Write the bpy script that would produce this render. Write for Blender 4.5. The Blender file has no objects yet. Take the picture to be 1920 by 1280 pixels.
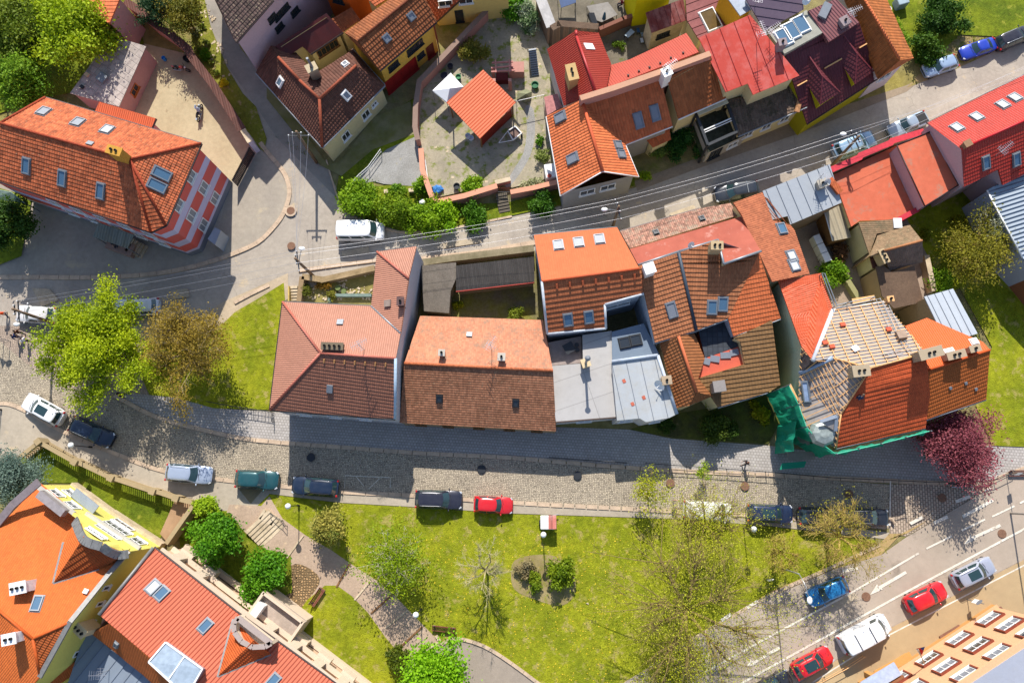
import bpy, bmesh, math, random
import numpy as np
from mathutils import Vector, Matrix, noise
random.seed(7)
SC = bpy.context.scene
R = math.radians
# ---------------------------------------------------------------- camera
CAMH, FPX = 80.0, 1493.0
_d = Vector((38, -275, -FPX)).normalized()          # where straight down lies in the camera's own axes
_rz, _uz, _bz = -_d.x, -_d.y, -_d.z
_rx = math.sqrt(1 - _rz * _rz)
_bx = -_rz * _bz / _rx
_b = Vector((_bx, -math.sqrt(max(0, 1 - _bx * _bx - _bz * _bz)), _bz))
_r = Vector((_rx, 0, _rz))
_u = _b.cross(_r)
CR = Matrix((_r, _u, _b)).transposed()
CP = Vector((0, 0, CAMH))
cam = bpy.data.cameras.new('camera')
camo = bpy.data.objects.new('camera', cam)
SC.collection.objects.link(camo)
camo.matrix_world = Matrix.Translation(CP) @ CR.to_4x4()
cam.sensor_fit = 'HORIZONTAL'; cam.sensor_width = 36.0; cam.lens = 36.0 * FPX / 1920.0
cam.clip_start = 0.5; cam.clip_end = 2000
SC.camera = camo
# ---------------------------------------------------------------- sky and sun
SUN_EL, SUN_AZ = 41.0, 2.5          # elevation; azimuth west of the +Y axis (shadows fall towards -Y, a little +X)
w = bpy.data.worlds.new('World'); SC.world = w; w.use_nodes = True
nt = w.node_tree; nt.nodes.clear()
sky = nt.nodes.new('ShaderNodeTexSky'); sky.sky_type = 'NISHITA'; sky.sun_disc = False
sky.sun_elevation = R(SUN_EL); sky.sun_rotation = R(-SUN_AZ); sky.altitude = 300
bg = nt.nodes.new('ShaderNodeBackground'); bg.inputs[1].default_value = 0.135
wo = nt.nodes.new('ShaderNodeOutputWorld')
nt.links.new(sky.outputs[0], bg.inputs[0]); nt.links.new(bg.outputs[0], wo.inputs[0])
sl = bpy.data.lights.new('sun', 'SUN'); sl.energy = 5.0; sl.angle = R(0.5); sl.color = (1.0, 0.95, 0.87)
so = bpy.data.objects.new('sun', sl); SC.collection.objects.link(so)
_to_sun = Vector((-math.sin(R(SUN_AZ)) * math.cos(R(SUN_EL)), math.cos(R(SUN_AZ)) * math.cos(R(SUN_EL)), math.sin(R(SUN_EL))))
so.rotation_euler = _to_sun.to_track_quat('Z', 'Y').to_euler()
so.location = (0, 60, 90)
SC.view_settings.view_transform = 'Standard'; SC.view_settings.look = 'None'
SC.view_settings.exposure = 0.5; SC.view_settings.gamma = 1.0
SC.cycles.max_bounces = 6; SC.cycles.transparent_max_bounces = 8
try:
    SC.cycles.use_denoising = True
except Exception:
    pass

# ---------------------------------------------------------------- geometry helpers
def ray(px, py):
    return (CR @ Vector(((px - 960) / FPX, -(py - 640) / FPX, -1.0))).normalized()
def P(px, py, z=0.0):
    d = ray(px, py); t = (z - CAMH) / d.z
    return CP + d * t
def onplane(px, py, p0, n):
    d = ray(px, py); return CP + d * ((p0 - CP).dot(n) / d.dot(n))
def link(o):
    SC.collection.objects.link(o); return o
def tag(o, label=None, cat=None, group=None, kind=None):
    if label: o['label'] = label
    if cat: o['category'] = cat
    if group: o['group'] = group
    if kind: o['kind'] = kind
    return o
def empty(name, loc, rz=0.0, label=None, cat=None, group=None):
    o = bpy.data.objects.new(name, None); o.empty_display_size = 0.3
    o.location = loc; o.rotation_euler = (0, 0, rz); link(o)
    return tag(o, label, cat, group)

class MB:
    """collects faces of ONE part; builds one mesh object"""
    def __init__(s): s.v = []; s.f = []; s.m = []; s.col = None
    def add(s, vs, fs, mi=0):
        o = len(s.v); s.v += [Vector(a) for a in vs]
        s.f += [tuple(o + i for i in f) for f in fs]; s.m += [mi] * len(fs); return s
    def poly(s, pts, mi=0): return s.add(pts, [tuple(range(len(pts)))], mi)
    def box(s, c, size, rz=0.0, mi=0, mat=None):
        x, y, z = [a / 2 for a in size]
        vs = [Vector(p) for p in ((-x,-y,-z),(x,-y,-z),(x,y,-z),(-x,y,-z),(-x,-y,z),(x,-y,z),(x,y,z),(-x,y,z))]
        if mat is not None: vs = [mat @ p for p in vs]
        elif rz: vs = [Matrix.Rotation(rz, 3, 'Z') @ p for p in vs]
        c = Vector(c)
        return s.add([p + c for p in vs], [(0,3,2,1),(4,5,6,7),(0,1,5,4),(1,2,6,5),(2,3,7,6),(3,0,4,7)], mi)
    def bar(s, a, b, w, h, up=Vector((0, 0, 1)), mi=0):
        """box from a to b, w wide, h high (height along up)"""
        a, b = Vector(a), Vector(b); x = (b - a); L = x.length
        if L < 1e-5: return s
        x = x / L; y = up.cross(x)
        if y.length < 1e-4: y = Vector((1, 0, 0)).cross(x)
        y.normalize(); z = x.cross(y)
        m = Matrix((x, y, z)).transposed()
        return s.box((a + b) / 2, (L, w, h), mat=m, mi=mi)
    def tube(s, pts, r, n=8, mi=0, cap=True):
        pts = [Vector(p) for p in pts]; k = len(pts); rs = r if isinstance(r, (list, tuple)) else [r] * k
        o = len(s.v); prev = None
        for i, p in enumerate(pts):
            t = (pts[min(i + 1, k - 1)] - pts[max(i - 1, 0)])
            t = t.normalized() if t.length > 1e-7 else Vector((0, 0, 1))
            if prev is None: a = t.orthogonal().normalized()
            else:
                a = prev - t * prev.dot(t); a = a.normalized() if a.length > 1e-5 else t.orthogonal().normalized()
            prev = a; b = t.cross(a)
            for j in range(n):
                q = 2 * math.pi * j / n
                s.v.append(p + (a * math.cos(q) + b * math.sin(q)) * rs[i])
        for i in range(k - 1):
            for j in range(n):
                j2 = (j + 1) % n
                s.f.append((o + i*n + j, o + i*n + j2, o + (i+1)*n + j2, o + (i+1)*n + j)); s.m.append(mi)
        if cap:
            s.f.append(tuple(o + j for j in range(n))[::-1]); s.f.append(tuple(o + (k-1)*n + j for j in range(n))); s.m += [mi, mi]
        return s
    def ball(s, c, r, n=10, mi=0, sc=(1, 1, 1)):
        c = Vector(c); o = len(s.v); rows = max(4, n // 2)
        for i in range(1, rows):
            th = math.pi * i / rows
            for j in range(n):
                q = 2 * math.pi * j / n
                s.v.append(c + Vector((math.sin(th)*math.cos(q)*r*sc[0], math.sin(th)*math.sin(q)*r*sc[1], math.cos(th)*r*sc[2])))
        s.v.append(c + Vector((0, 0, r * sc[2]))); s.v.append(c - Vector((0, 0, r * sc[2])))
        t, b = len(s.v) - 2, len(s.v) - 1
        for i in range(rows - 2):
            for j in range(n):
                j2 = (j + 1) % n
                s.f.append((o+i*n+j, o+(i+1)*n+j, o+(i+1)*n+j2, o+i*n+j2)); s.m.append(mi)
        for j in range(n):
            j2 = (j + 1) % n
            s.f.append((t, o+j, o+j2)); s.f.append((b, o+(rows-2)*n+j2, o+(rows-2)*n+j)); s.m += [mi, mi]
        return s
    def lathe(s, c, prof, n=12, mi=0):
        """prof: list of (r, z) bottom to top, closed with caps"""
        c = Vector(c); o = len(s.v); k = len(prof)
        for (r, z) in prof:
            for j in range(n):
                q = 2 * math.pi * j / n
                s.v.append(c + Vector((r*math.cos(q), r*math.sin(q), z)))
        for i in range(k - 1):
            for j in range(n):
                j2 = (j + 1) % n
                s.f.append((o+i*n+j, o+i*n+j2, o+(i+1)*n+j2, o+(i+1)*n+j)); s.m.append(mi)
        s.f.append(tuple(o+j for j in range(n))[::-1]); s.f.append(tuple(o+(k-1)*n+j for j in range(n))); s.m += [mi, mi]
        return s
    def build(s, name, mats, parent=None, label=None, smooth=False, uv=True, udir=None, bevel=0):
        if not isinstance(mats, (list, tuple)): mats = [mats]
        off = Vector((0, 0, 0)) if parent is None else base_of(parent)
        me = bpy.data.meshes.new(name)
        me.from_pydata([tuple(p - off) for p in s.v], [], s.f)
        for m in mats: me.materials.append(m)
        if len(mats) > 1: me.polygons.foreach_set('material_index', s.m)
        if smooth: me.polygons.foreach_set('use_smooth', [True] * len(me.polygons))
        if uv: face_uv(me, udir)
        me.update()
        o = bpy.data.objects.new(name, me); link(o)
        if parent is not None: o.parent = parent
        if label: o['label'] = label
        if bevel:
            md = o.modifiers.new('bevel', 'BEVEL'); md.width = bevel; md.segments = 2; md.limit_method = 'ANGLE'
        return o
BASES = {}
def base_of(o):
    """world position that a part's mesh is counted from (things sit unrotated while being built)"""
    b = Vector((0, 0, 0))
    while o is not None:
        b += o.location if o.type == 'EMPTY' else Vector((0, 0, 0)); o = o.parent
    return b
def frame_of(n, udir=None):
    h = Vector((0, 0, 1)).cross(n)
    if udir is not None and (abs(n.z) > 0.97 or h.length < 0.02):
        h = Vector(udir); h = h - n * h.dot(n)
    elif h.length < 0.02: h = Vector((1, 0, 0))
    h.normalize(); return h, n.cross(h)
def face_uv(me, udir=None):
    uvl = me.uv_layers.new(name='UVMap'); d = uvl.data
    vs = me.vertices
    for p in me.polygons:
        h, s_ = frame_of(p.normal, udir)
        for li in p.loop_indices:
            co = vs[me.loops[li].vertex_index].co
            d[li].uv = (co.dot(h), co.dot(s_))

# ---------------------------------------------------------------- materials
MATS = {}
class N:
    def __init__(s, name):
        s.m = bpy.data.materials.new(name); s.m.use_nodes = True; s.t = s.m.node_tree; s.t.nodes.clear()
        s.out = s.n('OutputMaterial'); s.b = s.n('BsdfPrincipled'); s.l(s.b, 0, s.out, 0)
    def n(s, ty, **kw):
        x = s.t.nodes.new('ShaderNode' + ty)
        for k, v in kw.items(): setattr(x, k, v)
        return x
    def l(s, a, i, b, j): s.t.links.new(a.outputs[i], b.inputs[j])
    def math(s, op, a, b=None, c=None):
        x = s.n('Math', operation=op)
        for k, v in enumerate((a, b, c)):
            if v is None: continue
            if isinstance(v, (int, float)): x.inputs[k].default_value = v
            else: s.t.links.new(v, x.inputs[k])
        return x.outputs[0]
    def noise(s, vec, scale, detail=4, rough=0.6):
        x = s.n('TexNoise'); x.inputs['Scale'].default_value = scale; x.inputs['Detail'].default_value = detail
        x.inputs['Roughness'].default_value = rough
        if vec is not None: s.t.links.new(vec, x.inputs['Vector'])
        return x.outputs[0]
    def mix(s, fac, a, b, mode='MIX'):
        x = s.n('Mix', data_type='RGBA', blend_type=mode)
        for k, v in ((0, fac), (6, a), (7, b)):
            if isinstance(v, (int, float)): x.inputs[k].default_value = v
            elif isinstance(v, tuple): x.inputs[k].default_value = (*v[:3], 1)
            else: s.t.links.new(v, x.inputs[k])
        return x.outputs[2]
    def ramp(s, fac, a, b):
        return s.mapr(fac, a, b)
    def mapr(s, fac, lo, hi, tlo=0.0, thi=1.0):
        x = s.n('MapRange'); s.t.links.new(fac, x.inputs[0])
        for k, v in zip((1, 2, 3, 4), (lo, hi, tlo, thi)): x.inputs[k].default_value = v
        return x.outputs[0]
    def bump(s, h, dist, strength=1.0):
        x = s.n('Bump'); x.inputs['Strength'].default_value = strength; x.inputs['Distance'].default_value = dist
        s.t.links.new(h, x.inputs['Height']); s.l(x, 0, s.b, 'Normal'); return x
    def setcol(s, c):
        if isinstance(c, tuple): s.b.inputs['Base Color'].default_value = (*c[:3], 1)
        else: s.t.links.new(c, s.b.inputs['Base Color'])
    def rough(s, v, spec=0.3, metal=0.0):
        s.b.inputs['Roughness'].default_value = v; s.b.inputs['Specular IOR Level'].default_value = spec
        s.b.inputs['Metallic'].default_value = metal
def srgb(h):
    """'rrggbb' -> linear"""
    o = []
    for i in (0, 2, 4):
        c = int(h[i:i+2], 16) / 255; o.append(c / 12.92 if c < 0.04045 else ((c + 0.055) / 1.055) ** 2.4)
    return tuple(o)
def cl(c, k): return tuple(min(1, max(0, a * k)) for a in c[:3])
def soft(c, k=0.13):
    l = 0.3*c[0] + 0.59*c[1] + 0.11*c[2]
    return (c[0]*0.97, c[1] + (l - c[1])*k*1.7, c[2] + (l - c[2])*k*0.45) if c[0] > 1.6*c[1] else tuple(a + (l - a)*k for a in c[:3])
def memo(f):
    def g(*a, **k):
        key = (f.__name__, a, tuple(sorted(k.items())))
        if key not in MATS: MATS[key] = f(*a, **k)
        return MATS[key]
    return g
@memo
def plain(name, c, rough=0.6, spec=0.3, metal=0.0, var=0.12, scale=3.0, bump=0.0, bs=20.0):
    q = N(name); g = q.n('NewGeometry')
    if var:
        f = q.noise(g.outputs[0], scale, 5)
        q.setcol(q.mix(q.mapr(f, 0.35, 0.65), cl(c, 1 - var), cl(c, 1 + var)))
    else: q.setcol(c)
    if bump: q.bump(q.noise(g.outputs[0], bs, 4), bump)
    q.rough(rough, spec, metal); return q.m
@memo
def tile(name, c, var=0.25, w=0.25, h=0.42, dirt=0.0, dcol=(0.05, 0.045, 0.035), amp=0.03, rough=0.75, patch=0.15, lich=0.0, flat=False):
    """roof tiles: u along the eave, v up the slope, in metres"""
    c = soft(c); q = N(name); uv = q.n('UVMap'); sp = q.n('SeparateXYZ'); q.l(uv, 0, sp, 0)
    g = q.n('NewGeometry').outputs[0]
    u = q.math('DIVIDE', sp.outputs[0], w); v = q.math('DIVIDE', sp.outputs[1], h)
    cb = q.n('CombineXYZ'); q.t.links.new(q.math('FLOOR', u), cb.inputs[0]); q.t.links.new(q.math('FLOOR', v), cb.inputs[1])
    wn = q.n('TexWhiteNoise', noise_dimensions='2D'); q.l(cb, 0, wn, 0)
    col = q.mix(wn.outputs[0], cl(c, 1 - var), cl(c, 1 + var))
    big = q.noise(g, 0.45, 5, 0.65)
    col = q.mix(q.mapr(big, 0.35, 0.7, 0, 1), col, cl(c, 1 - patch) , 'MIX') if patch == 0 else q.mix(q.mapr(big, 0.3, 0.7), q.mix(1.0, col, (1 - patch,) * 3, 'MULTIPLY'), q.mix(1.0, col, (1 + patch, 1 + patch, 1 + patch), 'MULTIPLY'))
    if dirt:
        col = q.mix(q.math('MULTIPLY', q.mapr(q.noise(g, 1.3, 10, 0.8), 0.5, 0.6), dirt), col, dcol)
    if lich:
        col = q.mix(q.math('MULTIPLY', q.mapr(q.noise(g, 5.0, 6, 0.8), 0.56, 0.66), lich), col, srgb('c9b893'))
    q.setcol(col)
    fu = q.math('FRACT', u)
    wave = q.math('ABSOLUTE', q.math('SINE', q.math('MULTIPLY', fu, math.pi)))
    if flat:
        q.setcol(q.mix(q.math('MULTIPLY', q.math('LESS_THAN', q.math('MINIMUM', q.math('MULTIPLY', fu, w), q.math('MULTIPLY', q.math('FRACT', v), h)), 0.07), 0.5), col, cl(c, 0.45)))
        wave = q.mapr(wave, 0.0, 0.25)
    hgt = q.math('ADD', wave, q.math('MULTIPLY', q.noise(g, 9.0, 4), 0.5))
    q.bump(hgt, amp); q.rough(rough, 0.25); return q.m
@memo
def seam(name, c, w=0.6, var=0.12, dirt=0.15, dcol=(0.25, 0.2, 0.12), rough=0.45, metal=0.15, wave=0.0, sp_=0.25):
    """sheet metal; wave>0 = corrugated with that depth"""
    c = soft(c); q = N(name); uv = q.n('UVMap'); sp = q.n('SeparateXYZ'); q.l(uv, 0, sp, 0)
    g = q.n('NewGeometry').outputs[0]
    u = q.math('DIVIDE', sp.outputs[0], w)
    wn = q.n('TexWhiteNoise', noise_dimensions='1D'); q.t.links.new(q.math('FLOOR', u), wn.inputs['W'])
    col = q.mix(wn.outputs[0], cl(c, 1 - var), cl(c, 1 + var))
    col = q.mix(q.math('MULTIPLY', q.mapr(q.noise(g, 0.8, 7, 0.7), 0.45, 0.7), dirt), col, dcol)
    q.setcol(col)
    if wave:
        wv = q.math('SINE', q.math('MULTIPLY', sp.outputs[0], 2 * math.pi / w))
        q.bump(q.math('ADD', wv, q.math('MULTIPLY', q.noise(g, 4, 3), 0.3)), wave)
    else: q.bump(q.noise(g, 1.5, 4), 0.02)
    q.rough(rough, sp_, metal); return q.m
@memo
def plaster(name, c, stain=0.35, dcol=None):
    q = N(name); g = q.n('NewGeometry').outputs[0]
    a = q.noise(g, 0.7, 7, 0.7); b = q.noise(g, 6.0, 5, 0.6)
    col = q.mix(q.mapr(b, 0.3, 0.7), cl(c, 0.93), cl(c, 1.05))
    col = q.mix(q.math('MULTIPLY', q.mapr(a, 0.5, 0.75), stain), col, dcol or cl(c, 0.6))
    q.setcol(col); q.bump(q.noise(g, 25, 4), 0.01); q.rough(0.9, 0.15); return q.m
@memo
def bands(name, stops, top):
    q = N(name); gn = q.n('NewGeometry'); sp = q.n('SeparateXYZ'); q.l(gn, 0, sp, 0)
    r = q.n('ValToRGB'); r.color_ramp.interpolation = 'CONSTANT'
    q.t.links.new(q.math('DIVIDE', sp.outputs[2], top), r.inputs[0])
    e = r.color_ramp.elements
    while len(e) < len(stops): e.new(0.5)
    for k, (z, c) in enumerate(stops): e[k].position = z / top; e[k].color = (*c, 1)
    col = q.mix(q.math('MULTIPLY', q.mapr(q.noise(gn.outputs[0], 1.2, 6), 0.5, 0.8), 0.25), r.outputs[0], (0.3, 0.25, 0.25))
    q.setcol(col); q.rough(0.9, 0.15); return q.m
@memo
def ground(name, c1, c2, s1=0.25, s2=3.0, c3=None, t3=0.6, bump=0.02, bs=14.0, rough=0.95, crack=0.0, grain=0.12):
    q = N(name); g = q.n('NewGeometry').outputs[0]
    a = q.mapr(q.noise(g, s1, 8, 0.62), 0.35, 0.65); b = q.noise(g, s2, 7, 0.7)
    col = q.mix(a, c1, c2)
    col = q.mix(q.mapr(b, 0.3, 0.7), q.mix(1.0, col, (1 - grain,) * 3, 'MULTIPLY'), q.mix(1.0, col, (1 + grain,) * 3, 'MULTIPLY'))
    fine = q.noise(g, 30.0, 3, 0.7)
    col = q.mix(q.mapr(fine, 0.3, 0.7), q.mix(1.0, col, (1 - grain,) * 3, 'MULTIPLY'), q.mix(1.0, col, (1 + grain,) * 3, 'MULTIPLY'))
    if c3:
        col = q.mix(q.mapr(q.noise(g, s1 * 2.7, 8, 0.7), t3, t3 + 0.09), col, c3)
    if crack:
        wv = q.n('TexNoise'); wv.inputs['Scale'].default_value = 0.9; q.t.links.new(g, wv.inputs['Vector'])
        dm = q.n('Mix', data_type='VECTOR'); dm.inputs[0].default_value = 0.25
        q.t.links.new(g, dm.inputs[4]); q.l(wv, 1, dm, 5)
        vo = q.n('TexVoronoi', feature='DISTANCE_TO_EDGE'); vo.inputs['Scale'].default_value = 0.33
        q.l(dm, 1, vo, 'Vector')
        m = q.math('LESS_THAN', vo.outputs[0], 0.005)
        m = q.math('MULTIPLY', m, q.math('GREATER_THAN', q.noise(g, 0.2, 2), 0.5))
        col = q.mix(q.math('MULTIPLY', m, crack), col, cl(c1, 0.6))
    q.setcol(col); q.bump(q.noise(g, bs, 5, 0.7), bump); q.rough(rough, 0.15); return q.m
@memo
def stones(name, c1, c2, joint, sx=7.0, sy=7.0, rot=0.0, jw=0.06, bump=0.03, big=0.2, brick=False, bw=0.2, bh=0.1):
    q = N(name); g = q.n('NewGeometry').outputs[0]
    mp = q.n('Mapping'); q.t.links.new(g, mp.inputs[0]); mp.inputs['Rotation'].default_value = (0, 0, rot)
    a = q.mapr(q.noise(g, 0.25, 7, 0.7), 0.35, 0.65)
    if brick:
        bt = q.n('TexBrick'); q.l(mp, 0, bt, 0); bt.inputs['Scale'].default_value = 1.0
        bt.inputs['Brick Width'].default_value = bw; bt.inputs['Row Height'].default_value = bh
        bt.inputs['Mortar Size'].default_value = jw; bt.inputs['Mortar Smooth'].default_value = 0.3
        bt.inputs[1].default_value = (*c1, 1); bt.inputs[2].default_value = (*c2, 1); bt.inputs[3].default_value = (*joint, 1)
        col = bt.outputs[0]; hgt = q.math('SUBTRACT', 1.0, bt.outputs[1])
    else:
        mp.inputs['Scale'].default_value = (sx, sy, 1)
        vo = q.n('TexVoronoi'); q.l(mp, 0, vo, 'Vector'); vo.inputs['Scale'].default_value = 1.0; vo.inputs['Randomness'].default_value = 0.55
        ve = q.n('TexVoronoi', feature='DISTANCE_TO_EDGE'); q.l(mp, 0, ve, 'Vector'); ve.inputs['Scale'].default_value = 1.0; ve.inputs['Randomness'].default_value = 0.55
        sv = q.n('SeparateColor'); q.l(vo, 1, sv, 0)
        col = q.mix(sv.outputs[0], c1, c2)
        jm = q.mapr(ve.outputs[0], jw * 0.5, jw * 1.5)
        col = q.mix(jm, joint, col); hgt = jm
    col = q.mix(a, q.mix(1.0, col, (1 - big,) * 3, 'MULTIPLY'), q.mix(1.0, col, (1 + big,) * 3, 'MULTIPLY'))
    q.setcol(col); q.bump(q.math('ADD', hgt, q.math('MULTIPLY', q.noise(g, 12, 3), 0.4)), bump); q.rough(0.85, 0.25); return q.m
@memo
def leafmat(name, c1, c2, trans=0.35, rough=0.6):
    q = N(name); at = q.n('Attribute', attribute_name='tint')
    col = q.mix(at.outputs[2], c1, c2); q.setcol(col); q.rough(rough, 0.25)
    tr = q.n('BsdfTranslucent'); q.t.links.new(col, tr.inputs[0])
    mx = q.n('MixShader'); mx.inputs[0].default_value = trans
    q.l(q.b, 0, mx, 1); q.l(tr, 0, mx, 2); q.l(mx, 0, q.out, 0); return q.m
@memo
def glass(name='window glass', c=(0.03, 0.06, 0.1), rough=0.05, spec=0.9):
    q = N(name); q.setcol(c); q.rough(rough, spec); q.b.inputs['IOR'].default_value = 1.5; return q.m
@memo
def paint(name, c, metal=0.0, rough=0.3):
    q = N(name); g = q.n('NewGeometry').outputs[0]
    q.setcol(q.mix(q.mapr(q.noise(g, 2.0, 6), 0.3, 0.8), c, tuple(a * 0.9 + 0.02 for a in c)))
    q.rough(rough, 0.5, metal); q.b.inputs['Coat Weight'].default_value = 0.7; q.b.inputs['Coat Roughness'].default_value = 0.06; return q.m

# ---------------------------------------------------------------- roofs and houses
def clipv(poly, lim, keep_above):
    out = []; n = len(poly)
    for i in range(n):
        a, b = poly[i], poly[(i + 1) % n]
        ina = a[2] >= lim if keep_above else a[2] <= lim
        inb = b[2] >= lim if keep_above else b[2] <= lim
        if ina: out.append(a)
        if ina != inb:
            t = (lim - a[2]) / (b[2] - a[2])
            out.append((a[0].lerp(b[0], t), a[1] + (b[1] - a[1]) * t, lim))
    return out
def newell(pts):
    n = Vector((0, 0, 0))
    for i in range(len(pts)):
        a, b = pts[i], pts[(i + 1) % len(pts)]
        n += Vector(((a.y - b.y) * (a.z + b.z), (a.z - b.z) * (a.x + b.x), (a.x - b.x) * (a.y + b.y)))
    n.normalize(); return n if n.z > 0 else -n
def slope(mb, pts, h=0.42, t=0.045, thick=0.14, mi=0, under=1, ribs=0.0, udir=None, rmi=None):
    """one roof slope: courses of real thickness, ribs for standing seams, a closed underside"""
    n = newell(pts)
    a = sum((p for p in pts), Vector()) / len(pts)
    # counter-clockwise seen from above
    ar = sum(pts[i].x * pts[(i+1) % len(pts)].y - pts[(i+1) % len(pts)].x * pts[i].y for i in range(len(pts)))
    if ar < 0: pts = pts[::-1]
    hx, sx = frame_of(n, udir)
    dat = [(p, p.dot(hx), p.dot(sx)) for p in pts]
    if t > 0:
        v0 = min(d[2] for d in dat); v1 = max(d[2] for d in dat)
        k = 0
        while v0 + k * h < v1 - 1e-4:
            lo, hi = v0 + k * h, v0 + (k + 1) * h
            pl = clipv(clipv(dat, lo, True), hi, False)
            if len(pl) >= 3:
                top = [d[0] + n * (t * (1 - (d[2] - lo) / h)) for d in pl]
                mb.poly(top, mi)
                for i in range(len(pl)):
                    j = (i + 1) % len(pl)
                    if abs(pl[i][2] - lo) < 1e-5 and abs(pl[j][2] - lo) < 1e-5:
                        mb.poly([pl[i][0] - n * 0.01, pl[j][0] - n * 0.01, top[j], top[i]], mi)
            k += 1
    else: mb.poly(pts, mi)
    low = [p - n * thick for p in pts]
    mb.poly(low[::-1], mi)
    for i in range(len(pts)):
        j = (i + 1) % len(pts); mb.poly([low[i], low[j], pts[j], pts[i]], mi)
    if ribs:
        us = [d[1] for d in dat]; u = min(us) + ribs * 0.5
        sw = [(d[0], d[2], d[1]) for d in dat]
        while u < max(us):
            xs = []
            for i in range(len(sw)):
                p, q = sw[i], sw[(i + 1) % len(sw)]
                if (p[2] - u) * (q[2] - u) < 0: xs.append(p[0].lerp(q[0], (u - p[2]) / (q[2] - p[2])))
            for i in range(0, len(xs) - 1, 2): mb.bar(xs[i] + n*0.02, xs[i+1] + n*0.02, 0.035, 0.07, n, mi if rmi is None else rmi)
            u += ribs
    return n

class House:
    def __init__(s, name, label, cat, V, walls, wmat, ov=0.35, foot=None, group=None, topdrop=0.12, base=0.0, pitch=0.82):
        lo = min(v[2] for v in V.values()); V = {k: (v[0], v[1], lo + (v[2] - lo)*pitch) for k, v in V.items()}
        s.px = dict(V); s.V = {k: P(*v) for k, v in V.items()}; s.walled = False
        s.wargs = (walls, wmat, ov, topdrop, base)
        c = sum(s.V.values(), Vector()) / len(s.V)
        s.c = Vector((c.x, c.y, base))
        s.root = empty(name, s.c, 0, label, cat, group)
        s.roofn = 0; s.faces = {}; s.mb = MB(); s.mats = []
    def relax(s, faces):
        """make the slopes plane, each corner staying on its own line of sight"""
        z0 = {k: s.V[k].z for f in faces for k in f}
        for _ in range(40):
            acc = {}
            for f in faces:
                pts = [s.V[k] for k in f]; n = newell(pts); c = sum(pts, Vector()) / len(pts)
                for k in f: acc.setdefault(k, []).append(onplane(s.px[k][0], s.px[k][1], c, n).z)
            dz = sum(sum(zs)/len(zs) - z0[k] for k, zs in acc.items()) / len(acc)
            for k, zs in acc.items():
                z = sum(zs) / len(zs) - dz; s.V[k] = P(s.px[k][0], s.px[k][1], max(z, 1.0))
    def build_walls(s):
        walls, wmat, ov, topdrop, base = s.wargs; s.walled = True
        loop = [s.V[k] for k in walls]
        ar = sum(loop[i].x * loop[(i+1) % len(loop)].y - loop[(i+1) % len(loop)].x * loop[i].y for i in range(len(loop)))
        keys = list(walls)
        if ar < 0: loop = loop[::-1]; keys = keys[::-1]
        n = len(loop); ins = []
        for i in range(n):      # inset each corner along its bisector
            a, b, d = loop[i-1], loop[i], loop[(i+1) % n]
            e1 = (b - a); e1.z = 0; e2 = (d - b); e2.z = 0
            e1 = e1.normalized() if e1.length > 1e-6 else Vector((1,0,0)); e2 = e2.normalized() if e2.length > 1e-6 else e1
            n1 = Vector((-e1.y, e1.x, 0)); n2 = Vector((-e2.y, e2.x, 0)); m = n1 + n2
            m = m.normalized() if m.length > 0.2 else n1
            k = ov / max(0.4, m.dot(n1)); q = b + m * k; ins.append(Vector((q.x, q.y, b.z - topdrop)))
        s.ins = dict(zip(keys, ins)); s.keys = keys
        mb = MB()
        for i in range(n):
            a, b = ins[i], ins[(i+1) % n]
            mb.poly([Vector((a.x, a.y, base)), Vector((b.x, b.y, base)), b, a])
        s.wall = mb.build('wall', wmat, s.root)
    def roof(s, faces, mat, h=0.42, t=0.045, thick=0.14, ribs=0.0, udir=None, name='roof', rmat=None, also=()):
        mb = MB()
        if not s.walled: s.relax(list(faces) + list(also)); s.build_walls()
        for f in faces:
            pts = [s.V[k] for k in f]; s.faces[''.join(f) if isinstance(f, str) else '.'.join(f)] = (pts[0], newell(pts))
            slope(mb, pts, h, t, thick, ribs=ribs, udir=udir, rmi=1 if rmat else None)
        o = mb.build(name, [mat] + ([rmat] if rmat else []), s.root, udir=udir); s.r = o; return o
    def edge(s, pairs, mat, r=0.13, name='ridge_cap', dz=0.04, n=8):
        for p in pairs:
            a, b = s.V[p[0]], s.V[p[1]]
            MB().tube([a + Vector((0,0,dz)), b + Vector((0,0,dz))], r, n).build(name, mat, s.root, smooth=True)
    def gutter(s, pairs, mat, r=0.09):
        for p in pairs:
            a, b = s.V[p[0]].copy(), s.V[p[1]].copy(); m = (a + b) / 2 - s.c; m.z = 0
            d = (b - a).cross(Vector((0,0,1))).normalized()
            if d.dot(m) < 0: d = -d
            MB().tube([a + d*0.05 - Vector((0,0,0.1)), b + d*0.05 - Vector((0,0,0.1))], r, 6).build('gutter', mat, s.root)
    def plane(s, f): return s.faces[f]
    def skylight(s, px, py, f, w=0.8, h=1.2, frame=None, pane=None, ang=0.0, up=0.16, blind=None):
        p0, n = s.faces[f]; p = onplane(px, py, p0, n); hx, sx = frame_of(n)
        if ang: q = Matrix.Rotation(ang, 3, n); hx = q @ hx; sx = q @ sx
        m = Matrix((hx, sx, n)).transposed(); p = p + n * 0.05
        mb = MB()
        for sgn in (-1, 1):
            mb.box(p + hx * (sgn * (w/2 - 0.05)) + n*up/2, (0.1, h, up), mat=m)
            mb.box(p + sx * (sgn * (h/2 - 0.05)) + n*up/2, (w - 0.2, 0.1, up), mat=m)
        mb.box(p - n*0.0, (w + 0.12, h + 0.16, 0.05), mat=m)
        fo = mb.build('roof_window', frame or GREYM, s.root)
        MB().box(p + n*(up*0.55), (w - 0.2, h - 0.2, 0.02), mat=m).build('pane', pane or BLUEG, fo)
        return fo
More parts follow.
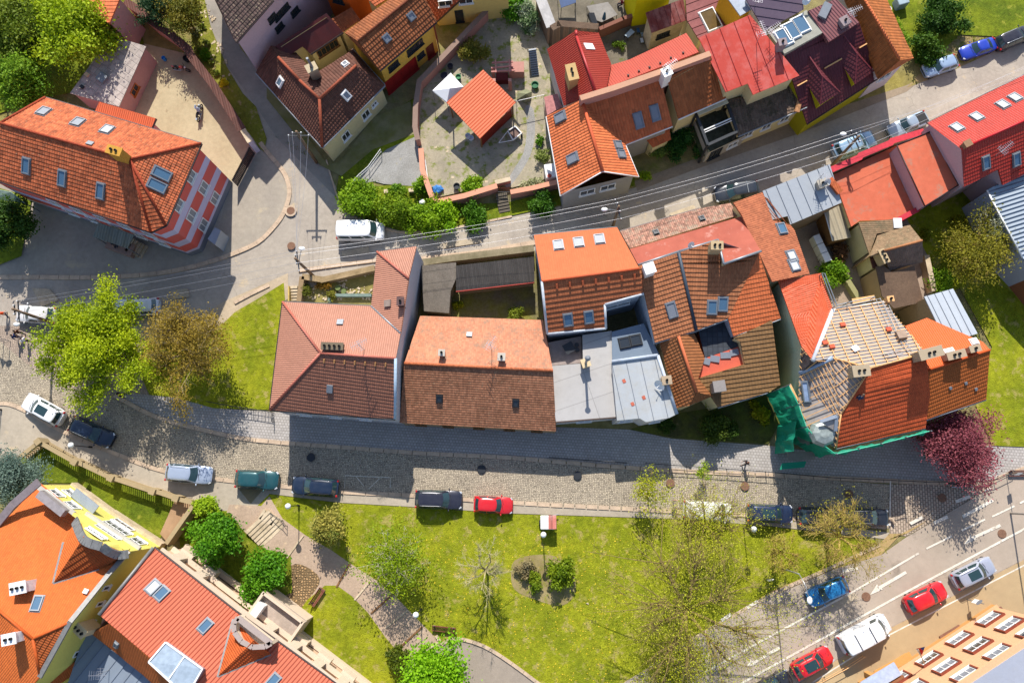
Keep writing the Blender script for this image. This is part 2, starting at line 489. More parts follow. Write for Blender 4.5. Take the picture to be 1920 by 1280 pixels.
    def chimney(s, px, py, f, w=0.6, d=0.9, h=1.3, mat=None, capm=None, flues=2, ang=None, metal=0, name='chimney'):
        p0, n = s.faces[f]; p = onplane(px, py, p0, n); hx, _ = frame_of(n)
        a = math.atan2(hx.y, hx.x) if ang is None else ang
        mb = MB(); lo = 0.9; zt = p.z + h
        mb.box((p.x, p.y, (p.z - lo + zt)/2), (d, w, h + lo), a)
        mb.box((p.x, p.y, zt + 0.05), (d + 0.14, w + 0.14, 0.1), a)
        o = mb.build(name, mat or BRICKP, s.root)
        ax = Vector((math.cos(a), math.sin(a), 0))
        for k in range(flues):
            q = p + ax * ((k - (flues - 1)/2) * min(0.45, d / max(1, flues)))
            MB().lathe((q.x, q.y, zt + 0.1), [(0.12, 0), (0.12, 0.22 + metal), (0.09, 0.225 + metal), (0.085, 0.05)], 10).build('flue', capm or SOOT, o)
        return o
    def box(s, name, px, py, f, size, mat, lift=0.0, ang=0.0):
        p0, n = s.faces[f]; p = onplane(px, py, p0, n); hx, sx = frame_of(n)
        if ang: q = Matrix.Rotation(ang, 3, n); hx = q @ hx; sx = q @ sx
        return MB().box(p + n*(lift + size[2]/2 + 0.03), size, mat=Matrix((hx, sx, n)).transposed()).build(name, mat, s.root)
    def window(s, a, b, t, zc, w=1.1, h=1.4, frame=None, pane=None, mull=1, name='window', deep=0.04, trans=0):
        """window on the wall between corners a and b; a,b in the wall loop"""
        A, B = s.ins[a].copy(), s.ins[b].copy(); A.z = B.z = 0
        x = (B - A).normalized(); n = x.cross(Vector((0,0,1)))
        mid = sum((Vector((q.x,q.y,0)) for q in s.ins.values()), Vector()) / len(s.ins)
        if n.dot((A + B)/2 - mid) < 0: n = -n
        p = A.lerp(B, t); p.z = zc; up = Vector((0,0,1)); m = Matrix((x, n, up)).transposed()
        mb = MB(); fw = 0.09
        for sg in (-1, 1):
            mb.box(p + x*(sg*(w/2 - fw/2)) + n*deep, (fw, 0.1, h), mat=m)
            mb.box(p + up*(sg*(h/2 - fw/2)) + n*deep, (w - 2*fw, 0.1, fw), mat=m)
        for k in range(mull):
            mb.box(p + x*(w*((k+1)/(mull+1) - 0.5)) + n*deep, (0.06, 0.09, h - 2*fw), mat=m)
        if trans: mb.box(p + up*(h*0.18) + n*deep, (w - 2*fw, 0.085, 0.06), mat=m)
        mb.box(p - up*(h/2 + 0.04) + n*(deep + 0.06), (w + 0.16, 0.2, 0.06), mat=m)
        fo = mb.build(name, frame or WHITEP, s.root)
        MB().box(p + n*0.02, (w - 2*fw, 0.03, h - 2*fw), mat=m).build('pane', pane or DARKG, fo)
        return fo
GREYM = plain('grey painted metal', srgb('7d8288'), 0.5, 0.4, 0.3, 0.05)
DKM = plain('dark metal', (0.03, 0.033, 0.038), 0.5, 0.4, 0.4, 0.05)
WHITEP = plain('white paint', (0.75, 0.74, 0.72), 0.5, 0.3, 0, 0.05)
BLUEG = glass('blue sky glass', (0.07, 0.14, 0.22)); DARKG = glass('dark glass', (0.025, 0.03, 0.035))
PALEG = glass('pale blind glass', (0.5, 0.52, 0.55)); GREYG = plain('grey shutter', srgb('80848c'), 0.5, 0.4, 0.2, 0.05)
BRICKP = plaster('chimney render', srgb('c9b48f')); SOOT = plain('soot', (0.03, 0.027, 0.025), 0.9)
STONEL = ground('pale stone', srgb('c9b79c'), srgb('a8977c'), 0.8, 5.0)
WOOD = plain('old timber', srgb('7b5b3c'), 0.85, 0.1, 0, 0.25, 6); WOODN = plain('new timber', srgb('d9a873'), 0.8, 0.1, 0, 0.12, 5)
# ---------------------------------------------------------------- the ground
def smooth_line(pts, n=4, closed=False):
    out = []; k = len(pts)
    rng = range(k if closed else k - 1)
    for i in rng:
        g = lambda j: Vector(pts[j % k]) if closed else Vector(pts[max(0, min(k - 1, j))])
        p0, p1, p2, p3 = g(i-1), g(i), g(i+1), g(i+2)
        for s in range(n):
            t = s / n
            out.append(0.5*((2*p1) + (-p0+p2)*t + (2*p0-5*p1+4*p2-p3)*t*t + (-p0+3*p1-3*p2+p3)*t*t*t))
    if not closed: out.append(Vector(pts[-1]))
    return [tuple(p) for p in out]
LAYER = [0]
def sheet(name, px, mat, lvl=None, kind='structure', sm=0, label=None):
    if sm: px = smooth_line(px, sm, True)
    if lvl is None: LAYER[0] += 1; lvl = LAYER[0]
    z = 0.004 * lvl
    mb = MB().poly([P(a, b, z) for a, b in px])
    o = mb.build(name, mat, None, uv=False)
    bm = bmesh.new(); bm.from_mesh(o.data)
    for f in bm.faces:
        if f.normal.z < 0: f.normal_flip()
    bmesh.ops.triangulate(bm, faces=bm.faces[:]); bm.to_mesh(o.data); bm.free()
    return tag(o, label, kind=kind)
# colours of the surfaces
C_ASPH = srgb('a19a92'); C_ASPH2 = srgb('857f79')
asph_old = ground('worn grey asphalt', srgb('aaa092'), srgb('958b80'), 0.18, 2.5, srgb('b9a688'), 0.60, 0.02, 10, crack=0.6)
asph_road = ground('road asphalt', srgb('9a8d7e'), srgb('a8998a'), 0.12, 1.4, srgb('84796c'), 0.58, bump=0.01, bs=25, grain=0.07)
asph_pale = ground('pale dusty asphalt', srgb('ab9f8d'), srgb('9b9080'), 0.15, 2.0, srgb('b7a588'), 0.62, 0.01, 14)
pinkasph = ground('pinkish footway', srgb('b39a84'), srgb('a38f80'), 0.2, 2.2, bump=0.01)
conc_yard = ground('concrete yard', srgb('b0a283'), srgb('a39476'), 0.25, 2.2, srgb('8d7e62'), 0.62, 0.01, 10)
gravel_grey = ground('grey gravel', srgb('a09e9a'), srgb('8a8883'), 0.4, 8, srgb('9a9060'), 0.62, 0.05, 22, grain=0.25)
gravel_path = ground('path gravel', srgb('b19b86'), srgb('a08b78'), 0.3, 6, srgb('c2aa8c'), 0.6, 0.03, 25, grain=0.16)
soil = ground('bare soil', srgb('8e7a5c'), srgb('6f5f45'), 0.5, 4, srgb('758038'), 0.58, 0.06, 12, grain=0.25)
paving = stones('footway blocks', srgb('aaa49f'), srgb('9d9791'), srgb('827c76'), rot=R(4), brick=True, bw=0.3, bh=0.28, jw=0.025, big=0.08, bump=0.008)
cobble = stones('granite setts', srgb('b8aa93'), srgb('988c7b'), srgb('756b5c'), sx=6.0, sy=6.0, rot=R(3), jw=0.08, bump=0.025, big=0.10)
cobble_b = stones('brick setts', srgb('b9a792'), srgb('9f8d7d'), srgb('776a5c'), rot=R(92), brick=True, bw=0.4, bh=0.25, jw=0.04, big=0.1)
grass_m = ground('meadow grass', srgb('92941f'), srgb('727c18'), 0.3, 2.2, srgb('a09452'), 0.54, 0.12, 9, grain=0.32)
grass_d = ground('fresh grass', srgb('76801c'), srgb('566618'), 0.3, 3.0, srgb('8e8f34'), 0.56, 0.12, 9, grain=0.35)
kerbm = ground('kerb stone', srgb('c2ab92'), srgb('a99580'), 0.9, 5, grain=0.12)
white_line = ground('road paint', srgb('d9d2c4'), srgb('c4bbac'), 0.9, 6, srgb('a39888'), 0.56, 0.004, 20)

base = MB().poly([Vector(p) for p in ((-260,-260,0),(260,-260,0),(260,260,0),(-260,260,0))]).build('ground', ground('town earth', srgb('8c8040'), srgb('77705a'), 0.06, 1.2, srgb('6c7330'), 0.55, 0.08, 8, grain=0.3), None, uv=False)
tag(base, kind='structure')
# upper street, junction and lane
sheet('upper_street', [(-80,300),(0,330),(90,360),(440,345),(455,300),(440,200),(400,110),(370,-30),(415,-30),(450,90),(500,150),(612,310),(648,392),(700,418),(760,436),(860,425),(960,405),(1060,385),(1190,352),(1320,305),(1500,240),(1700,165),(1790,100),(1980,20),(1980,110),(1740,240),(1560,320),(1380,385),(1170,440),(1000,478),(800,500),(720,505),(560,545),(535,560),(500,590),(440,600),(420,600),(300,640),(150,640),(-80,640)], asph_old)
sheet('front_yard', [(-80,300),(90,360),(200,420),(400,470),(432,340),(470,285),(520,300),(545,370),(530,402),(482,456),(430,478),(370,499),(295,513),(150,521),(0,521),(-80,521)], ground('forecourt asphalt', srgb('a59b8b'), srgb('91887d'), 0.15, 2.0, srgb('afa188'), 0.58, 0.01, 15), sm=0)
sheet('courtyard', [(262,80),(345,100),(400,165),(455,250),(468,270),(432,345),(400,380),(230,220),(262,150)], conc_yard)
sheet('lane', [(372,-40),(408,-40),(450,90),(500,150),(560,232),(612,310),(640,380),(560,300),(520,260),(480,200),(430,130),(398,60)], ground('lane asphalt', srgb('989186'), srgb('847e76'), 0.3, 2, grain=0.1))
sheet('upper_footway', [(1195,358),(1320,312),(1500,250),(1700,172),(1740,140),(1700,160),(1500,225),(1320,292),(1190,340)], ground('brown footway', srgb('93836f'), srgb('7f7262'), 0.3, 3))
sheet('dirt_verge', [(1740,120),(1800,60),(1870,60),(1960,-10),(1980,40),(1880,90),(1780,135),(1700,165)], ground('sandy verge', srgb('a08a63'), srgb('8c7a52'), 0.4, 4, srgb('7b7a36'), 0.5, 0.05))
sheet('lower_terrace_pavement', [(440,605),(500,590),(540,560),(540,512),(500,530),(420,565),(300,640),(440,640)], ground('dusty footway', srgb('b5a38a'), srgb('9f9079'), 0.3, 3))
# left square and lower cobbled street
sheet('square_paving', [(-80,610),(130,612),(300,640),(300,760),(120,745),(120,812),(0,760),(-80,760)], stones('small pavers', srgb('b09d8c'), srgb('9d8b7c'), srgb('85786a'), sx=5, sy=5, jw=0.1, big=0.12))
sheet('cobbled_street', [(-80,640),(0,640),(60,690),(130,735),(200,742),(295,784),(400,812),(480,827),(640,840),(800,852),(960,860),(1200,880),(1440,892),(1670,908),(1668,990),(1440,968),(1260,958),(960,942),(777,928),(645,921),(527,911),(440,901),(312,883),(260,867),(225,853),(125,811),(60,775),(0,757),(-80,757)], cobble)
sheet('crossing_setts', [(1668,907),(1845,908),(1860,902),(1840,925),(1700,1005),(1668,1000)], cobble_b)
sheet('lower_footway', [(330,745),(400,765),(515,772),(560,775),(760,780),(1040,800),(1180,805),(1260,822),(1440,835),(1560,850),(1735,810),(1800,850),(1980,800),(1980,860),(1880,905),(1845,908),(1670,905),(1440,889),(1200,877),(960,857),(800,849),(640,837),(480,824),(400,809),(295,781),(215,742),(250,738)], paving)
sheet('south_footway', [(-80,757),(0,757),(60,776),(125,812),(225,854),(312,884),(440,902),(527,912),(645,922),(777,929),(960,943),(1260,959),(1440,969),(1668,998),(1660,1010),(1440,985),(1260,972),(960,962),(780,950),(640,942),(505,925),(490,950),(430,960),(365,940),(290,918),(210,893),(140,862),(72,827),(35,857),(-80,900)], asph_pale)
sheet('curb_ramp', [(438,905),(500,910),(470,944)], ground('muddy patch', srgb('8a7a5c'), srgb('77705a'), 0.5, 4))
# park
sheet('park_lawn', [(505,926),(640,943),(780,951),(960,963),(1260,973),(1440,986),(1640,1012),(1650,1030),(1560,1075),(1440,1120),(1335,1180),(1235,1238),(1150,1295),(700,1300),(500,1130),(400,960),(480,950)], grass_m)
sheet('road_verge', [(1445,1108),(1560,1060),(1650,1018),(1668,1000),(1700,1000),(1740,975),(1690,1000),(1652,1040),(1440,1120),(1380,1150)], ground('gravelly verge', srgb('b09468'), srgb('9c8658'), 0.4, 5, srgb('7d7f2b'), 0.56, 0.05, 16))
sheet('garden_path', [(430,945),(490,948),(505,930),(530,972),(573,1003),(620,1030),(657,1056),(710,1090),(742,1118),(768,1145),(800,1178),(828,1206),(855,1196),(905,1209),(960,1242),(1030,1290),(700,1300),(770,1280),(757,1235),(720,1193),(690,1148),(660,1118),(632,1098),(609,1097),(575,1135),(545,1170),(520,1160),(470,1120),(455,1080),(500,1090),(545,1080),(530,1035),(500,1030),(462,1000),(425,960)], gravel_path, sm=0)
sheet('leaf_litter', [(545,1060),(575,1062),(600,1085),(585,1115),(555,1150),(520,1165),(490,1140),(520,1110)], stones('fallen leaves', srgb('c49f72'), srgb('8d7351'), srgb('6f5c42'), sx=4, sy=4, jw=0.2, big=0.2, bump=0.08), sm=3)
sheet('lower_drive', [(780,1245),(828,1207),(855,1197),(905,1210),(960,1243),(1030,1292),(760,1300)], ground('drive asphalt', srgb('9b8e80'), srgb('8c8175'), 0.2, 3, grain=0.08))
sheet('side_lawn', [(558,1150),(575,1125),(609,1097),(632,1097),(660,1117),(690,1148),(722,1193),(757,1235),(765,1262),(760,1290),(740,1300),(700,1275),(640,1215),(570,1180),(550,1165)], grass_m)
sheet('rose_bed', [(958,1075),(965,1050),(1000,1040),(1040,1042),(1070,1065),(1080,1100),(1070,1125),(1045,1135),(1000,1122),(965,1105)], ground('bed soil', srgb('9a8a62'), srgb('83764e'), 0.5, 4, srgb('7b7c2c'), 0.52, 0.05), sm=3)
# grass by the upper houses
sheet('bank_lawn', [(440,585),(480,562),(532,530),(535,570),(515,700),(506,768),(400,765),(330,745),(280,740),(262,700),(300,650),(420,605)], grass_m)
sheet('church_lawn', [(36,858),(72,830),(145,868),(210,897),(290,922),(335,940),(300,1010),(220,960),(140,905),(60,905)], grass_d)
sheet('shrub_lawn', [(355,945),(430,962),(462,1002),(500,1032),(545,1040),(548,1110),(500,1130),(430,1110),(340,1040),(335,1000)], grass_d)
sheet('corner_lawn', [(628,372),(636,325),(690,260),(740,205),(775,185),(790,260),(700,310),(660,350),(650,395),(700,418),(760,436),(860,424),(960,404),(1060,382),(1190,348),(1190,330),(1050,355),(950,380),(820,385),(790,340),(700,350),(640,375)], grass_d)
sheet('lane_verge', [(350,-40),(375,-40),(395,50),(425,125),(455,175),(480,200),(500,260),(495,285),(470,262),(440,215),(400,150),(360,90)], ground('weedy verge', srgb('84852f'), srgb('6d6f2a'), 0.4, 4, srgb('a08c68'), 0.55, 0.1, grain=0.3))
sheet('house_verge', [(500,150),(560,232),(615,310),(640,300),(700,220),(770,190),(780,250),(700,280),(640,330),(600,310),(500,185)], ground('scuffed ground', srgb('87805f'), srgb('6b6a3a'), 0.5, 4, grain=0.2))
sheet('gravel_parking', [(650,350),(690,312),(725,280),(782,255),(797,345),(790,350),(720,345),(700,340)], gravel_grey)
sheet('building_yard', [(782,150),(845,90),(925,0),(1000,-20),(1030,90),(1060,200),(1045,330),(960,352),(930,345),(812,372),(797,345),(784,250)], ground('yard ground', srgb('a79c86'), srgb('918976'), 0.4, 4, srgb('757c3c'), 0.52, 0.04, 12, grain=0.18))
sheet('curved_path', [(985,200),(1000,205),(1003,250),(995,290),(975,325),(955,350),(948,345),(965,315),(982,285),(988,240)], gravel_grey, sm=3)
sheet('back_garden_lawn', [(1700,410),(1800,350),(1990,300),(1990,840),(1860,835),(1830,760),(1860,650),(1800,540),(1740,560),(1720,470)], grass_m)
sheet('east_lawn', [(1640,-60),(1990,-60),(1990,20),(1890,70),(1800,65),(1745,115),(1712,107),(1690,70)], grass_d)
sheet('back_yard', [(1490,420),(1600,395),(1700,410),(1740,480),(1745,570),(1640,600),(1540,600),(1500,520)], ground('cobbled back yard', srgb('a08d7c'), srgb('8b7a6b'), 0.4, 7, grain=0.2))
sheet('inner_yard', [(785,490),(1003,470),(1020,600),(790,600)], ground('weedy yard', srgb('757234'), srgb('6b6250'), 0.5, 4, grain=0.3))
sheet('rear_yards', [(1010,-60),(1400,-60),(1400,60),(1320,120),(1150,160),(1040,80)], ground('rear yard concrete', srgb('7a7264'), srgb('5f594d'), 0.4, 4, srgb('5f6530'), 0.6, 0.04, grain=0.2))
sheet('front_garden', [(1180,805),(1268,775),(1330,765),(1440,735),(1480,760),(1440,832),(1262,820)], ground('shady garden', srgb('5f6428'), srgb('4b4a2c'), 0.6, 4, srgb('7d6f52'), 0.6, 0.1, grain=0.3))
sheet('nw_garden', [(-80,-60),(230,-60),(270,80),(225,200),(130,175),(85,183),(-80,240)], grass_d)
sheet('sw_garden', [(-80,330),(60,370),(40,480),(-10,500),(-80,500)], grass_d)
# main road
sheet('main_road', [(1152,1290),(1235,1238),(1335,1180),(1440,1121),(1560,1068),(1652,1040),(1700,1006),(1840,925),(1870,900),(1990,845),(1990,1020),(1920,1048),(1652,1185),(1480,1290)], asph_road)
sheet('south_pavement', [(1480,1292),(1652,1186),(1920,1049),(1990,1020),(1990,1400),(1500,1400)], ground('sandy pavement', srgb('ae9672'), srgb('a18a6a'), 0.15, 1.5, bump=0.006, bs=20, grain=0.06))

def strip(name, line, wdt, mat, z=None, hgt=0.0, parent=None, closed=False, joints=0.0):
    """a ribbon of given width along pixel points; hgt>0 makes it a kerb with real height"""
    pts = [P(a, b, 0) for a, b in line]; k = len(pts); L = []; Rr = []
    for i in range(k):
        t = (pts[min(i+1, k-1)] - pts[max(i-1, 0)]); t.z = 0; t.normalize(); nn = Vector((-t.y, t.x, 0)) * wdt / 2
        L.append(pts[i] + nn); Rr.append(pts[i] - nn)
    mb = MB(); zz = z if z is not None else 0.0
    for i in range(k - 1):
        if hgt:
            n = max(1, int((pts[i+1] - pts[i]).length / joints)) if joints else 1
            for j in range(n):
                a, b = j / n + (0.012 if joints else 0), (j + 1) / n - (0.012 if joints else 0)
                q = [Rr[i].lerp(Rr[i+1], a), Rr[i].lerp(Rr[i+1], b), L[i].lerp(L[i+1], b), L[i].lerp(L[i+1], a)]
                hh = hgt + random.uniform(-0.012, 0.012)
                lo = [Vector((p.x, p.y, -0.02)) for p in q]; hi = [Vector((p.x, p.y, hh)) for p in q]
                mb.add(lo + hi, [(4,5,6,7),(0,1,5,4),(1,2,6,5),(2,3,7,6),(3,0,4,7)])
        else:
            mb.poly([Vector((p.x, p.y, zz)) for p in (Rr[i], Rr[i+1], L[i+1], L[i])])
    return mb.build(name, mat, parent)
def kerb(line, wdt=0.3, hgt=0.13, sm=3):
    o = strip('kerb', smooth_line(line, sm), wdt, kerbm, hgt=hgt, joints=1.1); return tag(o, kind='structure')
kerb([(0,520),(75,520),(190,520),(295,513),(370,498),(430,479),(482,456),(512,428),(532,400),(543,365),(538,335),(524,312),(505,290),(488,268)], 0.45)
kerb([(215,741),(295,782),(400,810),(480,825),(640,838),(800,850),(960,858),(1200,878),(1440,890),(1600,898),(1760,905),(1850,905),(1880,893),(1925,876)], 0.4)
kerb([(-10,757),(20,758),(60,776),(125,812),(225,853),(312,884),(440,902),(527,911),(645,922),(777,929),(960,942),(1260,958),(1440,968),(1660,988)], 0.38)
kerb([(1650,1020),(1560,1062),(1440,1117),(1335,1176),(1235,1234)], 0.3)
kerb([(1480,1290),(1560,1242),(1652,1184),(1780,1118),(1925,1046)], 0.35)
kerb([(560,508),(640,497),(720,487)], 0.35, 0.15); kerb([(790,486),(900,473),(1003,455)], 0.5, 0.15)
kerb([(440,568),(470,552),(505,535)], 0.35, 0.15)
kerb([(700,420),(735,433),(790,436),(860,426),(960,406)], 0.22, 0.12)
kerb([(612,300),(625,345),(640,385),(665,408),(700,420)], 0.16, 0.1)
kerb([(1140,1230),(1180,1205),(1215,1182),(1160,1215)], 0.2, 0.1) if False else None
for ln in ([(828,1207),(855,1196),(905,1209),(960,1243),(1020,1288)], [(818,1190),(828,1207)]):
    kerb(ln, 0.3, 0.2)
for poly in ([(1098,1130),(1103,1129),(1104,1133)], [(640,470),(690,462),(694,474),(642,483)], [(320,545),(352,540),(356,556),(322,562)], [(60,540),(92,541),(110,562),(78,575)], [(1255,400),(1300,384),(1306,392),(1262,410)], [(830,455),(900,444),(902,455),(832,466)], [(1560,1130),(1600,1110),(1610,1120),(1570,1142)]):
    sheet('asphalt_patch', poly, ground('patched asphalt', srgb('b5a58c'), srgb('9f927f'), 0.8, 5, grain=0.2))
# painted markings, laid on the road
def mark(name, line, wdt=0.16, z=0.004 * (LAYER[0] + 2)):
    return tag(strip(name, line, wdt, white_line, z=z), kind='structure')
mark('lane_marking', [(1240,1363),(1440,1251),(1680,1118),(1920,990),(1990,952)], 0.2)
mark('lane_marking', [(1300,1270),(1440,1193),(1600,1107),(1721,1036)], 0.18)
for a, b in (((1735,1028),(1783,1004)), ((1801,994),(1845,973)), ((1858,968),(1900,948)), ((1910,943),(1950,922))):
    mark('lane_marking', [a, b], 0.17)
for a, b in (((1749,980),(1775,968)), ((1790,940),(1817,930)), ((1845,920),(1856,915)), ((1705,981),(1728,969)), ((1803,968),(1860,937)), ((1420,1126),(1400,1138)),((1370,1150),(1352,1162)),((1578,1070),(1607,1064))):
    mark('lane_marking', [a, b], 0.3)
mark('lane_marking', [(1487,1300),(1652,1196),(1920,1058)], 0.12, 0.16)
def arrow(tip, bend, tail, name='turn_arrow'):
    """left-turn arrow: stem from tail to bend, then head at tip"""
    z = 0.004 * (LAYER[0] + 3)
    T, B, A = P(*tip, z), P(*bend, z), P(*tail, z)
    d = (B - A).normalized(); n = Vector((-d.y, d.x, 0)); mb = MB(); ww = 0.14
    mb.poly([A - n*ww, B - n*ww, B + n*ww, A + n*ww])
    h = (T - B).normalized(); m = Vector((-h.y, h.x, 0))
    mid = B + h * 0.35
    mb.poly([B - n*ww, mid - m*0.22, mid + m*0.22, B + n*ww])
    mb.poly([mid - m*0.42 - h*0.15, T, mid + m*0.3 - h*0.5, mid + m*0.1])
    return tag(mb.build(name, white_line, None), kind='structure')
arrow((1631,1115), (1653,1099), (1699,1072)); arrow((1807,1021), (1828,1006), (1876,984)); arrow((1400,1249),(1416,1240),(1462,1213))
# parking bay chalk on the setts
for ln in ([(647,915),(648,891),(733,895),(732,914)], [(668,892),(683,911)], [(714,895),(692,916)]):
    mark('bay_marking', ln, 0.06)
# steel edge across the cobbled road
mark('drain_line', [(1668,900),(1667,985)], 0.12)
def manhole(px, py, r=0.4, col=None, ring=True):
    z = 0.004 * (LAYER[0] + 4); c = P(px, py, z); mb = MB()
    root = empty('manhole_cover', c)
    MB().lathe(c, [(r, -0.02), (r, 0.012), (r*0.9, 0.016)], 20).build('lid', col or plain('rusty iron', srgb('7a5b48'), 0.8, 0.3, 0.2, 0.2, 8), root)
    if ring:
        q = MB()
        for j in range(16):
            a = 2*math.pi*j/16; b = 2*math.pi*(j+1)/16
            q.poly([c + Vector((math.cos(t)*k, math.sin(t)*k, -0.002)) for t, k in ((a, r+0.01), (a, r+0.22), (b, r+0.22), (b, r+0.01))])
        q.build('rim', kerbm, root)
    return root
LID = [((545,395), 'stone ringed manhole cover in the upper junction by the curved kerb', 1), ((546,461), 'small rusty manhole cover on cracked asphalt near the wooden pole', 0), ((583,857), 'dark manhole cover in the shaded cobbles near the teal car', 0), ((903,879), 'dark manhole cover in the shaded cobbles above the red hatchback', 0), ((1083,891), 'dark manhole cover in shaded cobbles right of the red hatchback', 0), ((1257,905), 'rusty manhole cover half hidden by the yellow-green sapling', 0), ((1397,911), 'reddish manhole cover in sunlit cobbles below the walking person', 0), ((1592,926), 'manhole cover in the shaded cobbles above the parked black cars', 0), ((1767,933), 'manhole cover in brick setts under the shade of the purple tree', 0), ((1879,1000), 'rusty manhole cover on the main road beside the upper turn arrow', 0), ((1624,1118), 'rusty manhole cover on the main road at the tip of the turn arrow', 0), ((1661,288), 'faint manhole cover on the upper street', 0)]
for (c, lab, rg) in LID[:-1]:
    tag(manhole(*c, 0.42, DKM if 'dark' in lab else None, rg), lab, 'manhole cover', 'manhole covers')
# ---------------------------------------------------------------- houses
G_TOWN = 'houses of the old town'
TIN = seam('zinc sheet', srgb('8f9aa8'), 0.7, 0.06, 0.12, rough=0.5)
GUT = plain('zinc gutter', srgb('8b8f94'), 0.5, 0.4, 0.5, 0.05); GUTD = plain('dark gutter', srgb('3b2f2f'), 0.5, 0.4, 0.3, 0.05)
ORNG = srgb('d9581f'); 
cream = plaster('cream render', srgb('cbbd92')); whiter = plaster('white render', srgb('c9c5c2')); pinkr = plaster('pink render', srgb('bd8f88'))
yellowr = plaster('yellow render', srgb('d3a94a'), 0.2)

# -- striped house, west
coral, lav, plin = srgb('cf5f55'), srgb('bdb4cc'), srgb('6f7480')
strp = bands('coral and pale stripes', ((0, plin), (1.0, lav), (1.5, coral), (3.1, lav), (4.3, coral), (6.0, lav), (7.1, coral)), 9.3)
E, T = 9.3, 12.6
t_w = tile('weathered red tiles', srgb('b0502f'), 0.3, 0.25, 0.36, 0.35, srgb('4a2a20'), 0.04, lich=0.35)
h = House('striped_house', 'large house with coral and white striped walls and weathered red hipped roof', 'house',
    dict(nw=(85,183,E), ne=(377,269,E), s1=(311,422,E), s2=(283,435,E), sw=(-64,318,E), re=(243,299,T), rw=(1,231,T)), ['nw','ne','s1','s2','sw'], strp)
h.roof([('nw','ne','re','rw'), ('ne','s1','re'), ('s1','s2','re'), ('s2','sw','rw','re'), ('sw','nw','rw')], t_w, 0.36)
capw = plain('ridge clay', srgb('8d3c26'), 0.8, 0.2, 0, 0.3, 6)
h.edge([('rw','re'), ('re','ne'), ('re','s1'), ('re','s2'), ('rw','nw')], capw); h.gutter([('nw','ne'), ('ne','s1'), ('s1','s2'), ('s2','sw')], GUTD)
fn, fs, fe = 'nw.ne.re.rw', 's2.sw.rw.re', 'ne.s1.re'
for q in ((82,210), (146,230), (201,244)): h.skylight(*q, fn, 0.95, 1.2, pane=GREYG if q[0] < 200 else PALEG)
for q in ((50,311), (117,334), (189,358)): h.skylight(*q, fs, 0.8, 1.5)
for q in ((303,326), (294,348)): h.skylight(*q, fe, 0.95, 1.6)
h.box('roof_hatch', 169, 270, fn, (0.6, 0.5, 0.12), GREYM)
h.chimney(232, 297, fs, 0.7, 1.3, 1.7, plaster('ochre chimney', srgb('b98a3c')), flues=2)
for zc in (8.3, 5.2, 2.3):
    for tt in (0.28, 0.66): h.window('s1', 'ne', tt, zc, 1.25, 1.5, pane=GREYG, mull=1)
for zc in (8.3, 5.2, 2.4):
    for tt in (0.12, 0.26, 0.4, 0.54, 0.68): h.window('s2', 'sw', tt, zc, 1.2, 1.4, mull=1)
# rear annex of the striped house
h = House('roof_annex', 'low orange metal roofed annex behind the striped house', 'annex',
    dict(a=(186,191,6.2), b=(292,222,6.2), c=(281,246,5.8), d=(176,214,5.8)), 'abcd', pinkr)
h.roof(['abcd'], seam('orange trapezoid sheet', srgb('d25a38'), 0.22, 0.04, 0.05, wave=0.03, metal=0.05), t=0); h.gutter(['bc'], GUTD)
h = House('corner_lean_to', 'small dark red triangular lean-to roof beside the orange annex', 'lean-to',
    dict(a=(284,232,3.2), b=(303,245,3.2), c=(283,243,3.2)), 'abc', pinkr, 0.1)
h.roof(['abc'], plain('dark red sheet', srgb('a8402f'), 0.6), t=0)
# entrance canopy and steps
def slab_thing(name, label, cat, px4, z, th, mat, post=None, legs=(), group=None, zs=None):
    zz = zs or [z] * len(px4); pts = [P(a, b, q) for (a, b), q in zip(px4, zz)]; c = sum(pts, Vector()) / len(pts); c.z = 0
    r = empty(name, c, 0, label, cat, group); mb = MB(); slope(mb, pts, t=0, thick=th); mb.build('roof_panel', mat, r)
    for i in legs:
        p = pts[i].lerp(sum(pts, Vector())/len(pts), 0.06); MB().tube([(p.x, p.y, 0), (p.x, p.y, p.z - th)], 0.06, 8).build('post', post or GREYM, r)
    return r
slab_thing('entrance_canopy', 'grey-green corrugated canopy over the striped house entrance steps', 'canopy', [(184,417),(251,440),(239,466),(174,444)], 3.2, 0.12, seam('grey corrugated canopy', srgb('71776f'), 0.3, 0.15, 0.4, wave=0.03), legs=(2,3), zs=[3.5,3.5,3.0,3.0])
def stairs(name, label, a, b, width, n, z0, z1, mat, side=None, group=None):
    """steps from point a (low) to b (high)"""
    A, B = P(*a, 0), P(*b, 0); d = (B - A); L = d.length; d.normalize(); r = empty(name, A, 0, label, 'steps', group)
    rz = math.atan2(d.y, d.x)
    for i in range(n):
        z = z0 + (z1 - z0) * (i + 1) / n; c = A + d * (L * (i + 0.5) / n)
        MB().box((c.x, c.y, z/2), (L/n - 0.03, width, z), rz).build('step', mat, r)
    if side:
        nrm = Vector((-d.y, d.x, 0))
        for s_ in (-1, 1):
            MB().bar(A + nrm*s_*(width/2+0.12) + Vector((0,0,z0/2+0.1)), B + nrm*s_*(width/2+0.12) + Vector((0,0,z1/2+0.1)), 0.2, 0.25 + z1, mi=0).build('side_wall', side, r)
    return r
stairs('entrance_steps', 'grey concrete entrance steps beside the striped house canopy', (272,474), (247,462), 1.5, 5, 0, 0.8, STONEL)
r = empty('porch_platform', P(232,466,0), 0, 'tiled landing with a person sized shadow under the grey canopy', 'landing')
r['label'] = 'low tiled landing in front of the canopy of the striped house'
MB().box(P(232,466,0) + Vector((0,0,0.4)), (3.0, 1.3, 0.8), R(-20)).build('platform', plain('landing tiles', srgb('95796b'), 0.7), r)
r = empty('corner_shed', P(404,456,0), 0, 'small blue-grey metal clad box at the corner of the striped house', 'shed')
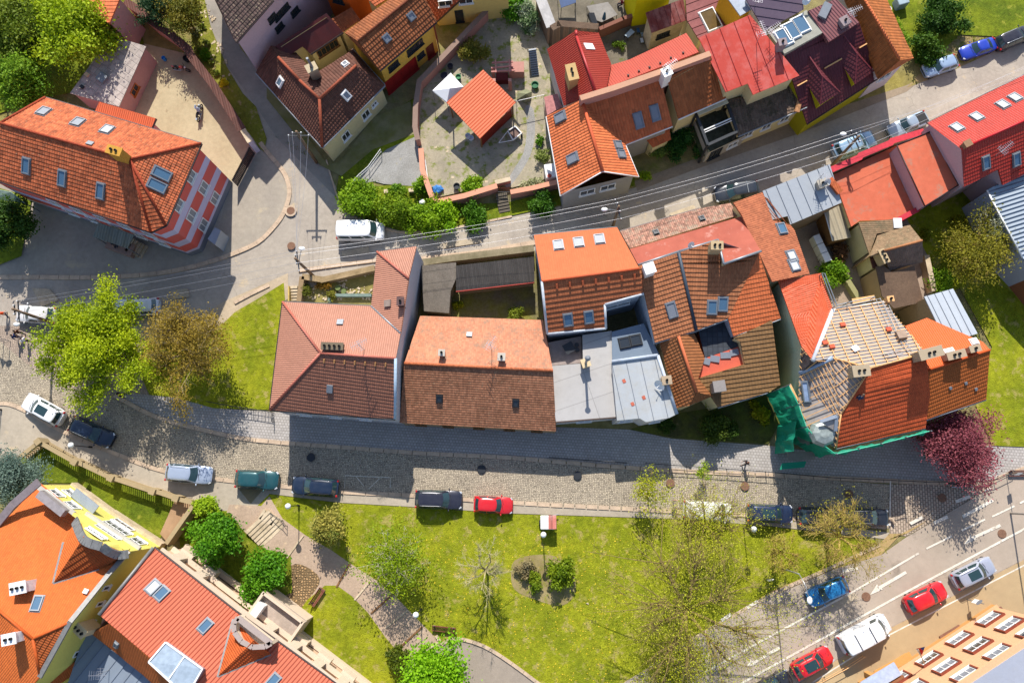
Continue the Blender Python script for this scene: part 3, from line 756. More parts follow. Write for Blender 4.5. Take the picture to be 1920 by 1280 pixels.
MB().poly([P(389,448,2.4),P(403,426,2.4),P(414,432,2.4),P(403,459,2.4)]).build('roof', TIN, r)
q = [P(389,448,2.4),P(403,426,2.4),P(414,432,2.4),P(403,459,2.4)]
mb = MB()
for i in range(4):
    a, b = q[i], q[(i+1)%4]; mb.poly([Vector((a.x,a.y,0)), Vector((b.x,b.y,0)), b, a])
mb.build('cladding', TIN, r)
slab_thing('fabric_awning', 'pale green awning at the far left end of the striped house', 'awning', [(-20,352),(20,360),(46,380),(-20,374)], 3.0, 0.06, plain('green canvas', srgb('8fa596'), 0.8), legs=(2,), zs=[3.4,3.4,2.8,2.8])

# -- white roofed outbuilding
h = House('outbuilding', 'pink outbuilding with pale flat tiled roof by the courtyard', 'outbuilding',
    dict(a=(205,72,3.6), b=(241,77,3.4), c=(274,87,3.0), d=(223,200,3.0), e=(131,175,3.4)), 'abcde', pinkr, 0.15)
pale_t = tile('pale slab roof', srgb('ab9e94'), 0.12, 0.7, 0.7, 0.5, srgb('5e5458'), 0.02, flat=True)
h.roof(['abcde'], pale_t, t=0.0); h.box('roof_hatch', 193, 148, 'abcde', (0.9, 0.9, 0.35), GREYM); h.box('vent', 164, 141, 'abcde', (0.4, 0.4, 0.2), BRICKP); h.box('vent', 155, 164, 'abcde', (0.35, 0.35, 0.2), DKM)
h.window('c', 'd', 0.63, 1.6, 1.3, 0.9, frame=plain('orange frame', srgb('b5652a'), 0.6))
h = House('garden_house', 'pink rendered house corner reaching in from the top left edge', 'house',
    dict(a=(160,-70,6), b=(226,-6,6), c=(205,45,6), d=(120,-20,6)), 'abcd', pinkr, 0.2)
h.roof(['abcd'], tile('orange plain tiles', srgb('c8603a'), 0.2), t=0.04)

# -- walls with coping
def wall_line(name, label, line, hgt, wdt, mat, cope=None, cw=None, cat='wall', group=None, pillars=0, base=0.0, stepb=None, ch=0.08):
    """line given as pixels of the wall's top edge"""
    pts = [P(a, b, hgt) for a, b in line]; c = sum(pts, Vector()) / len(pts); c.z = 0
    r = empty(name, c, 0, label, cat, group); mb = MB(); cb = MB()
    for i in range(len(pts) - 1):
        a, b = pts[i].copy(), pts[i+1].copy(); a.z = b.z = (hgt - (ch if cope else 0)) / 2
        d = (b - a).normalized(); e = d * (wdt/2 if 0 < i else 0); mb.bar(a - e*0.9, b, wdt, hgt - (ch if cope else 0))
        if cope:
            a2, b2 = pts[i].copy(), pts[i+1].copy(); a2.z = b2.z = hgt - ch/2 + 0.003*(i % 2)
            cb.bar(a2 - e*0.9, b2, cw or wdt + 0.14, ch)
    mb.build('wall', mat, r)
    if cope: cb.build('coping', cope, r, udir=(1, 0.3, 0))
    if pillars:
        for p in pts: MB().box((p.x, p.y, hgt/2 + 0.1), (wdt + 0.22, wdt + 0.22, hgt + 0.2), math.atan2(pts[1].y-pts[0].y, pts[1].x-pts[0].x)).build('pillar', mat, r)
    return r
copet = tile('coping tiles', srgb('5f3a33'), 0.2, 0.25, 3.0, amp=0.05)
wall_line('courtyard_wall', 'pink courtyard wall capped with dark brown roof tiles along the lane', [(233,2),(262,20),(282,38),(318,62),(352,92),(357,104),(402,162),(405,168),(454,243)], 2.6, 0.35, pinkr, copet, 0.85, ch=0.12)
wall_line('gate_pier', 'pale pink gate pier at the lower end of the courtyard wall', [(455,243),(469,266)], 2.6, 0.5, plaster('pale pier', srgb('c6b8c8')), STONEL, 0.6)
r = empty('courtyard_gate', P(452,305,0), 0, 'dark brown boarded sliding gate closing the courtyard', 'gate')
A, B = P(467,275,1.9), P(434,338,1.9)
for k in range(24):
    a = A.lerp(B, (k + 0.1)/24); b = A.lerp(B, (k+0.9)/24); a.z = b.z = 0.98
    MB().bar(a, b, 0.05, 1.8).build('board', plain('brown gate board', srgb('45332f'), 0.8, 0.2, 0, 0.2), r)
A.z = B.z = 1.7; MB().bar(A + Vector((0.06,0,0)), B + Vector((0.06,0,0)), 0.06, 0.1).build('rail', DKM, r)
A.z = B.z = 0.4; MB().bar(A + Vector((0.06,0,0)), B + Vector((0.06,0,0)), 0.06, 0.1).build('rail', DKM, r)

# -- pink house at the top
h = House('tall_pink_house', 'tall pale pink house under a dark mottled brown roof', 'house',
    dict(a=(442,80,9.5), b=(512,0,9.5), c=(640,-140,9.5), d=(480,-280,9.5), e=(345,-120,9.5), r1=(392,-30,12.5), r2=(560,-215,12.5)), 'abcde', plaster('pale pink wall', srgb('bfa3a8')), 0.2)
t_b = tile('mottled brown tiles', srgb('57413c'), 0.35, 0.3, 0.36, 0.2, amp=0.04, lich=0.8)
h.roof([('a','b','c','r2','r1'), ('e','d','r2','r1'), ('a','e','r1'), ('c','d','r2')], t_b, 0.36); h.gutter(['ab'], GUTD)
for tt, z in ((0.86, 5.6), (0.95, 7.0), (0.82, 7.5)): h.window('a', 'b', tt, z, 1.1, 0.8, frame=DKM)
for tt, z in ((0.08, 7.0), (0.16, 5.4)): h.window('b', 'c', tt, z, 1.1, 0.8, frame=DKM)

# -- L-shaped brown roofed cottage
t_c = tile('brown concrete tiles', srgb('5e392f'), 0.22, 0.3, 0.36, amp=0.06, patch=0.12)
E, T = 4.2, 7.6
h = House('brown_roofed_cottage', 'cream cottage with dark brown two-ridged tile roof beside the lane', 'cottage',
    dict(W=(480,136,E), N=(508,86,5.6), S=(604,276,E), E=(721,160,E), F=(660,92,E+0.3), r0=(522,108,T-0.6), r1=(562,151,T), r2=(599,186,T), r3=(668,123,T-0.5), i0=(548,92,5.0), i1=(592,138,5.4), i2=(652,100,5.0)),
    ['W','S','E','F','i1','N'], cream, 0.3)
h.roof([('W','S','r2','r1','r0'), ('W','r0','N'), ('S','E','r3','r2'), ('E','F','r3'), ('N','r0','r1','i1','i0'), ('r1','r2','i1'), ('r2','r3','i2','i1'), ('r3','F','i2')], t_c, 0.36, 0.05)
h.edge([('r0','r1'),('r1','r2'),('r2','S'),('r2','r3')], plain('brown ridge clay', srgb('8f4a34'), 0.8, 0.2, 0, 0.15, 6), 0.15); h.gutter([('S','E'),('W','S'),('E','F')], GUT)
h.skylight(526,154, 'W.S.r2.r1.r0', 0.7, 1.0, WHITEP); h.skylight(649,179, 'S.E.r3.r2', 0.7, 0.9, WHITEP, GREYG); h.skylight(648,121, 'r2.r3.i2.i1', 0.6, 0.8, WHITEP, GREYG)
h.chimney(594,146, 'r1.r2.i1', 0.8, 1.0, 2.0, plaster('pale chimney', srgb('b3a386')), flues=1, ang=0.5)
c = h.c; q = onplane(594,146,*h.plane('r1.r2.i1')); MB().tube([q + Vector((0.1,0,2.1)), q + Vector((0,0.1,3.6))], 0.13, 10).build('flue_pipe', GREYM, h.root)
for tt in (0.3, 0.66): h.window('S', 'E', tt, 2.0, 1.1, 1.3)
h.window('S', 'E', 0.82, 2.2, 0.8, 0.6)
h = House('red_lean_to', 'dark red metal lean-to roof wedged between the tall pink house and its yard', 'lean-to',
    dict(a=(516,87,6.4), b=(612,25,6.4), c=(643,60,4.8), d=(582,101,4.8), e=(567,88,5.2), f=(540,106,5.2)), 'abcdef', cream, 0.3)
h.roof(['abcdef'], seam('dark red roofing', srgb('5d2429'), 0.6, 0.1, 0.6, srgb('3a3234'), rough=0.7), t=0); h.gutter(['cd'], GUTD); h.window('c','d',0.5,3.4,2.6,1.3, frame=WOOD, mull=4)
h = House('tiled_shed', 'small brown tiled shed roof in the yard behind the yellow terrace', 'shed',
    dict(a=(618,38,5.5), b=(659,14,5.5), c=(676,38,4.6), d=(640,63,4.6)), 'abcd', cream, 0.2)
h.roof(['abcd'], tile('orange brown tiles', srgb('8c4527'), 0.2), 0.36)
h = House('orange_gable_house', 'orange rendered house end at the top edge beside the pink wall', 'house',
    dict(a=(600,-20,7), b=(650,-6,7), c=(700,-60,7), d=(640,-90,7)), 'abcd', plaster('orange render', srgb('b4551f')), 0.2)
h.roof(['abcd'], tile('orange clay tiles', srgb('b8542c'), 0.2), 0.36); h.window('a','b',0.5,5.5,1.2,0.8, frame=DKM)
h = House('rear_tiled_wing', 'orange tiled rear wing at the top edge behind the yellow terrace', 'house',
    dict(a=(683,-8,6.4), b=(703,12,6.0), c=(738,-8,6.0), d=(720,-50,6.6)), 'abcd', cream, 0.2)
h.roof(['abcd'], tile('clay tiles', srgb('b5532e'), 0.2), 0.36)

# -- yellow terrace
t_o = tile('brown orange clay tiles', srgb('8a4a2a'), 0.25, 0.3, 0.45, 0.1, amp=0.06)
E, T = 5.6, 8.0
h = House('yellow_terraced_house', 'yellow terraced house with red garage door and orange-brown roof', 'house',
    dict(nw=(647,62,E+0.6), sw=(712,132,E), se=(818,41,E), ne=(758,-22,E+0.6), rw=(672,78,T), re=(787,-18,T)), ['nw','sw','se','ne'], yellowr, 0.3)
h.roof([('nw','ne','re','rw'), ('sw','se','re','rw'), ('nw','sw','rw'), ('ne','se','re')], t_o, 0.45, 0.06)
h.edge([('rw','re')], plain('dark ridge clay', srgb('6c3a26'), 0.8, 0.2, 0, 0.3, 6)); h.gutter([('sw','se')], GUTD)
fs = 'sw.se.re.rw'; h.skylight(725,72, fs, 0.7, 0.7, GREYM, GREYG); h.skylight(771,31, fs, 0.7, 0.7, GREYM, GREYG)
h.window('sw','se',0.2,4.0,1.4,0.9, DKM); h.window('sw','se',0.62,4.0,2.2,1.0, DKM, mull=2); h.window('sw','se',0.68,1.9,1.0,0.8, DKM)
h.window('sw','se',0.28,1.3,4.4,2.4, plain('red garage frame', srgb('8e1c1c'), 0.5), plain('red garage panel', srgb('8e1c1c'), 0.5), 3, 'garage_door')
h.window('sw','se',0.86,1.2,1.0,2.2, plain('dark red door frame', srgb('6c1c1c'), 0.5), plain('dark red door leaf', srgb('5c1818'), 0.5), 0, 'door')
MB().tube([h.ins['se'] + Vector((0,0.0,0.05)) + Vector((0.15,-0.15,0)), Vector((h.ins['se'].x + 0.15, h.ins['se'].y - 0.15, 0))], 0.08).build('downpipe', plain('rust red pipe', srgb('7c2c1f'), 0.5), h.root)
h = House('red_terraced_house', 'pale yellow terraced house with redder brown roof beside the yellow one', 'house',
    dict(nw=(760,-24,E+0.6), sw=(819,40,E), se=(960,-90,E), ne=(900,-150,E+0.6), rw=(788,-20,T-0.3), re=(930,-120,T-0.3)), ['nw','sw','se','ne'], plaster('pale yellow render', srgb('cdb46c'), 0.25), 0.3)
h.roof([('nw','ne','re','rw'), ('sw','se','re','rw'), ('ne','se','re'), ('nw','sw','rw')], tile('red brown clay tiles', srgb('8a3a26'), 0.25, 0.3, 0.45, amp=0.06), 0.45, 0.06); h.gutter([('sw','se')], GUTD)
for tt in (0.14, 0.42): h.window('sw','se',tt,4.0,1.5,1.0, WHITEP)
h.window('sw','se',0.3,1.4,0.9,2.1, DKM, name='door', mull=0)

# -- garden walls of the building yard
pinkw = plaster('faded pink wall', srgb('b38377'), 0.4)
wall_line('yard_wall', 'high pinkish yard wall running up beside the yellow terrace', [(926,-4),(908,24),(847,88),(786,152),(779,198),(778,238),(783,262)], 1.7, 0.45, pinkw, plaster('dull coping', srgb('8b7468')), 0.55)
wall_line('street_garden_wall', 'salmon pink garden wall above the green bank', [(789,278),(792,318),(813,379),(870,367),(932,348)], 1.5, 0.4, pinkw, plaster('salmon coping', srgb('cf9277'), 0.2), 0.55)
wall_line('east_garden_wall', 'salmon pink garden wall ending at the orange gabled house', [(957,360),(1000,352),(1048,340)], 1.5, 0.4, pinkw, plaster('salmon coping', srgb('cf9277'), 0.2), 0.5)
wall_line('garden_gate_wall', 'low pale wall piece beside the red garden gate', [(928,342),(957,335)], 1.0, 0.3, pinkw, STONEL)
r = empty('garden_gate', P(944,360,0), 0, 'rust red garden gate between the two salmon walls', 'gate')
for k in range(7):
    a = P(934 + k*3.4, 360 + (0.1*k), 0); MB().bar(a + Vector((0,0,0.05)), a + Vector((0,0,1.2)), 0.06, 0.04, Vector((1,0,0))).build('slat', plain('rust red gate', srgb('8c2c1c'), 0.6), r)
MB().bar(P(933,360,1.0), P(956,360,1.0), 0.05, 0.06).build('rail', DKM, r)
stairs('bank_steps', 'dark timber steps in the green bank below the garden gate', (948,404), (940,366), 1.2, 7, 0, 0.6, plain('dark sleepers', srgb('5c5448'), 0.9))

# -- orange pavilion
r = empty('garden_pavilion', P(905,196,0), 0, 'square red metal roofed pavilion in the middle of the gravel yard', 'pavilion')
q = [P(906,131,3.8), P(967,192,3.3), P(900,260,3.0), P(837,192,3.5)]
mb = MB(); slope(mb, q, t=0, thick=0.12, ribs=0.0, udir=(q[1]-q[0])); mb.build('roof', seam('coral trapezoid sheet', srgb('d65a3c'), 0.3, 0.03, 0.04, wave=0.018, metal=0.0, rough=0.5), r, udir=(q[1]-q[0]))
c = sum(q, Vector())/4
for p in q:
    p = p.lerp(c, 0.1); MB().bar((p.x,p.y,0), (p.x,p.y,p.z-0.1), 0.14, 0.14).build('post', WOOD, r)
for i in (0, 1, 2, 3):
    a, b = q[i].lerp(c, 0.1), q[(i+1)%4].lerp(c, 0.1); MB().bar(a - Vector((0,0,0.22)), b - Vector((0,0,0.22)), 0.12, 0.16).build('beam', plain('red beam', srgb('8c2a1c'), 0.6), r)
a, b = q[1].lerp(c, 0.14), q[2].lerp(c, 0.14); mb = MB(); mb.bar(Vector((a.x,a.y,1.0)), Vector((b.x,b.y,1.0)), 0.06, 2.0); mb.build('side_wall', plain('red board wall', srgb('7a2418'), 0.7), r)
r = empty('garden_tent', P(840,170,0), 0, 'white square pop-up tent beside the red pavilion', 'tent')
q = [P(845,137,2.3), P(869,163,2.3), P(838,192,2.3), P(811,170,2.3)]; ap = P(843,166,3.0)
mb = MB()
for i in range(4):
    a, b = q[i], q[(i+1)%4]; mb.poly([a, b, ap]); mb.poly([a - Vector((0,0,0.3)), b - Vector((0,0,0.3)), b, a])
mb.build('canopy', plain('white canvas', (0.8,0.8,0.82), 0.7, 0.2, 0, 0.02), r)
for p in q: MB().tube([(p.x,p.y,0), p], 0.03, 6).build('leg', GREYM, r)

# -- orange gabled house by the street
t_or = tile('bright orange tiles', srgb('c25c34'), 0.16, 0.3, 0.42, amp=0.06, patch=0.1)
t_or2 = tile('orange brown tiles a', srgb('a0532c'), 0.2, 0.28, 0.42, amp=0.06, patch=0.12)
E, T = 5.2, 8.6
h = House('orange_gabled_house', 'orange tiled gabled house beside the street with grey shuttered roof windows', 'house',
    dict(nw=(1025,218,E), sw=(1052,367,E), se=(1197,332,E), v=(1172,271,E), rn=(1091,186,T), rs=(1130,322,T), x=(1261,236,E), y=(1237,142,T), z=(1188,145,E+1.0), nn=(1060,200,E)), ['nw','sw','se','v','x','y','rn'], plaster('grey gable', srgb('8d8a88')), 0.35)
h.roof([('nw','sw','rs','rn'), ('rn','rs','se','v'), ('rn','v','x','y')], t_or, 0.42, 0.055)
h.edge([('rn','rs')], plain('orange ridge clay', srgb('c05a38'), 0.7, 0.2, 0, 0.1, 6), 0.16); h.gutter([('nw','sw'), ('v','x'), ('v','se')], WHITEP, 0.07)
h.edge([('sw','rs'),('rs','se')], WHITEP, 0.06, 'verge_board')
for q in ((1051,220), (1074,297)): h.skylight(*q, 'nw.sw.rs.rn', 0.95, 1.25, GREYM, GREYG)
for q in ((1158,272), (1164,289)): h.skylight(*q, 'rn.rs.se.v', 0.85, 1.0, GREYM, GREYG)
for q in ((1197,226), (1228,212)): h.skylight(*q, 'rn.v.x.y', 0.85, 1.5, GREYM, GREYG)
h.window('sw','se',0.35,3.4,1.6,1.2); h.window('sw','se',0.65,3.4,1.6,1.2)
wall_line('parapet_wall', 'sandstone coloured firewall parapet between the crimson and orange tiled roofs', [(1088,184),(1150,165),(1240,134),(1332,100)], 9.0, 0.45, pinkw, plaster('sandstone coping', srgb('b98e74'), 0.3), 0.55)
h = House('porch_roof', 'small red tiled porch roof beside the ivy behind the gabled house', 'porch',
    dict(a=(1212,262,3.4), b=(1255,238,3.4), c=(1258,262,2.8), d=(1225,277,2.8)), 'abcd', cream, 0.2)
h.roof(['abcd'], t_or, 0.42)
h = House('yard_lean_to', 'small faded pink flat lean-to at the west side of the crimson house', 'lean-to',
    dict(a=(1020,182,3.0), b=(1045,176,3.2), c=(1054,200,3.2), d=(1026,216,3.0)), 'abcd', pinkr, 0.1)
h.roof(['abcd'], plain('faded pink sheet', srgb('a8706c'), 0.7, 0.2, 0, 0.2), t=0)
# -- crimson hipped house
crim = tile('crimson steel tiles', srgb('8e1f22'), 0.06, 0.22, 0.36, amp=0.045, rough=0.5, patch=0.06)
E, T = 6.2, 9.2
h = House('crimson_hipped_house', 'crimson hipped steel tile roof with a stone chimney, west of the rear yard', 'house',
    dict(w=(1026,92,E), s=(1057,198,E), m=(1088,186,E), n=(1080,58,E+0.6), p=(1081,69,T), q=(1116,170,T), a=(1122,62,E), b=(1146,121,E), c=(1137,166,E)), ['w','s','m','c','b','a','n'], whiter, 0.3)
h.roof([('n','w','s','m','q','p'), ('p','q','c','b','a'), ('n','p','a')], crim, 0.36, 0.035)
h.edge([('p','q'),('p','n')], plain('crimson ridge', srgb('a32a2a'), 0.45, 0.4, 0, 0.03), 0.14)
h.box('roof_ladder', 1104, 88, 'p.q.c.b.a', (0.7, 1.3, 0.08), WHITEP); h.chimney(1071,152, 'n.w.s.m.q.p', 0.9, 1.6, 1.7, plaster('sandy chimney', srgb('b89a6a')), flues=2, ang=1.8)
h = House('crimson_low_wing', 'long low crimson metal roof between the rear yard and the firewall parapet', 'house wing',
    dict(a=(1146,122,5.6), b=(1180,112,5.6), c=(1287,62,5.6), d=(1310,98,7.2), e=(1137,165,7.2)), 'abcde', cream, 0.2)
h.roof(['abcde'], seam('crimson trapezoid sheet', srgb('b0403c'), 0.25, 0.03, 0.08, wave=0.03, metal=0.0), t=0)
for q in ((1178,143), (1198,135), (1218,128), (1238,120), (1258,110), (1281,101)): h.box('snow_hook', *q, 'abcde', (0.15, 0.2, 0.15), GUTD)
rust = seam('rusty red sheet', srgb('7c3334'), 0.6, 0.15, 0.6, srgb('a8807c'), rough=0.6)
h = House('rusty_red_shed', 'shed with faded patchy dark red sheet roof beside the yellow wall', 'shed',
    dict(a=(1211,24,4.6), b=(1281,-2,4.6), c=(1288,38,3.8), d=(1222,62,3.8)), 'abcd', STONEL, 0.2)
h.roof(['abcd'], rust, t=0, ribs=0.6); h.window('d','c',0.4,2.2,1.5,0.8, DKM)
h = House('dark_red_workshop', 'dark red sheet roofed workshop with a rooflight hole at the top edge', 'workshop',
    dict(a=(1284,-30,4.6), b=(1352,-30,4.6), c=(1400,40,4.6), d=(1400,72,4.6), e=(1310,74,4.6), f=(1288,38,4.6)), 'abcdef', cream, 0.2)
h.roof(['abcdef'], seam('dark red flat sheet', srgb('74353a'), 0.9, 0.1, 0.5, srgb('8c5450'), rough=0.55), t=0, ribs=0.9, udir=(0.4,-1,0)); h.skylight(1332,38,'abcdef',1.6,2.4, WHITEP, plain('brown glass', srgb('5c4a2a'), 0.2), ang=0.4)
h = House('bright_yellow_house', 'house with bright lemon yellow rear wall at the top edge', 'house',
    dict(a=(1185,-92,9), b=(1203,-44,9), c=(1274,-56,9), d=(1262,-104,9)), 'abcd', plaster('lemon render', srgb('c2bb12'), 0.1), 0.1)
h.roof(['abcd'], t_or2, 0.42)
h = House('ochre_house', 'house with ochre wall at the top edge beside the dark workshop', 'house',
    dict(a=(1352,-20,8), b=(1388,30,8), c=(1412,16,8), d=(1392,-30,8)), 'abcd', plaster('ochre render', srgb('c89a2c'), 0.15), 0.1)
h.roof(['abcd'], TIN, t=0)
wall_line('yard_boundary_wall', 'old brick yard wall with pale slab coping at the top edge', [(1012,-8),(1034,50)], 3.2, 0.8, plaster('old brick', srgb('806a58'), 0.5), ground('pale slabs', srgb('b5b2b0'), srgb('9d9a98'), 0.8, 4), 1.1)
wall_line('crumbling_brick_wall', 'crumbling brown brick wall behind the crimson hipped roof', [(1034,53),(1050,44),(1122,50)], 3.4, 0.7, stones('weathered brick', srgb('7c6450'), srgb('6a5342'), srgb('554a40'), brick=True, bw=0.25, bh=0.1, jw=0.02), None)
wall_line('rear_yard_wall', 'low brick rear wall joining the crumbling wall to the rusty shed', [(1124,54),(1170,34),(1210,20)], 1.8, 0.4, plaster('dull red brick', srgb('7d5548'), 0.5), None)
def tarp(name, label, cat, px, z, mat, th=0.06):
    pts = [P(a, b, z) for a, b in px]; c = sum(pts, Vector())/len(pts); r = empty(name, Vector((c.x,c.y,0)), 0, label, cat)
    mb = MB(); slope(mb, pts, t=0, thick=th); mb.build('cover', mat, r); mb = MB()
    for p in pts: mb2 = MB().bar((p.x*0.96+c.x*0.04,p.y*0.96+c.y*0.04,0),(p.x*0.96+c.x*0.04,p.y*0.96+c.y*0.04,z-th),0.06,0.06,Vector((1,0,0))); mb2.build('post', DKM, r)
    return r
tarp('blue_tarpaulin', 'dark blue tarpaulin cover in the shaded rear yard at the top edge', 'tarpaulin', [(1046,-12),(1080,-12),(1080,5),(1052,15)], 1.8, plain('blue tarpaulin', srgb('24406a'), 0.6))
tarp('garden_table', 'pale round topped table area under a folded blue parasol in the rear yard', 'table', [(1100,12),(1140,4),(1158,28),(1128,42),(1112,36)], 0.75, ground('grey slab', srgb('8f8a84'), srgb('7f7a74'), 0.5, 3))
r = empty('folded_parasol', P(1132,38,0), 0, 'folded blue parasol standing by the table in the rear yard', 'parasol')
MB().tube([P(1132,38,0), P(1132,38,2.3)], 0.03, 6).build('pole', GREYM, r); MB().lathe(P(1132,38,0.9), [(0.06,0),(0.22,0.25),(0.12,1.2),(0.03,1.5)], 10).build('canopy', plain('blue parasol cloth', srgb('2f5f7c'), 0.7), r)
tarp('timber_lean_to', 'black felt lean-to leaning beside the garden table in the rear yard', 'lean-to', [(1103,24),(1114,24),(1123,50),(1109,42)], 1.9, plain('black felt', srgb('23262c'), 0.9))
tarp('white_bench_table', 'small white trestle table in the dark garden behind the crimson house', 'table', [(1171,66),(1183,54),(1190,60),(1178,71)], 0.75, plain('pale blue board', srgb('9fb0bd'), 0.6))
for k, (a, lb) in enumerate((((1196,56), 'blue'), ((1204,64), 'grey'), ((1203,75), 'white'))):
    tarp('folding_chair', lb + ' folding chair among dark clutter behind the crimson house', 'chair', [(a[0]-3,a[1]-3),(a[0]+2,a[1]-4),(a[0]+4,a[1]+4),(a[0]-1,a[1]+5)], 0.5, plain(lb + ' chair cloth', srgb({'blue':'3a5a80','grey':'70808c','white':'b5bcc6'}[lb]), 0.7))

# -- east part of the block
h = House('orange_single_slope_house', 'orange tiled single slope roof between the ivy strip and the bright red roof', 'house',
    dict(a=(1251,147,8.8), b=(1332,104,8.8), c=(1361,184,5.6), d=(1272,223,5.6)), 'abcd', cream, 0.25)
h.roof(['abcd'], t_or2, 0.42, 0.055); h.gutter(['cd'], WHITEP, 0.08)
h.chimney(1246,148,'abcd',0.8,0.8,1.3,WHITEP,flues=1)
def antenna(px, py, f, hs, hgt=2.2, name='antenna', seed=0):
    p = onplane(px, py, *hs.plane(f)); rg = random.Random(seed); a = rg.random()*3
    mb = MB().tube([p, p + Vector((0,0,hgt))], 0.03, 6); t = p + Vector((0,0,hgt)); d = Vector((math.cos(a), math.sin(a), 0)); n = Vector((-d.y, d.x, 0))
    mb.bar(t - d*0.7, t + d*0.9, 0.03, 0.03)
    for k in range(8): q = t + d*(-0.6 + k*0.2); mb.bar(q - n*(0.4 - k*0.02), q + n*(0.4 - k*0.02), 0.02, 0.02)
    t2 = p + Vector((0,0,hgt*0.7)); mb.bar(t2 - n*0.5, t2 + n*0.5, 0.03, 0.03)
    for k in range(5): q = t2 + n*(-0.45 + k*0.22); mb.bar(q - d*0.3, q + d*0.3, 0.02, 0.02)
    return mb.build(name, plain('pale aluminium', (0.5,0.5,0.52), 0.4, 0.5, 0.7, 0), hs.root)
def dish(px, py, f, hs, r=0.42, hgt=1.2, name='satellite_dish', az=0.4):
    p = onplane(px, py, *hs.plane(f)); t = p + Vector((0,0,hgt)); mb = MB().tube([p, t], 0.035, 6)
    d = Vector((math.sin(az)*0.8, -math.cos(az)*0.8, 0.6)).normalized(); x = d.orthogonal().normalized(); y = d.cross(x); o = len(mb.v)
    c = t + d*0.1
    for i, (k, q) in enumerate(((0.0, 0), (0.5, 0.03), (1, 0.13))):
        for j in range(14): mb.v.append(c + (x*math.cos(j*2*math.pi/14) + y*math.sin(j*2*math.pi/14))*r*max(k, 0.02) + d*q)
    for i in range(2):
        for j in range(14): j2 = (j+1)%14; mb.f.append((o+i*14+j, o+i*14+j2, o+(i+1)*14+j2, o+(i+1)*14+j)); mb.m.append(0)
    mb.tube([c, c + d*0.5], 0.02, 5); mb.ball(c + d*0.5, 0.06, 6)
    return mb.build(name, WHITEP, hs.root, smooth=False)
antenna(1251,137,'abcd',h,1.5,seed=3); dish(1243,140,'abcd',h,0.4,0.8)
redm = seam('bright red sheet', srgb('c23437'), 1.5, 0.05, 0.5, srgb('cf8078'), rough=0.5, metal=0.0)
h = House('bright_red_sheet_house', 'bright red standing seam roof with an antenna mast, stepped lower edge', 'house',
    dict(a=(1310,71,9.0), b=(1406,28,9.0), c=(1499,142,7.6), d=(1412,178,7.2), e=(1402,157,7.3), f=(1361,173,7.2)), 'abcdef', cream, 0.25)
redr = plain('red seam rib', srgb('8c2326'), 0.5); h.roof(['abcdef'], redm, t=0, ribs=1.5, udir=(0.93,0.37,0), rmat=redr); antenna(1418,82,'abcdef',h,2.5,seed=5); antenna(1442,70,'abcdef',h,1.5,seed=8)
h.chimney(1460,92,'abcdef',0.6,0.7,1.2,plaster('grey chimney', srgb('8d7f80')),flues=1)
h = House('plum_sheet_house', 'dull plum grey standing seam roof at the top edge with dish and antennas', 'house',
    dict(a=(1395,-8,9.0), b=(1500,-60,9.0), c=(1507,18,8.0), d=(1434,58,8.0)), 'abcd', whiter, 0.2)
h.roof(['abcd'], seam('plum sheet', srgb('5c4c5c'), 0.9, 0.03, 0.1, srgb('7c6c78'), metal=0.0), t=0, ribs=0.9, udir=(0.1,0.99,0)); dish(1505,8,'abcd',h,0.5,0.8); antenna(1415,12,'abcd',h,1.6,seed=9)
# maroon house with dormers
mar = tile('maroon steel tiles', srgb('5e2530'), 0.1, 0.3, 0.36, amp=0.035, rough=0.5, patch=0.08)
E = 5.2
h = House('maroon_dormer_house', 'maroon tiled house with two pyramid dormers and three roof panels', 'house',
    dict(a=(1471,101,7.4), b=(1547,60,7.4), c=(1554,79,7.6), d=(1611,43,7.6), e=(1645,147,3.6), f=(1513,232,3.4), g=(1489,160,5.4)), 'abcdefg', plaster('olive yellow render', srgb('9a941f'), 0.2), 0.1, pitch=1)
h.roof(['agfedcb'], mar, 0.36, 0.04); f = 'agfedcb'
V2 = dict(k=(1512,19,8.0), l=(1547,59,8.0), m=(1471,101,8.0), n=(1442,63,8.0))
for k_, v_ in V2.items(): h.V[k_] = P(*v_); h.px[k_] = v_
h.roof(['klmn'], ground('pale roof felt', srgb('9c9a8e'), srgb('8d8b80'), 0.4, 3), t=0, thick=0.7, name='flat_deck')
for q in ((1473,69), (1487,57), (1505,45)): h.skylight(q[0]-4, q[1]+2, 'klmn', 1.3, 1.8, WHITEP, BLUEG, ang=0.45)
for k_, v_ in dict(p=(1516,20,8.3), q=(1568,-2,8.3), r=(1611,42,7.9), s=(1554,79,7.9)).items(): h.V[k_] = P(*v_); h.px[k_] = v_
h.roof(['pqrs'], seam('mauve trapezoid sheet', srgb('7d4a50'), 0.3, 0.03, 0.05, wave=0.04, metal=0), t=0, thick=0.5, name='flat_metal_roof', udir=(0.7,0.6,0))
h.chimney(1580,46,'pqrs',0.8,0.8,0.6,plaster('grey chimney', srgb('8d7f80')),flues=1); antenna(1590,36,'pqrs',h,1.5,seed=1); h.box('hatch',1545,22,'pqrs',(1.6,0.8,0.3),GREYM,ang=0.6)
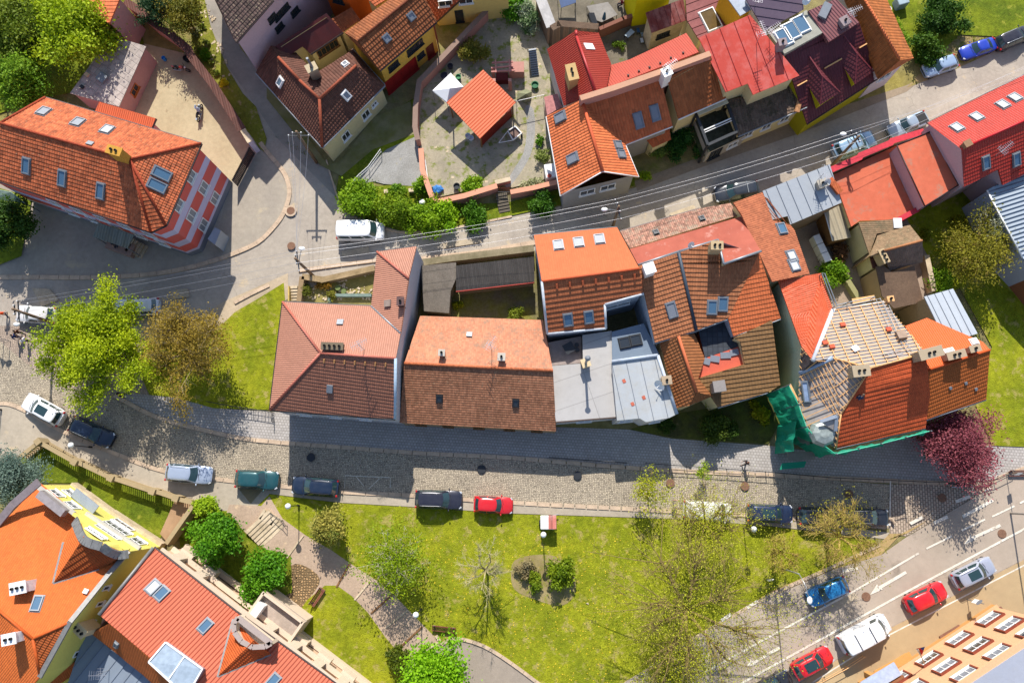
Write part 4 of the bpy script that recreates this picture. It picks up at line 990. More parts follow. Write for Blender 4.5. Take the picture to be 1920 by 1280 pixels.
def dormer(hs, f, rb, ap, e1, e2, e3, mat, z, cheek, parent=None):
    """pyramid dormer: rb = ridge start on the roof, ap = apex, e1,e2,e3 = eave corners (left back, front, right) as pixels at height z"""
    rbp = onplane(*rb, *hs.plane(f)); A = P(ap[0], ap[1], z + 1.5); E1 = onplane(*e1, *hs.plane(f)); F = P(*e2, z); Gp = P(*e3, z)
    mb = MB(); slope(mb, [rbp, E1, F, A], 0.36, 0.03, 0.1); slope(mb, [A, F, Gp], 0.36, 0.03, 0.1); slope(mb, [rbp, A, Gp], 0.36, 0.03, 0.1)
    d = mb.build('dormer', mat, hs.root); n = hs.plane(f)[1]; c = (rbp + F + Gp) / 3
    fi, gi = F.lerp(c, 0.12), Gp.lerp(c, 0.12); fl = fi - Vector((0,0,2.2)); gl = gi - Vector((0,0,2.2)); bi = E1.lerp(c, 0.08)
    MB().poly([fi - Vector((0,0,.08)), gi - Vector((0,0,.08)), gl, fl]).poly([fi - Vector((0,0,.08)), bi, bi - Vector((0,0,1.2)), fl]).poly([gi - Vector((0,0,.08)), gl, rbp - Vector((0,0,.5)), rbp]).build('cheek', cheek, d)
    MB().bar(A, rbp, 0.1, 0.08).bar(A, F, 0.1, 0.08).bar(A, Gp, 0.1, 0.08).build('hip_cap', plain('maroon cap', srgb('74343a'), 0.5), d)
    return d
chk = plaster('olive dormer cheek', srgb('a49a1c'), 0.1)
dormer(h, f, (1517,105), (1542,143), (1514,160), (1538,197), (1575,173), mar, 5.0, chk)
dormer(h, f, (1582,66), (1607,101), (1580,124), (1603,158), (1638,134), mar, 5.0, chk)
MB().bar(onplane(1545,130,*h.plane(f)) + Vector((0,0,.15)), onplane(1577,112,*h.plane(f)) + Vector((0,0,.15)), 0.1, 0.15).build('snow_guard', WOODN, h.root)
MB().bar(onplane(1494,163,*h.plane(f)) + Vector((0,0,.15)), onplane(1512,153,*h.plane(f)) + Vector((0,0,.15)), 0.1, 0.15).build('snow_guard', WOODN, h.root)
MB().bar(onplane(1610,92,*h.plane(f)) + Vector((0,0,.15)), onplane(1624,84,*h.plane(f)) + Vector((0,0,.15)), 0.1, 0.15).build('snow_guard', WOODN, h.root); h.gutter(['ef'], GUTD)
h = House('ochre_gable_house', 'white gabled house with brown and ochre tiles east of the maroon house', 'house',
    dict(a=(1566,-40,5.6), b=(1645,147,5.4), c=(1712,107,5.4), d=(1635,-60,5.6), r1=(1592,-50,8.6), r2=(1686,111,8.4)), 'abcd', plaster('lilac white render', srgb('bfb6bf'), 0.2), 0.25)
h.roof([('a','b','r2','r1'), ('r1','r2','c','d'), ('b','c','r2')], tile('ochre clay tiles', srgb('9a5226'), 0.2, 0.35, 0.42, 0.1, amp=0.05), 0.42, 0.05); h.edge([('r1','r2')], t_or); h.window('b','c',0.45,3.6,1.6,1.0)
# tiled terrace row + pergola
old_t = tile('mossy old tiles', srgb('6c5648'), 0.3, 0.3, 0.3, 0.7, srgb('3b3a22'), 0.07, lich=0.25)
h = House('mossy_tiled_house', 'low cream house with mossy crumbling brown tile roof on the upper street', 'house',
    dict(a=(1362,188,4.6), b=(1412,178,4.8), c=(1482,160,4.8), d=(1513,200,4.0), e=(1384,255,4.0)), 'abcde', cream, 0.3)
h.roof(['abcde'], old_t, 0.3, 0.05); h.gutter(['de'], GUT)
for tt in (0.2, 0.5, 0.8): h.window('e','d',tt,2.3,1.1,1.1)
h.box('roof_clay_edge',1500,182,'abcde',(0.5,3.2,0.2),tile('orange old edge', srgb('b07a52'), 0.25, 0.3,0.3),ang=-0.5)
r = empty('glazed_pergola', P(1345,245,0), 0, 'dark framed glazed terrace cover with white beams beside the ivy', 'pergola')
q = [P(1305,214,4.6), P(1362,190,4.6), P(1382,247,4.4), P(1327,272,4.4)]
for i in range(4): MB().bar(q[i], q[(i+1)%4], 0.28, 0.22).build('beam', DKM, r)
MB().bar(q[0].lerp(q[1],0.02)+Vector((0,0,0.25)), q[1]+Vector((0,0,0.25)), 0.7, 0.12).build('valance', plain('cream valance', srgb('c9bfa2'), 0.7), r)
MB().bar(q[0].lerp(q[3],0.55), q[1].lerp(q[2],0.55), 0.1, 0.15).build('beam', WHITEP, r); MB().bar(q[0].lerp(q[3],0.62), q[1].lerp(q[2],0.62), 0.06, 0.1).build('beam', WHITEP, r)
for p in q: MB().bar((p.x,p.y,0), p, 0.18, 0.18, Vector((1,0,0))).build('post', DKM, r)
MB().poly([p - Vector((0,0,3.0)) for p in q]).build('deck', plain('dark green deck', srgb('3d4428'), 0.8, 0.2, 0, 0.4), r)
h = House('garage_block', 'pale plastered garage block under the glazed terrace beside the street', 'garage',
    dict(a=(1302,222,2.6), b=(1384,190,2.6), c=(1400,252,2.6), d=(1328,286,2.6)), 'abcd', plaster('pale grey render', srgb('a9a39c'), 0.3), 0.0)
h.roof(['abcd'], plain('dark terrace felt', srgb('3b3d33'), 0.9, 0.1, 0, 0.3), t=0, thick=0.1)
h.window('d','c',0.25,1.2,1.4,2.0, DKM, name='garage_door'); h.window('d','c',0.7,1.5,1.2,1.0)
# -- bright red roofed terrace at the right edge
redt = tile('signal red tiles', srgb('a91420'), 0.08, 0.25, 0.36, amp=0.04, rough=0.5, patch=0.05)
E, T = 6.4, 9.4
h = House('signal_red_roofed_house', 'long pink house with vivid red roof and skylights at the right edge', 'house',
    dict(nw=(1739,231,E), ne=(2010,97,E), se=(2010,290,E), s2=(1938,300,E), s1=(1930,322,E-0.6), s0=(1880,347,E-0.6), st=(1872,318,E), sw=(1807,351,E), rw=(1802,280,T), re=(2010,186,T)), ['nw','ne','se','s2','s1','s0','st','sw'], plaster('pale pink gable', srgb('b9a0a3'), 0.2), 0.2)
h.roof([('nw','ne','re','rw'), ('rw','re','se','s2','s1','s0','st','sw')], redt, 0.36, 0.04)
h.roof([('nw','rw','sw')], plaster('pale pink gable', srgb('b9a0a3'), 0.2), t=0, thick=0.02, name='gable') 
h.edge([('rw','re')], plain('red ridge', srgb('b01822'), 0.45), 0.12); h.gutter([('nw','ne')], GUTD)
for q in ((1794,240), (1831,220), (1880,197), (1903,184)): h.skylight(*q, 'nw.ne.re.rw', 0.85, 1.1, GREYM, PALEG)
f = 'rw.re.se.s2.s1.s0.st.sw'
for q in ((1848,305), (1905,299)): h.skylight(*q, f, 0.75, 1.3)
h.chimney(1807,275,'nw.ne.re.rw',0.5,0.6,0.7,plaster('brown chimney', srgb('8d6f55')),flues=0); antenna(1866,292,f,h,1.8,seed=4)
# -- terracotta flat roofs
terra = ground('terracotta membrane', srgb('bf664c'), srgb('b55e46'), 0.35, 2.0, srgb('a8705c'), 0.56, 0.003, 8, grain=0.1)
h = House('terracotta_flat_roof_block', 'wide low garage block with flat terracotta membrane roof behind the parapet', 'garage block',
    dict(a=(1562,328,3.6), b=(1683,272,3.6), c=(1722,385,3.6), d=(1690,411,3.6), e=(1612,414,3.6), f=(1596,425,3.6)), 'abcdef', cream, 0.05)
h.roof(['abcdef'], terra, t=0); 
h = House('terracotta_raised_wing', 'higher flat terracotta roof with a pale side wall west of the vivid red roof', 'house wing',
    dict(a=(1681,272,5.6), b=(1745,247,5.6), c=(1797,347,5.6), d=(1734,387,5.6)), 'abcd', plaster('pale pink gable', srgb('b9a0a3'), 0.2), 0.1)
h.roof(['abcd'], terra, t=0); h.edge([('a','b'),('b','c'),('c','d'),('a','d')], GUTD, 0.06, 'edge_trim')
wall_line('street_parapet', 'crimson capped stepped parapet wall along the upper street', [(1559,318),(1612,295),(1614,291),(1670,268),(1673,264),(1733,246)], 4.4, 0.35, cream, plain('crimson capping', srgb('b8303c'), 0.5), 0.6)
wall_line('rear_parapet', 'crimson rear upstand at the corner of the terracotta roof', [(1686,411),(1720,393),(1726,385)], 4.0, 0.25, plain('crimson upstand', srgb('a82a3a'), 0.5), plain('crimson capping', srgb('b8303c'), 0.5), 0.5)
# -- blue grey sheet roof
bl = seam('blue grey sheet', srgb('a0a5aa'), 1.1, 0.03, 0.1, srgb('a3aab2'), metal=0.1)
seamd = plain('seam shadow grey', srgb('6d7684'), 0.5, 0.4, 0.2)
h = House('blue_grey_sheet_house', 'blue-grey standing seam roof with a round cowl and brick stack', 'house',
    dict(a=(1430,358,6.2), b=(1556,308,6.2), c=(1578,380,5.6), d=(1482,421,5.6), e=(1477,405,5.7), f=(1448,412,5.7)), 'abcdef', plaster('brown render', srgb('85705c'), 0.3), 0.2)
h.roof(['abcdef'], bl, t=0, ribs=1.1, udir=(0.93,0.37,0), rmat=seamd)
h.chimney(1537,349,'abcdef',0.7,0.8,0.7,plaster('pale stub', srgb('a59d90')),flues=1); antenna(1531,340,'abcdef',h,2.0,seed=12); dish(1543,346,'abcdef',h,0.45,0.7)
h.box('tile_stack',1563,350,'abcdef',(0.6,1.7,0.4),tile('stacked clay', srgb('b0502c'), 0.2,0.2,0.2),ang=0.3)
# -- reddish old roof
oldred = tile('old shingle tiles', srgb('a5593c'), 0.18, 0.2, 0.25, 0.35, srgb('7a3f2c'), 0.03, patch=0.12)
h = House('old_red_roofed_house', 'faded brick red shingle roof with a double roof window', 'house',
    dict(a=(1375,380,6.0), b=(1430,360,6.0), c=(1449,413,6.4), d=(1481,421,6.4), e=(1490,432,6.4), f=(1518,513,6.4), g=(1448,528,7.6), k=(1422,472,8.2), l=(1391,404,8.0)), 'abcdefgkl', cream, 0.2)
h.roof(['abcdefgkl'], oldred, 0.25, 0.02, udir=(0.2,1,0)); f = 'abcdefgkl'
h.skylight(1465,429,f,0.9,1.1,ang=1.2); h.skylight(1484,481,f,0.95,1.2,GREYM,PALEG,ang=1.25); h.skylight(1488,497,f,0.95,1.2,GREYM,PALEG,ang=1.25)
h = House('mottled_tile_strip_house', 'low crumbling mottled pink and grey tile roof strip along the upper street', 'house',
    dict(a=(1163,434,5.0), b=(1312,391,5.0), c=(1370,381,5.0), d=(1386,403,5.8), e=(1181,466,5.8)), 'abcde', cream, 0.2)
mott = tile('crumbling mottled tiles', srgb('a07060'), 0.4, 0.2, 0.25, 0.8, srgb('9a8d7a'), 0.05, lich=0.6)
h.roof(['abcde'], mott, 0.25, 0.03); h.gutter(['ab'], GUTD)
h.skylight(1230,436,'abcde',0.5,0.5,DKM,DARKG); h.skylight(1316,410,'abcde',0.5,0.5,DKM,DARKG)
memb = ground('brick red membrane', srgb('a05a4a'), srgb('955244'), 0.4, 1.2, srgb('a87468'), 0.58, bump=0.003, bs=8, grain=0.09)
h = House('brick_red_flat_roof', 'smooth brick red membrane roof between the mottled strip and tiled slope', 'house',
    dict(a=(1181,467,6.4), b=(1389,406,6.8), c=(1427,471,8.6), d=(1357,495,8.6), e=(1346,450,8.6), f=(1272,472,8.6), g=(1197,497,8.6)), 'abcdefg', cream, 0.1)
h.roof(['abcdefg'], memb, t=0)
h.edge([('g','f'),('f','e'),('e','d'),('d','c')], GUT, 0.12, 'flashing'); dish(1291,461,'abcdefg',h,0.35,0.7)
# -- orange house with three roof windows
t_27n = tile('smooth orange tiles', srgb('be5834'), 0.05, 0.22, 0.4, amp=0.02, patch=0.04); t_27s = t_27n
h = House('orange_terrace_house', 'bright orange roofed house with three roof windows facing the upper street', 'house',
    dict(nw=(1001,441,6.4), ne=(1157,426,6.4), re=(1199,504,9.4), rw=(1016,528,9.4), sw=(1026,626,5.9), p=(1136,616,5.9), q=(1134,571,7.2), se=(1207,551,7.4)), ['nw','ne','re','se','q','p','sw','rw'], plaster('pale blue grey render', srgb('a9b0ba'), 0.2), 0.15)
h.roof([('nw','ne','re','rw')], t_27n, 0.4, 0.02, also=[('rw','re','se','q','p','sw')]); h.roof([('rw','re','se','q','p','sw')], tile('shaded orange tiles', srgb('ab5a38'), 0.12, 0.25, 0.5, amp=0.04, patch=0.06), 0.5, 0.08)  # second slope: shade away from the sun is painted into its tile colour
h.edge([('rw','re')], plain('orange ridge a', srgb('a84a28'), 0.7), 0.12); h.gutter([('nw','ne')], DKM); h.edge([('sw','p'),('p','q'),('q','se'),('rw','sw')], plain('white flashing', srgb('b9bfc6'), 0.5), 0.12, 'flashing', 0.06)
for q in ((1047,460), (1085,455), (1124,449)): h.skylight(*q, 'nw.ne.re.rw', 0.9, 1.15, GREYM, GREYG)
for q in ((1065,599), (1104,594)): h.skylight(*q, 'rw.re.se.q.p.sw', 0.85, 1.25)
for k in range(7): h.box('snow_hook', 1044 + k*24.3, 536 - k*3.0, 'rw.re.se.q.p.sw', (0.18, 0.5, 0.14), plain('orange hook', srgb('b55a35'), 0.7))
h.window('q','se',0.45,4.6,2.4,1.0)
# -- tiled house right of it
t28 = tile('orange brown courses', srgb('a3603e'), 0.15, 0.25, 0.42, amp=0.05, patch=0.12, lich=0.15)
h = House('double_pitched_tiled_house', 'orange-brown tiled slope with a dark seam and lighter hip at right', 'house',
    dict(a=(1197,499,9.0), b=(1272,474,9.0), c=(1346,450,9.0), d=(1357,497,8.6), e=(1423,475,8.8), f=(1464,597,6.0), g=(1375,630,5.6), k=(1365,597,6.6), m=(1228,642,5.8), n=(1305,619,5.8)), ['a','b','c','e','f','g','k','n','m'], plaster('pale blue grey render', srgb('a9b0ba'), 0.2), 0.03)
h.roof([('a','b','n','m'), ('b','c','d','e','k','n')], t28, 0.42, 0.07, also=[('e','f','g','k')]); h.roof([('e','f','g','k')], tile('light orange courses', srgb('cb6036'), 0.1, 0.25, 0.42, amp=0.05, patch=0.05), 0.42, 0.045)
h.edge([('b','n')], plain('slate capping', srgb('39434f'), 0.5), 0.16, 'firewall_capping', 0.12); h.gutter([('m','n'),('n','k'),('f','g')], GUT)
f = 'b.c.d.e.k.n'; h.skylight(1259,581,'a.b.n.m',0.9,1.45,GREYM,GREYG); h.skylight(1335,576,f,0.9,1.3); h.skylight(1355,570,f,0.9,1.3)
h.chimney(1337,470,f,0.7,1.0,1.6,plaster('sandy stack', srgb('b09a78')),flues=2); h.chimney(1214,510,'a.b.n.m',0.9,0.9,1.3,WHITEP,flues=0)
h = House('charcoal_flat_roof', 'dark charcoal slab roof in the shade below the tiled double house', 'annex',
    dict(a=(1308,612,4.6), b=(1366,596,4.6), c=(1384,650,4.6), d=(1322,670,4.6)), 'abcd', plaster('coral render', srgb('c25c46'), 0.15), 0.1)
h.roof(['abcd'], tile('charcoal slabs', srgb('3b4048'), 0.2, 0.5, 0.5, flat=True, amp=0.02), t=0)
# -- lower tiled wing with terrace
t29 = tile('sandy brown courses', srgb('8f5430'), 0.12, 0.3, 0.42, amp=0.05, patch=0.06)
h = House('brown_gable_wing', 'brown tiled wing with orange ridge and small front hip beside silver roof', 'house wing',
    dict(a=(1237,642,4.6), b=(1269,765,4.4), c=(1293,760,4.4), d=(1335,742,4.4), e=(1309,709,5.2), g=(1321,672,5.4), r1=(1272,630,7.0), r2=(1306,735,6.6), k=(1302,625,5.4)), ['a','b','c','d','e','g','k'], cream, 0.03)
h.roof([('a','b','c','r2','r1'), ('r1','r2','d','e','g','k'), ('c','d','r2')], t29, 0.42, 0.05); h.edge([('r1','r2')], plain('orange ridge b', srgb('b5603c'), 0.7), 0.15)
h = House('brown_slope_wing', 'broad brown tiled slope east of the coral roof terrace', 'house wing',
    dict(a=(1309,709,5.0), b=(1396,683,5.4), b2=(1388,640,5.8), b3=(1376,634,5.8), c=(1447,600,6.4), d=(1463,722,4.4), e=(1440,735,4.2), f=(1346,763,4.2), k=(1330,740,4.3)), ['a','b','b2','b3','c','d','e','f','k'], cream, 0.03)
h.roof([('a','b','b2','b3','c','d','e','f','k')], tile('khaki brown courses', srgb('7d5a38'), 0.1, 0.3, 0.42, amp=0.05, patch=0.06), 0.42, 0.08); h.gutter([('e','f')], GUT); h.chimney(1341,728,'a.b.b2.b3.c.d.e.f.k',0.9,1.0,1.7,plaster('grey stack', srgb('86807c')),flues=0)
r = empty('roof_terrace', P(1350,670,0), 0, 'coral painted roof terrace with dark doors between brown roofs', 'roof terrace')
q = [P(1320,672,4.6), P(1384,650,4.6), P(1397,684,4.4), P(1309,709,4.4)]
mb = MB(); slope(mb, q, t=0, thick=0.2); mb.build('floor', plaster('coral paint', srgb('c6604c'), 0.1), r)
for t_, w_ in ((0.12, 0.6), (0.33, 0.9), (0.62, 1.0), (0.86, 0.8)):
    a = q[0].lerp(q[1], t_); b = q[3].lerp(q[2], t_ - 0.02); c = a.lerp(b, 0.38); MB().bar(a.lerp(c, 0.15) + Vector((0,0,0.06)), c + Vector((0,0,0.06)), w_, 0.12).build('door', GREYG, r)
# -- grey flat roofs and silver roof
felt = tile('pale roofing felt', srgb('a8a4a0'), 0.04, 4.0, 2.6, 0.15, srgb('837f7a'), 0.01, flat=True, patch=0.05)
h = House('grey_flat_roof_house', 'pale grey felt flat roof with a tall thin flue, lower street side', 'house',
    dict(a=(1032,686,4.6), b=(1093,681,4.6), c=(1092,628,4.6), d=(1147,620,4.6), e=(1155,781,4.4), f=(1042,790,4.4)), 'abcdef', whiter, 0.03)
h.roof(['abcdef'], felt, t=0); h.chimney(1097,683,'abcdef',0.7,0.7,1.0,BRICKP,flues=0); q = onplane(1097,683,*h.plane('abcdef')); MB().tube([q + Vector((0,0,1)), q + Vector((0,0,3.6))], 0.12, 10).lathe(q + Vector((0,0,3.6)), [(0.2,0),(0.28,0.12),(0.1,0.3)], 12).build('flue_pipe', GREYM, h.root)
h.gutter(['ef'], plain('brown fascia', srgb('5d463c'), 0.6)); h.window('f','e',0.5,2.2,1.4,1.2)
h = House('recessed_terrace', 'sunken dull brown terrace with a dark table, left of the grey flat roof', 'terrace',
    dict(a=(1028,642,3.9), b=(1090,630,3.9), c=(1091,680,3.9), d=(1034,685,3.9)), 'abcd', whiter, 0.0)
h.roof(['abcd'], plain('dull terrace floor', srgb('8b7f7a'), 0.8), t=0)
r = empty('terrace_table', P(1067,652,4.0), 0, 'dark square table on the sunken terrace', 'table'); c = P(1067,652,4.6)
MB().box(c, (1.0,1.0,0.06), 0.5).build('top', DKM, r); MB().box(c - Vector((0,0,0.32)), (0.1,0.1,0.6), 0.5).build('leg', DKM, r)
for q in ((1081,648),(1082,657)):
    o = MB().lathe(P(*q,3.95), [(0.18,0),(0.24,0.4),(0.2,0.42)], 10).build('planter_pot', DKM); tag(o, 'dark pot standing ' + ('beside' if q[1] < 650 else 'below') + ' the square table on the terrace', 'pot')
silv = seam('silver sheet', srgb('adb1b3'), 1.3, 0.05, 0.35, srgb('a69c86'), metal=0.1); 
h = House('silver_sheet_roof_house', 'silvery blue sheet roof with rusty patches and satellite dish by lower street', 'house',
    dict(a=(1147,678,5.6), b=(1233,666,5.6), c=(1269,776,5.0), d=(1255,783,5.0), e=(1211,791,5.0), f=(1200,784,5.0), g=(1157,788,5.0)), 'abcdefg', whiter, 0.03)
h.roof(['abcdefg'], silv, t=0, ribs=1.35, udir=(0.97,0.2,0), rmat=seamd); h.edge([('b','c'),('a','b')], plain('pale flashing', srgb('a9b2bd'), 0.5), 0.16, 'upstand', 0.08)
h.chimney(1247,715,'abcdefg',0.7,0.8,0.9,plaster('beige stack', srgb('a5927a')),flues=1); dish(1237,722,'abcdefg',h,0.55,0.5,az=-0.9)
for q in ((1170,714),(1186,757),(1207,745)): h.box('rust_patch', *q, 'abcdefg', (0.3,0.35,0.01), plain('rust', srgb('b5604a'), 0.8), ang=0.3)
h.window('g','f',0.45,3.5,1.3,1.2); h.window('e','d',0.5,3.5,1.0,1.2)
h = House('shaded_glass_roof_wing', 'shade-tinted grey sheet roof with two dark roof panels above the silver roof', 'house wing',
    dict(a=(1147,622,4.8), b=(1207,606,4.8), c=(1236,664,4.8), d=(1148,676,4.8)), 'abcd', whiter, 0.1)
h.roof(['abcd'], seam('shade-tinted grey sheet', srgb('6f7f90'), 0.9, 0.03, 0.05), t=0, udir=(0.97,0.2,0)); h.skylight(1171,643,'abcd',1.05,1.0,DKM,DARKG,ang=0.2); h.skylight(1192,638,'abcd',1.05,1.0,DKM,DARKG,ang=0.2)  # light grey metal; the blue tone of its shade is put into the colour
# -- pink L-shaped row house
pkt = tile('salmon steel tiles', srgb('ab725f'), 0.05, 0.2, 0.34, amp=0.045, rough=0.5, patch=0.04)
pks = tile('shaded salmon tiles', srgb('875545'), 0.10, 0.2, 0.34, amp=0.045, rough=0.5, patch=0.05)  # salmon tiles again, with the shade of the sunless slope in the colour
E, T = 6.2, 9.6
h = House('salmon_l_shaped_house', 'L-shaped house with salmon pink tile roof and a four flue chimney', 'house',
    dict(nw=(530,566,E), j=(696,574,E), v=(751,625,T-1.0), e=(742,672,T), w=(601,662,T), sw=(506,768,E), se=(741,785,E), a=(707,472,E), b=(781,462,E+0.9), c=(766,522,T-0.6)), ['nw','sw','se','e','v','c','b','a','j'], plaster('white grey firewall', srgb('b4b6bc'), 0.2), 0.04)
h.roof([('nw','j','v','e','w'), ('nw','w','sw'), ('a','b','c'), ('a','c','v','j')], pkt, 0.34, 0.03, also=[('sw','w','e','se')]); h.roof([('sw','w','e','se')], pks, 0.34, 0.045)
rp = plain('salmon ridge', srgb('a86050'), 0.5); h.edge([('nw','w'),('w','sw'),('w','e'),('a','c')], rp, 0.12); h.edge([('v','j')], GUT, 0.1, 'valley', 0.0); h.gutter([('nw','sw'),('sw','se'),('nw','j'),('a','j'),('a','b')], DKM)
fn = 'nw.j.v.e.w'; fs = 'sw.w.e.se'; fw = 'a.c.v.j'
h.chimney(626,651,fn,0.55,1.9,0.6,plaster('dark ochre stack', srgb('6f6352')),flues=4,ang=-0.04); h.box('roof_hatch',638,605,fn,(0.6,0.6,0.15),GREYM); h.box('roof_hatch',619,728,fs,(0.55,0.75,0.2),GREYM)
h.box('roof_hatch',728,569,fw,(0.65,0.7,0.18),plain('taupe hatch', srgb('8a7a70'), 0.6)); h.chimney(753,568,fw,0.55,0.7,0.7,plaster('brown stack', srgb('5e4a48')),flues=1); antenna(683,655,fn,h,2.8,seed=21)
for k in range(7): h.box('snow_hook', 608 + k*19.2, 676 + k*1.2, fs, (0.12, 0.35, 0.12), plain('ochre hook', srgb('b08050'), 0.7))
h.edge([('e','se')], plain('pale blue flashing', srgb('9fb3c6'), 0.5), 0.14, 'flashing', 0.1)
for tt in (0.2, 0.45, 0.7): h.window('sw','se',tt,3.2,1.1,1.4)
# -- old orange tiled row house
o33n = tile('old orange plain tiles', srgb('b97458'), 0.16, 0.18, 0.22, 0.75, srgb('8c7460'), 0.02, patch=0.12); o33s = tile('shaded old orange tiles', srgb('9a6248'), 0.26, 0.18, 0.24, 0.4, srgb('6a4630'), 0.03, patch=0.14, lich=0.3)  # o33s carries the far slope's shade in its base; mottling and lichen are wear
h = House('old_orange_row_house', 'long row house with mossy old orange tile roof on lower street', 'house',
    dict(nw=(788,592,3.8), ne=(1018,600,3.8), re=(1037,695,6.8), se=(1043,808,3.6), sw=(749,792,3.6), rw=(758,681,6.8)), ['nw','ne','re','se','sw','rw'], plaster('dull ochre render', srgb('8f7f68'), 0.4), 0.04)
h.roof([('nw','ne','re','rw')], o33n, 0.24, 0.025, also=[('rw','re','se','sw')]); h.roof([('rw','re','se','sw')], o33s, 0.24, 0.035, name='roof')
h.edge([('rw','re')], plain('rough ridge clay', srgb('a8603f'), 0.8, 0.2, 0, 0.35, 5), 0.15)
fn, fs = 'nw.ne.re.rw', 'rw.re.se.sw'
h.chimney(830,664,fn,0.5,0.5,0.9,plaster('white stack', srgb('b5aca0')),flues=1); h.chimney(941,672,fn,0.6,0.6,1.0,plaster('white stack', srgb('b5aca0')),flues=1); antenna(922,655,fn,h,3.0,seed=7)
h.box('roof_hatch',880,628,fn,(0.55,0.5,0.15),GREYM); h.skylight(824,747,fs,0.55,0.7,DKM,DARKG); h.skylight(967,755,fs,0.55,0.7,DKM,DARKG)
for tt in (0.12, 0.3, 0.5, 0.7, 0.88): h.window('sw','se',tt,2.4,1.0,1.3, frame=WOOD)
# -- sheds in the inner yard
h = House('corrugated_shed', 'shed with dark corrugated roof and red front fascia in the inner yard', 'shed',
    dict(a=(855,498,3.0), b=(1001,481,3.0), c=(1002,528,2.5), d=(855,545,2.5)), 'abcd', plaster('dull shed wall', srgb('7d6f5e'), 0.4), 0.15)
h.roof(['abcd'], seam('dark corrugated asbestos', srgb('5d5854'), 0.18, 0.12, 0.4, srgb('3a3836'), wave=0.06, rough=0.9, metal=0, sp_=0.1), t=0)
p, q = h.V['c'].copy(), h.V['d'].copy(); MB().bar(p - Vector((0,0.08,0.12)), q - Vector((0,0.08,0.12)), 0.08, 0.3).build('fascia', plain('red fascia', srgb('9c3c34'), 0.6), h.root)
h = House('felt_roofed_shed', 'flat shed with gritty dark felt roof beside the blue-white firewall', 'shed',
    dict(a=(789,498,2.6), b=(855,492,2.6), c=(856,520,2.6), d=(845,546,2.6), e=(842,587,2.6), f=(795,583,2.6)), 'abcdef', plaster('dull shed wall', srgb('7d6f5e'), 0.4), 0.1)
h.roof(['abcdef'], ground('gritty felt', srgb('6f675e'), srgb('5d564e'), 0.6, 8, srgb('4e4a40'), 0.6, 0.02, 20, grain=0.25), t=0)
wall_line('inner_yard_street_wall', 'low stone wall between the upper street and dark sheds', [(789,492),(845,484),(1001,465)], 1.6, 0.6, plaster('street wall render', srgb('8a7a66'), 0.5), ground('mossy coping', srgb('8a7e66'), srgb('6e664e'), 0.8, 6), 0.7)
# ruined garden between street and salmon house
wall_line('ruined_garden_wall', 'crumbling stone wall of the sunken garden beside the wooden pole', [(566,518),(605,524),(650,514),(702,502)], 1.0, 0.55, plaster('crumbling stone', srgb('8a7458'), 0.6), ground('loose coping', srgb('a38c6c'), srgb('7c6a4c'), 0.9, 5), 0.6)
wall_line('sunken_garden_side_wall', 'low mossy side wall right of the yellow railed steps', [(566,518),(560,565)], 1.0, 0.5, plaster('crumbling stone', srgb('8a7458'), 0.6), None)
wall_line('green_basin_edge', 'L-shaped grey-green concrete edge in the sunken garden', [(617,566),(617,553),(696,553)], 0.5, 0.3, plain('grey green concrete', srgb('6c7c74'), 0.8), None)
for k, (a, lb) in enumerate((((635,541), 'left'), ((646,547), 'right'))):
    o = MB().lathe(P(*a,0), [(0.2,0),(0.28,0.4),(0.3,0.42),(0.24,0.36)], 14).build('water_butt', plain('green tub', srgb('5f6b3a'), 0.6)); tag(o, lb + ' of the two round green tubs in the sunken garden', 'tub', 'round tubs')
stairs('street_steps', 'pale stone steps with yellow side rail beside the salmon roofed house', (551,570), (551,538), 1.0, 6, 0, 0.5, STONEL)
wall_line('yellow_step_rail', 'thin yellow side wall left of the stone steps', [(541,572),(541,536)], 0.9, 0.15, plain('ochre paint', srgb('b59a58'), 0.7), None)

# ---------------------------------------------------------------- house under reconstruction
lgw = plaster('pale green render', srgb('bcc0a2'), 0.15)
h = House('unfinished_roof_house', 'house under reconstruction with bare batten roof, red tiles and green netting', 'house',
    dict(a=(1459,526,6.6), b=(1539,512,6.6), c=(1562,581,6.8), d=(1657,566,6.8), e=(1735,662,9.3), e2=(1740,700,9.0), f=(1744,740,7.6), g=(1735,802,6.2), k=(1567,840,6.2), l=(1505,800,6.2), m=(1497,752,6.2), n=(1499,700,6.8), o=(1503,650,7.6), r1=(1561,671,9.3), r2=(1632,690,9.6), s=(1524,676,8.4), t=(1576,776,8.0)),
    ['a','b','c','d','e','e2','f','g','k','l','m','n','o'], lgw, 0.2, pitch=1)
n_ = newell([h.V['c'], h.V['d'], h.V['r2']])
for k in ('e','s','r1'): h.V[k] = onplane(h.px[k][0], h.px[k][1], h.V['c'], n_)
h.build_walls()
h.roof([('a','b','c','s','o')], tile('orange steel sheet', srgb('c4472c'), 0.04, 0.2, 0.3, 0.15, srgb('d98a70'), 0.035, rough=0.5), 0.3, 0.03)
h.roof([('r2','e','e2','f','g','k','t')], tile('new red tiles', srgb('b33f1e'), 0.12, 0.2, 0.42, amp=0.03, patch=0.04), 0.42, 0.05)
mem = plain('roof membrane', srgb('9a938f'), 0.7, 0.2, 0, 0.12, 2); memd = plain('dark membrane', srgb('4b4444'), 0.8, 0.2, 0, 0.3, 3)
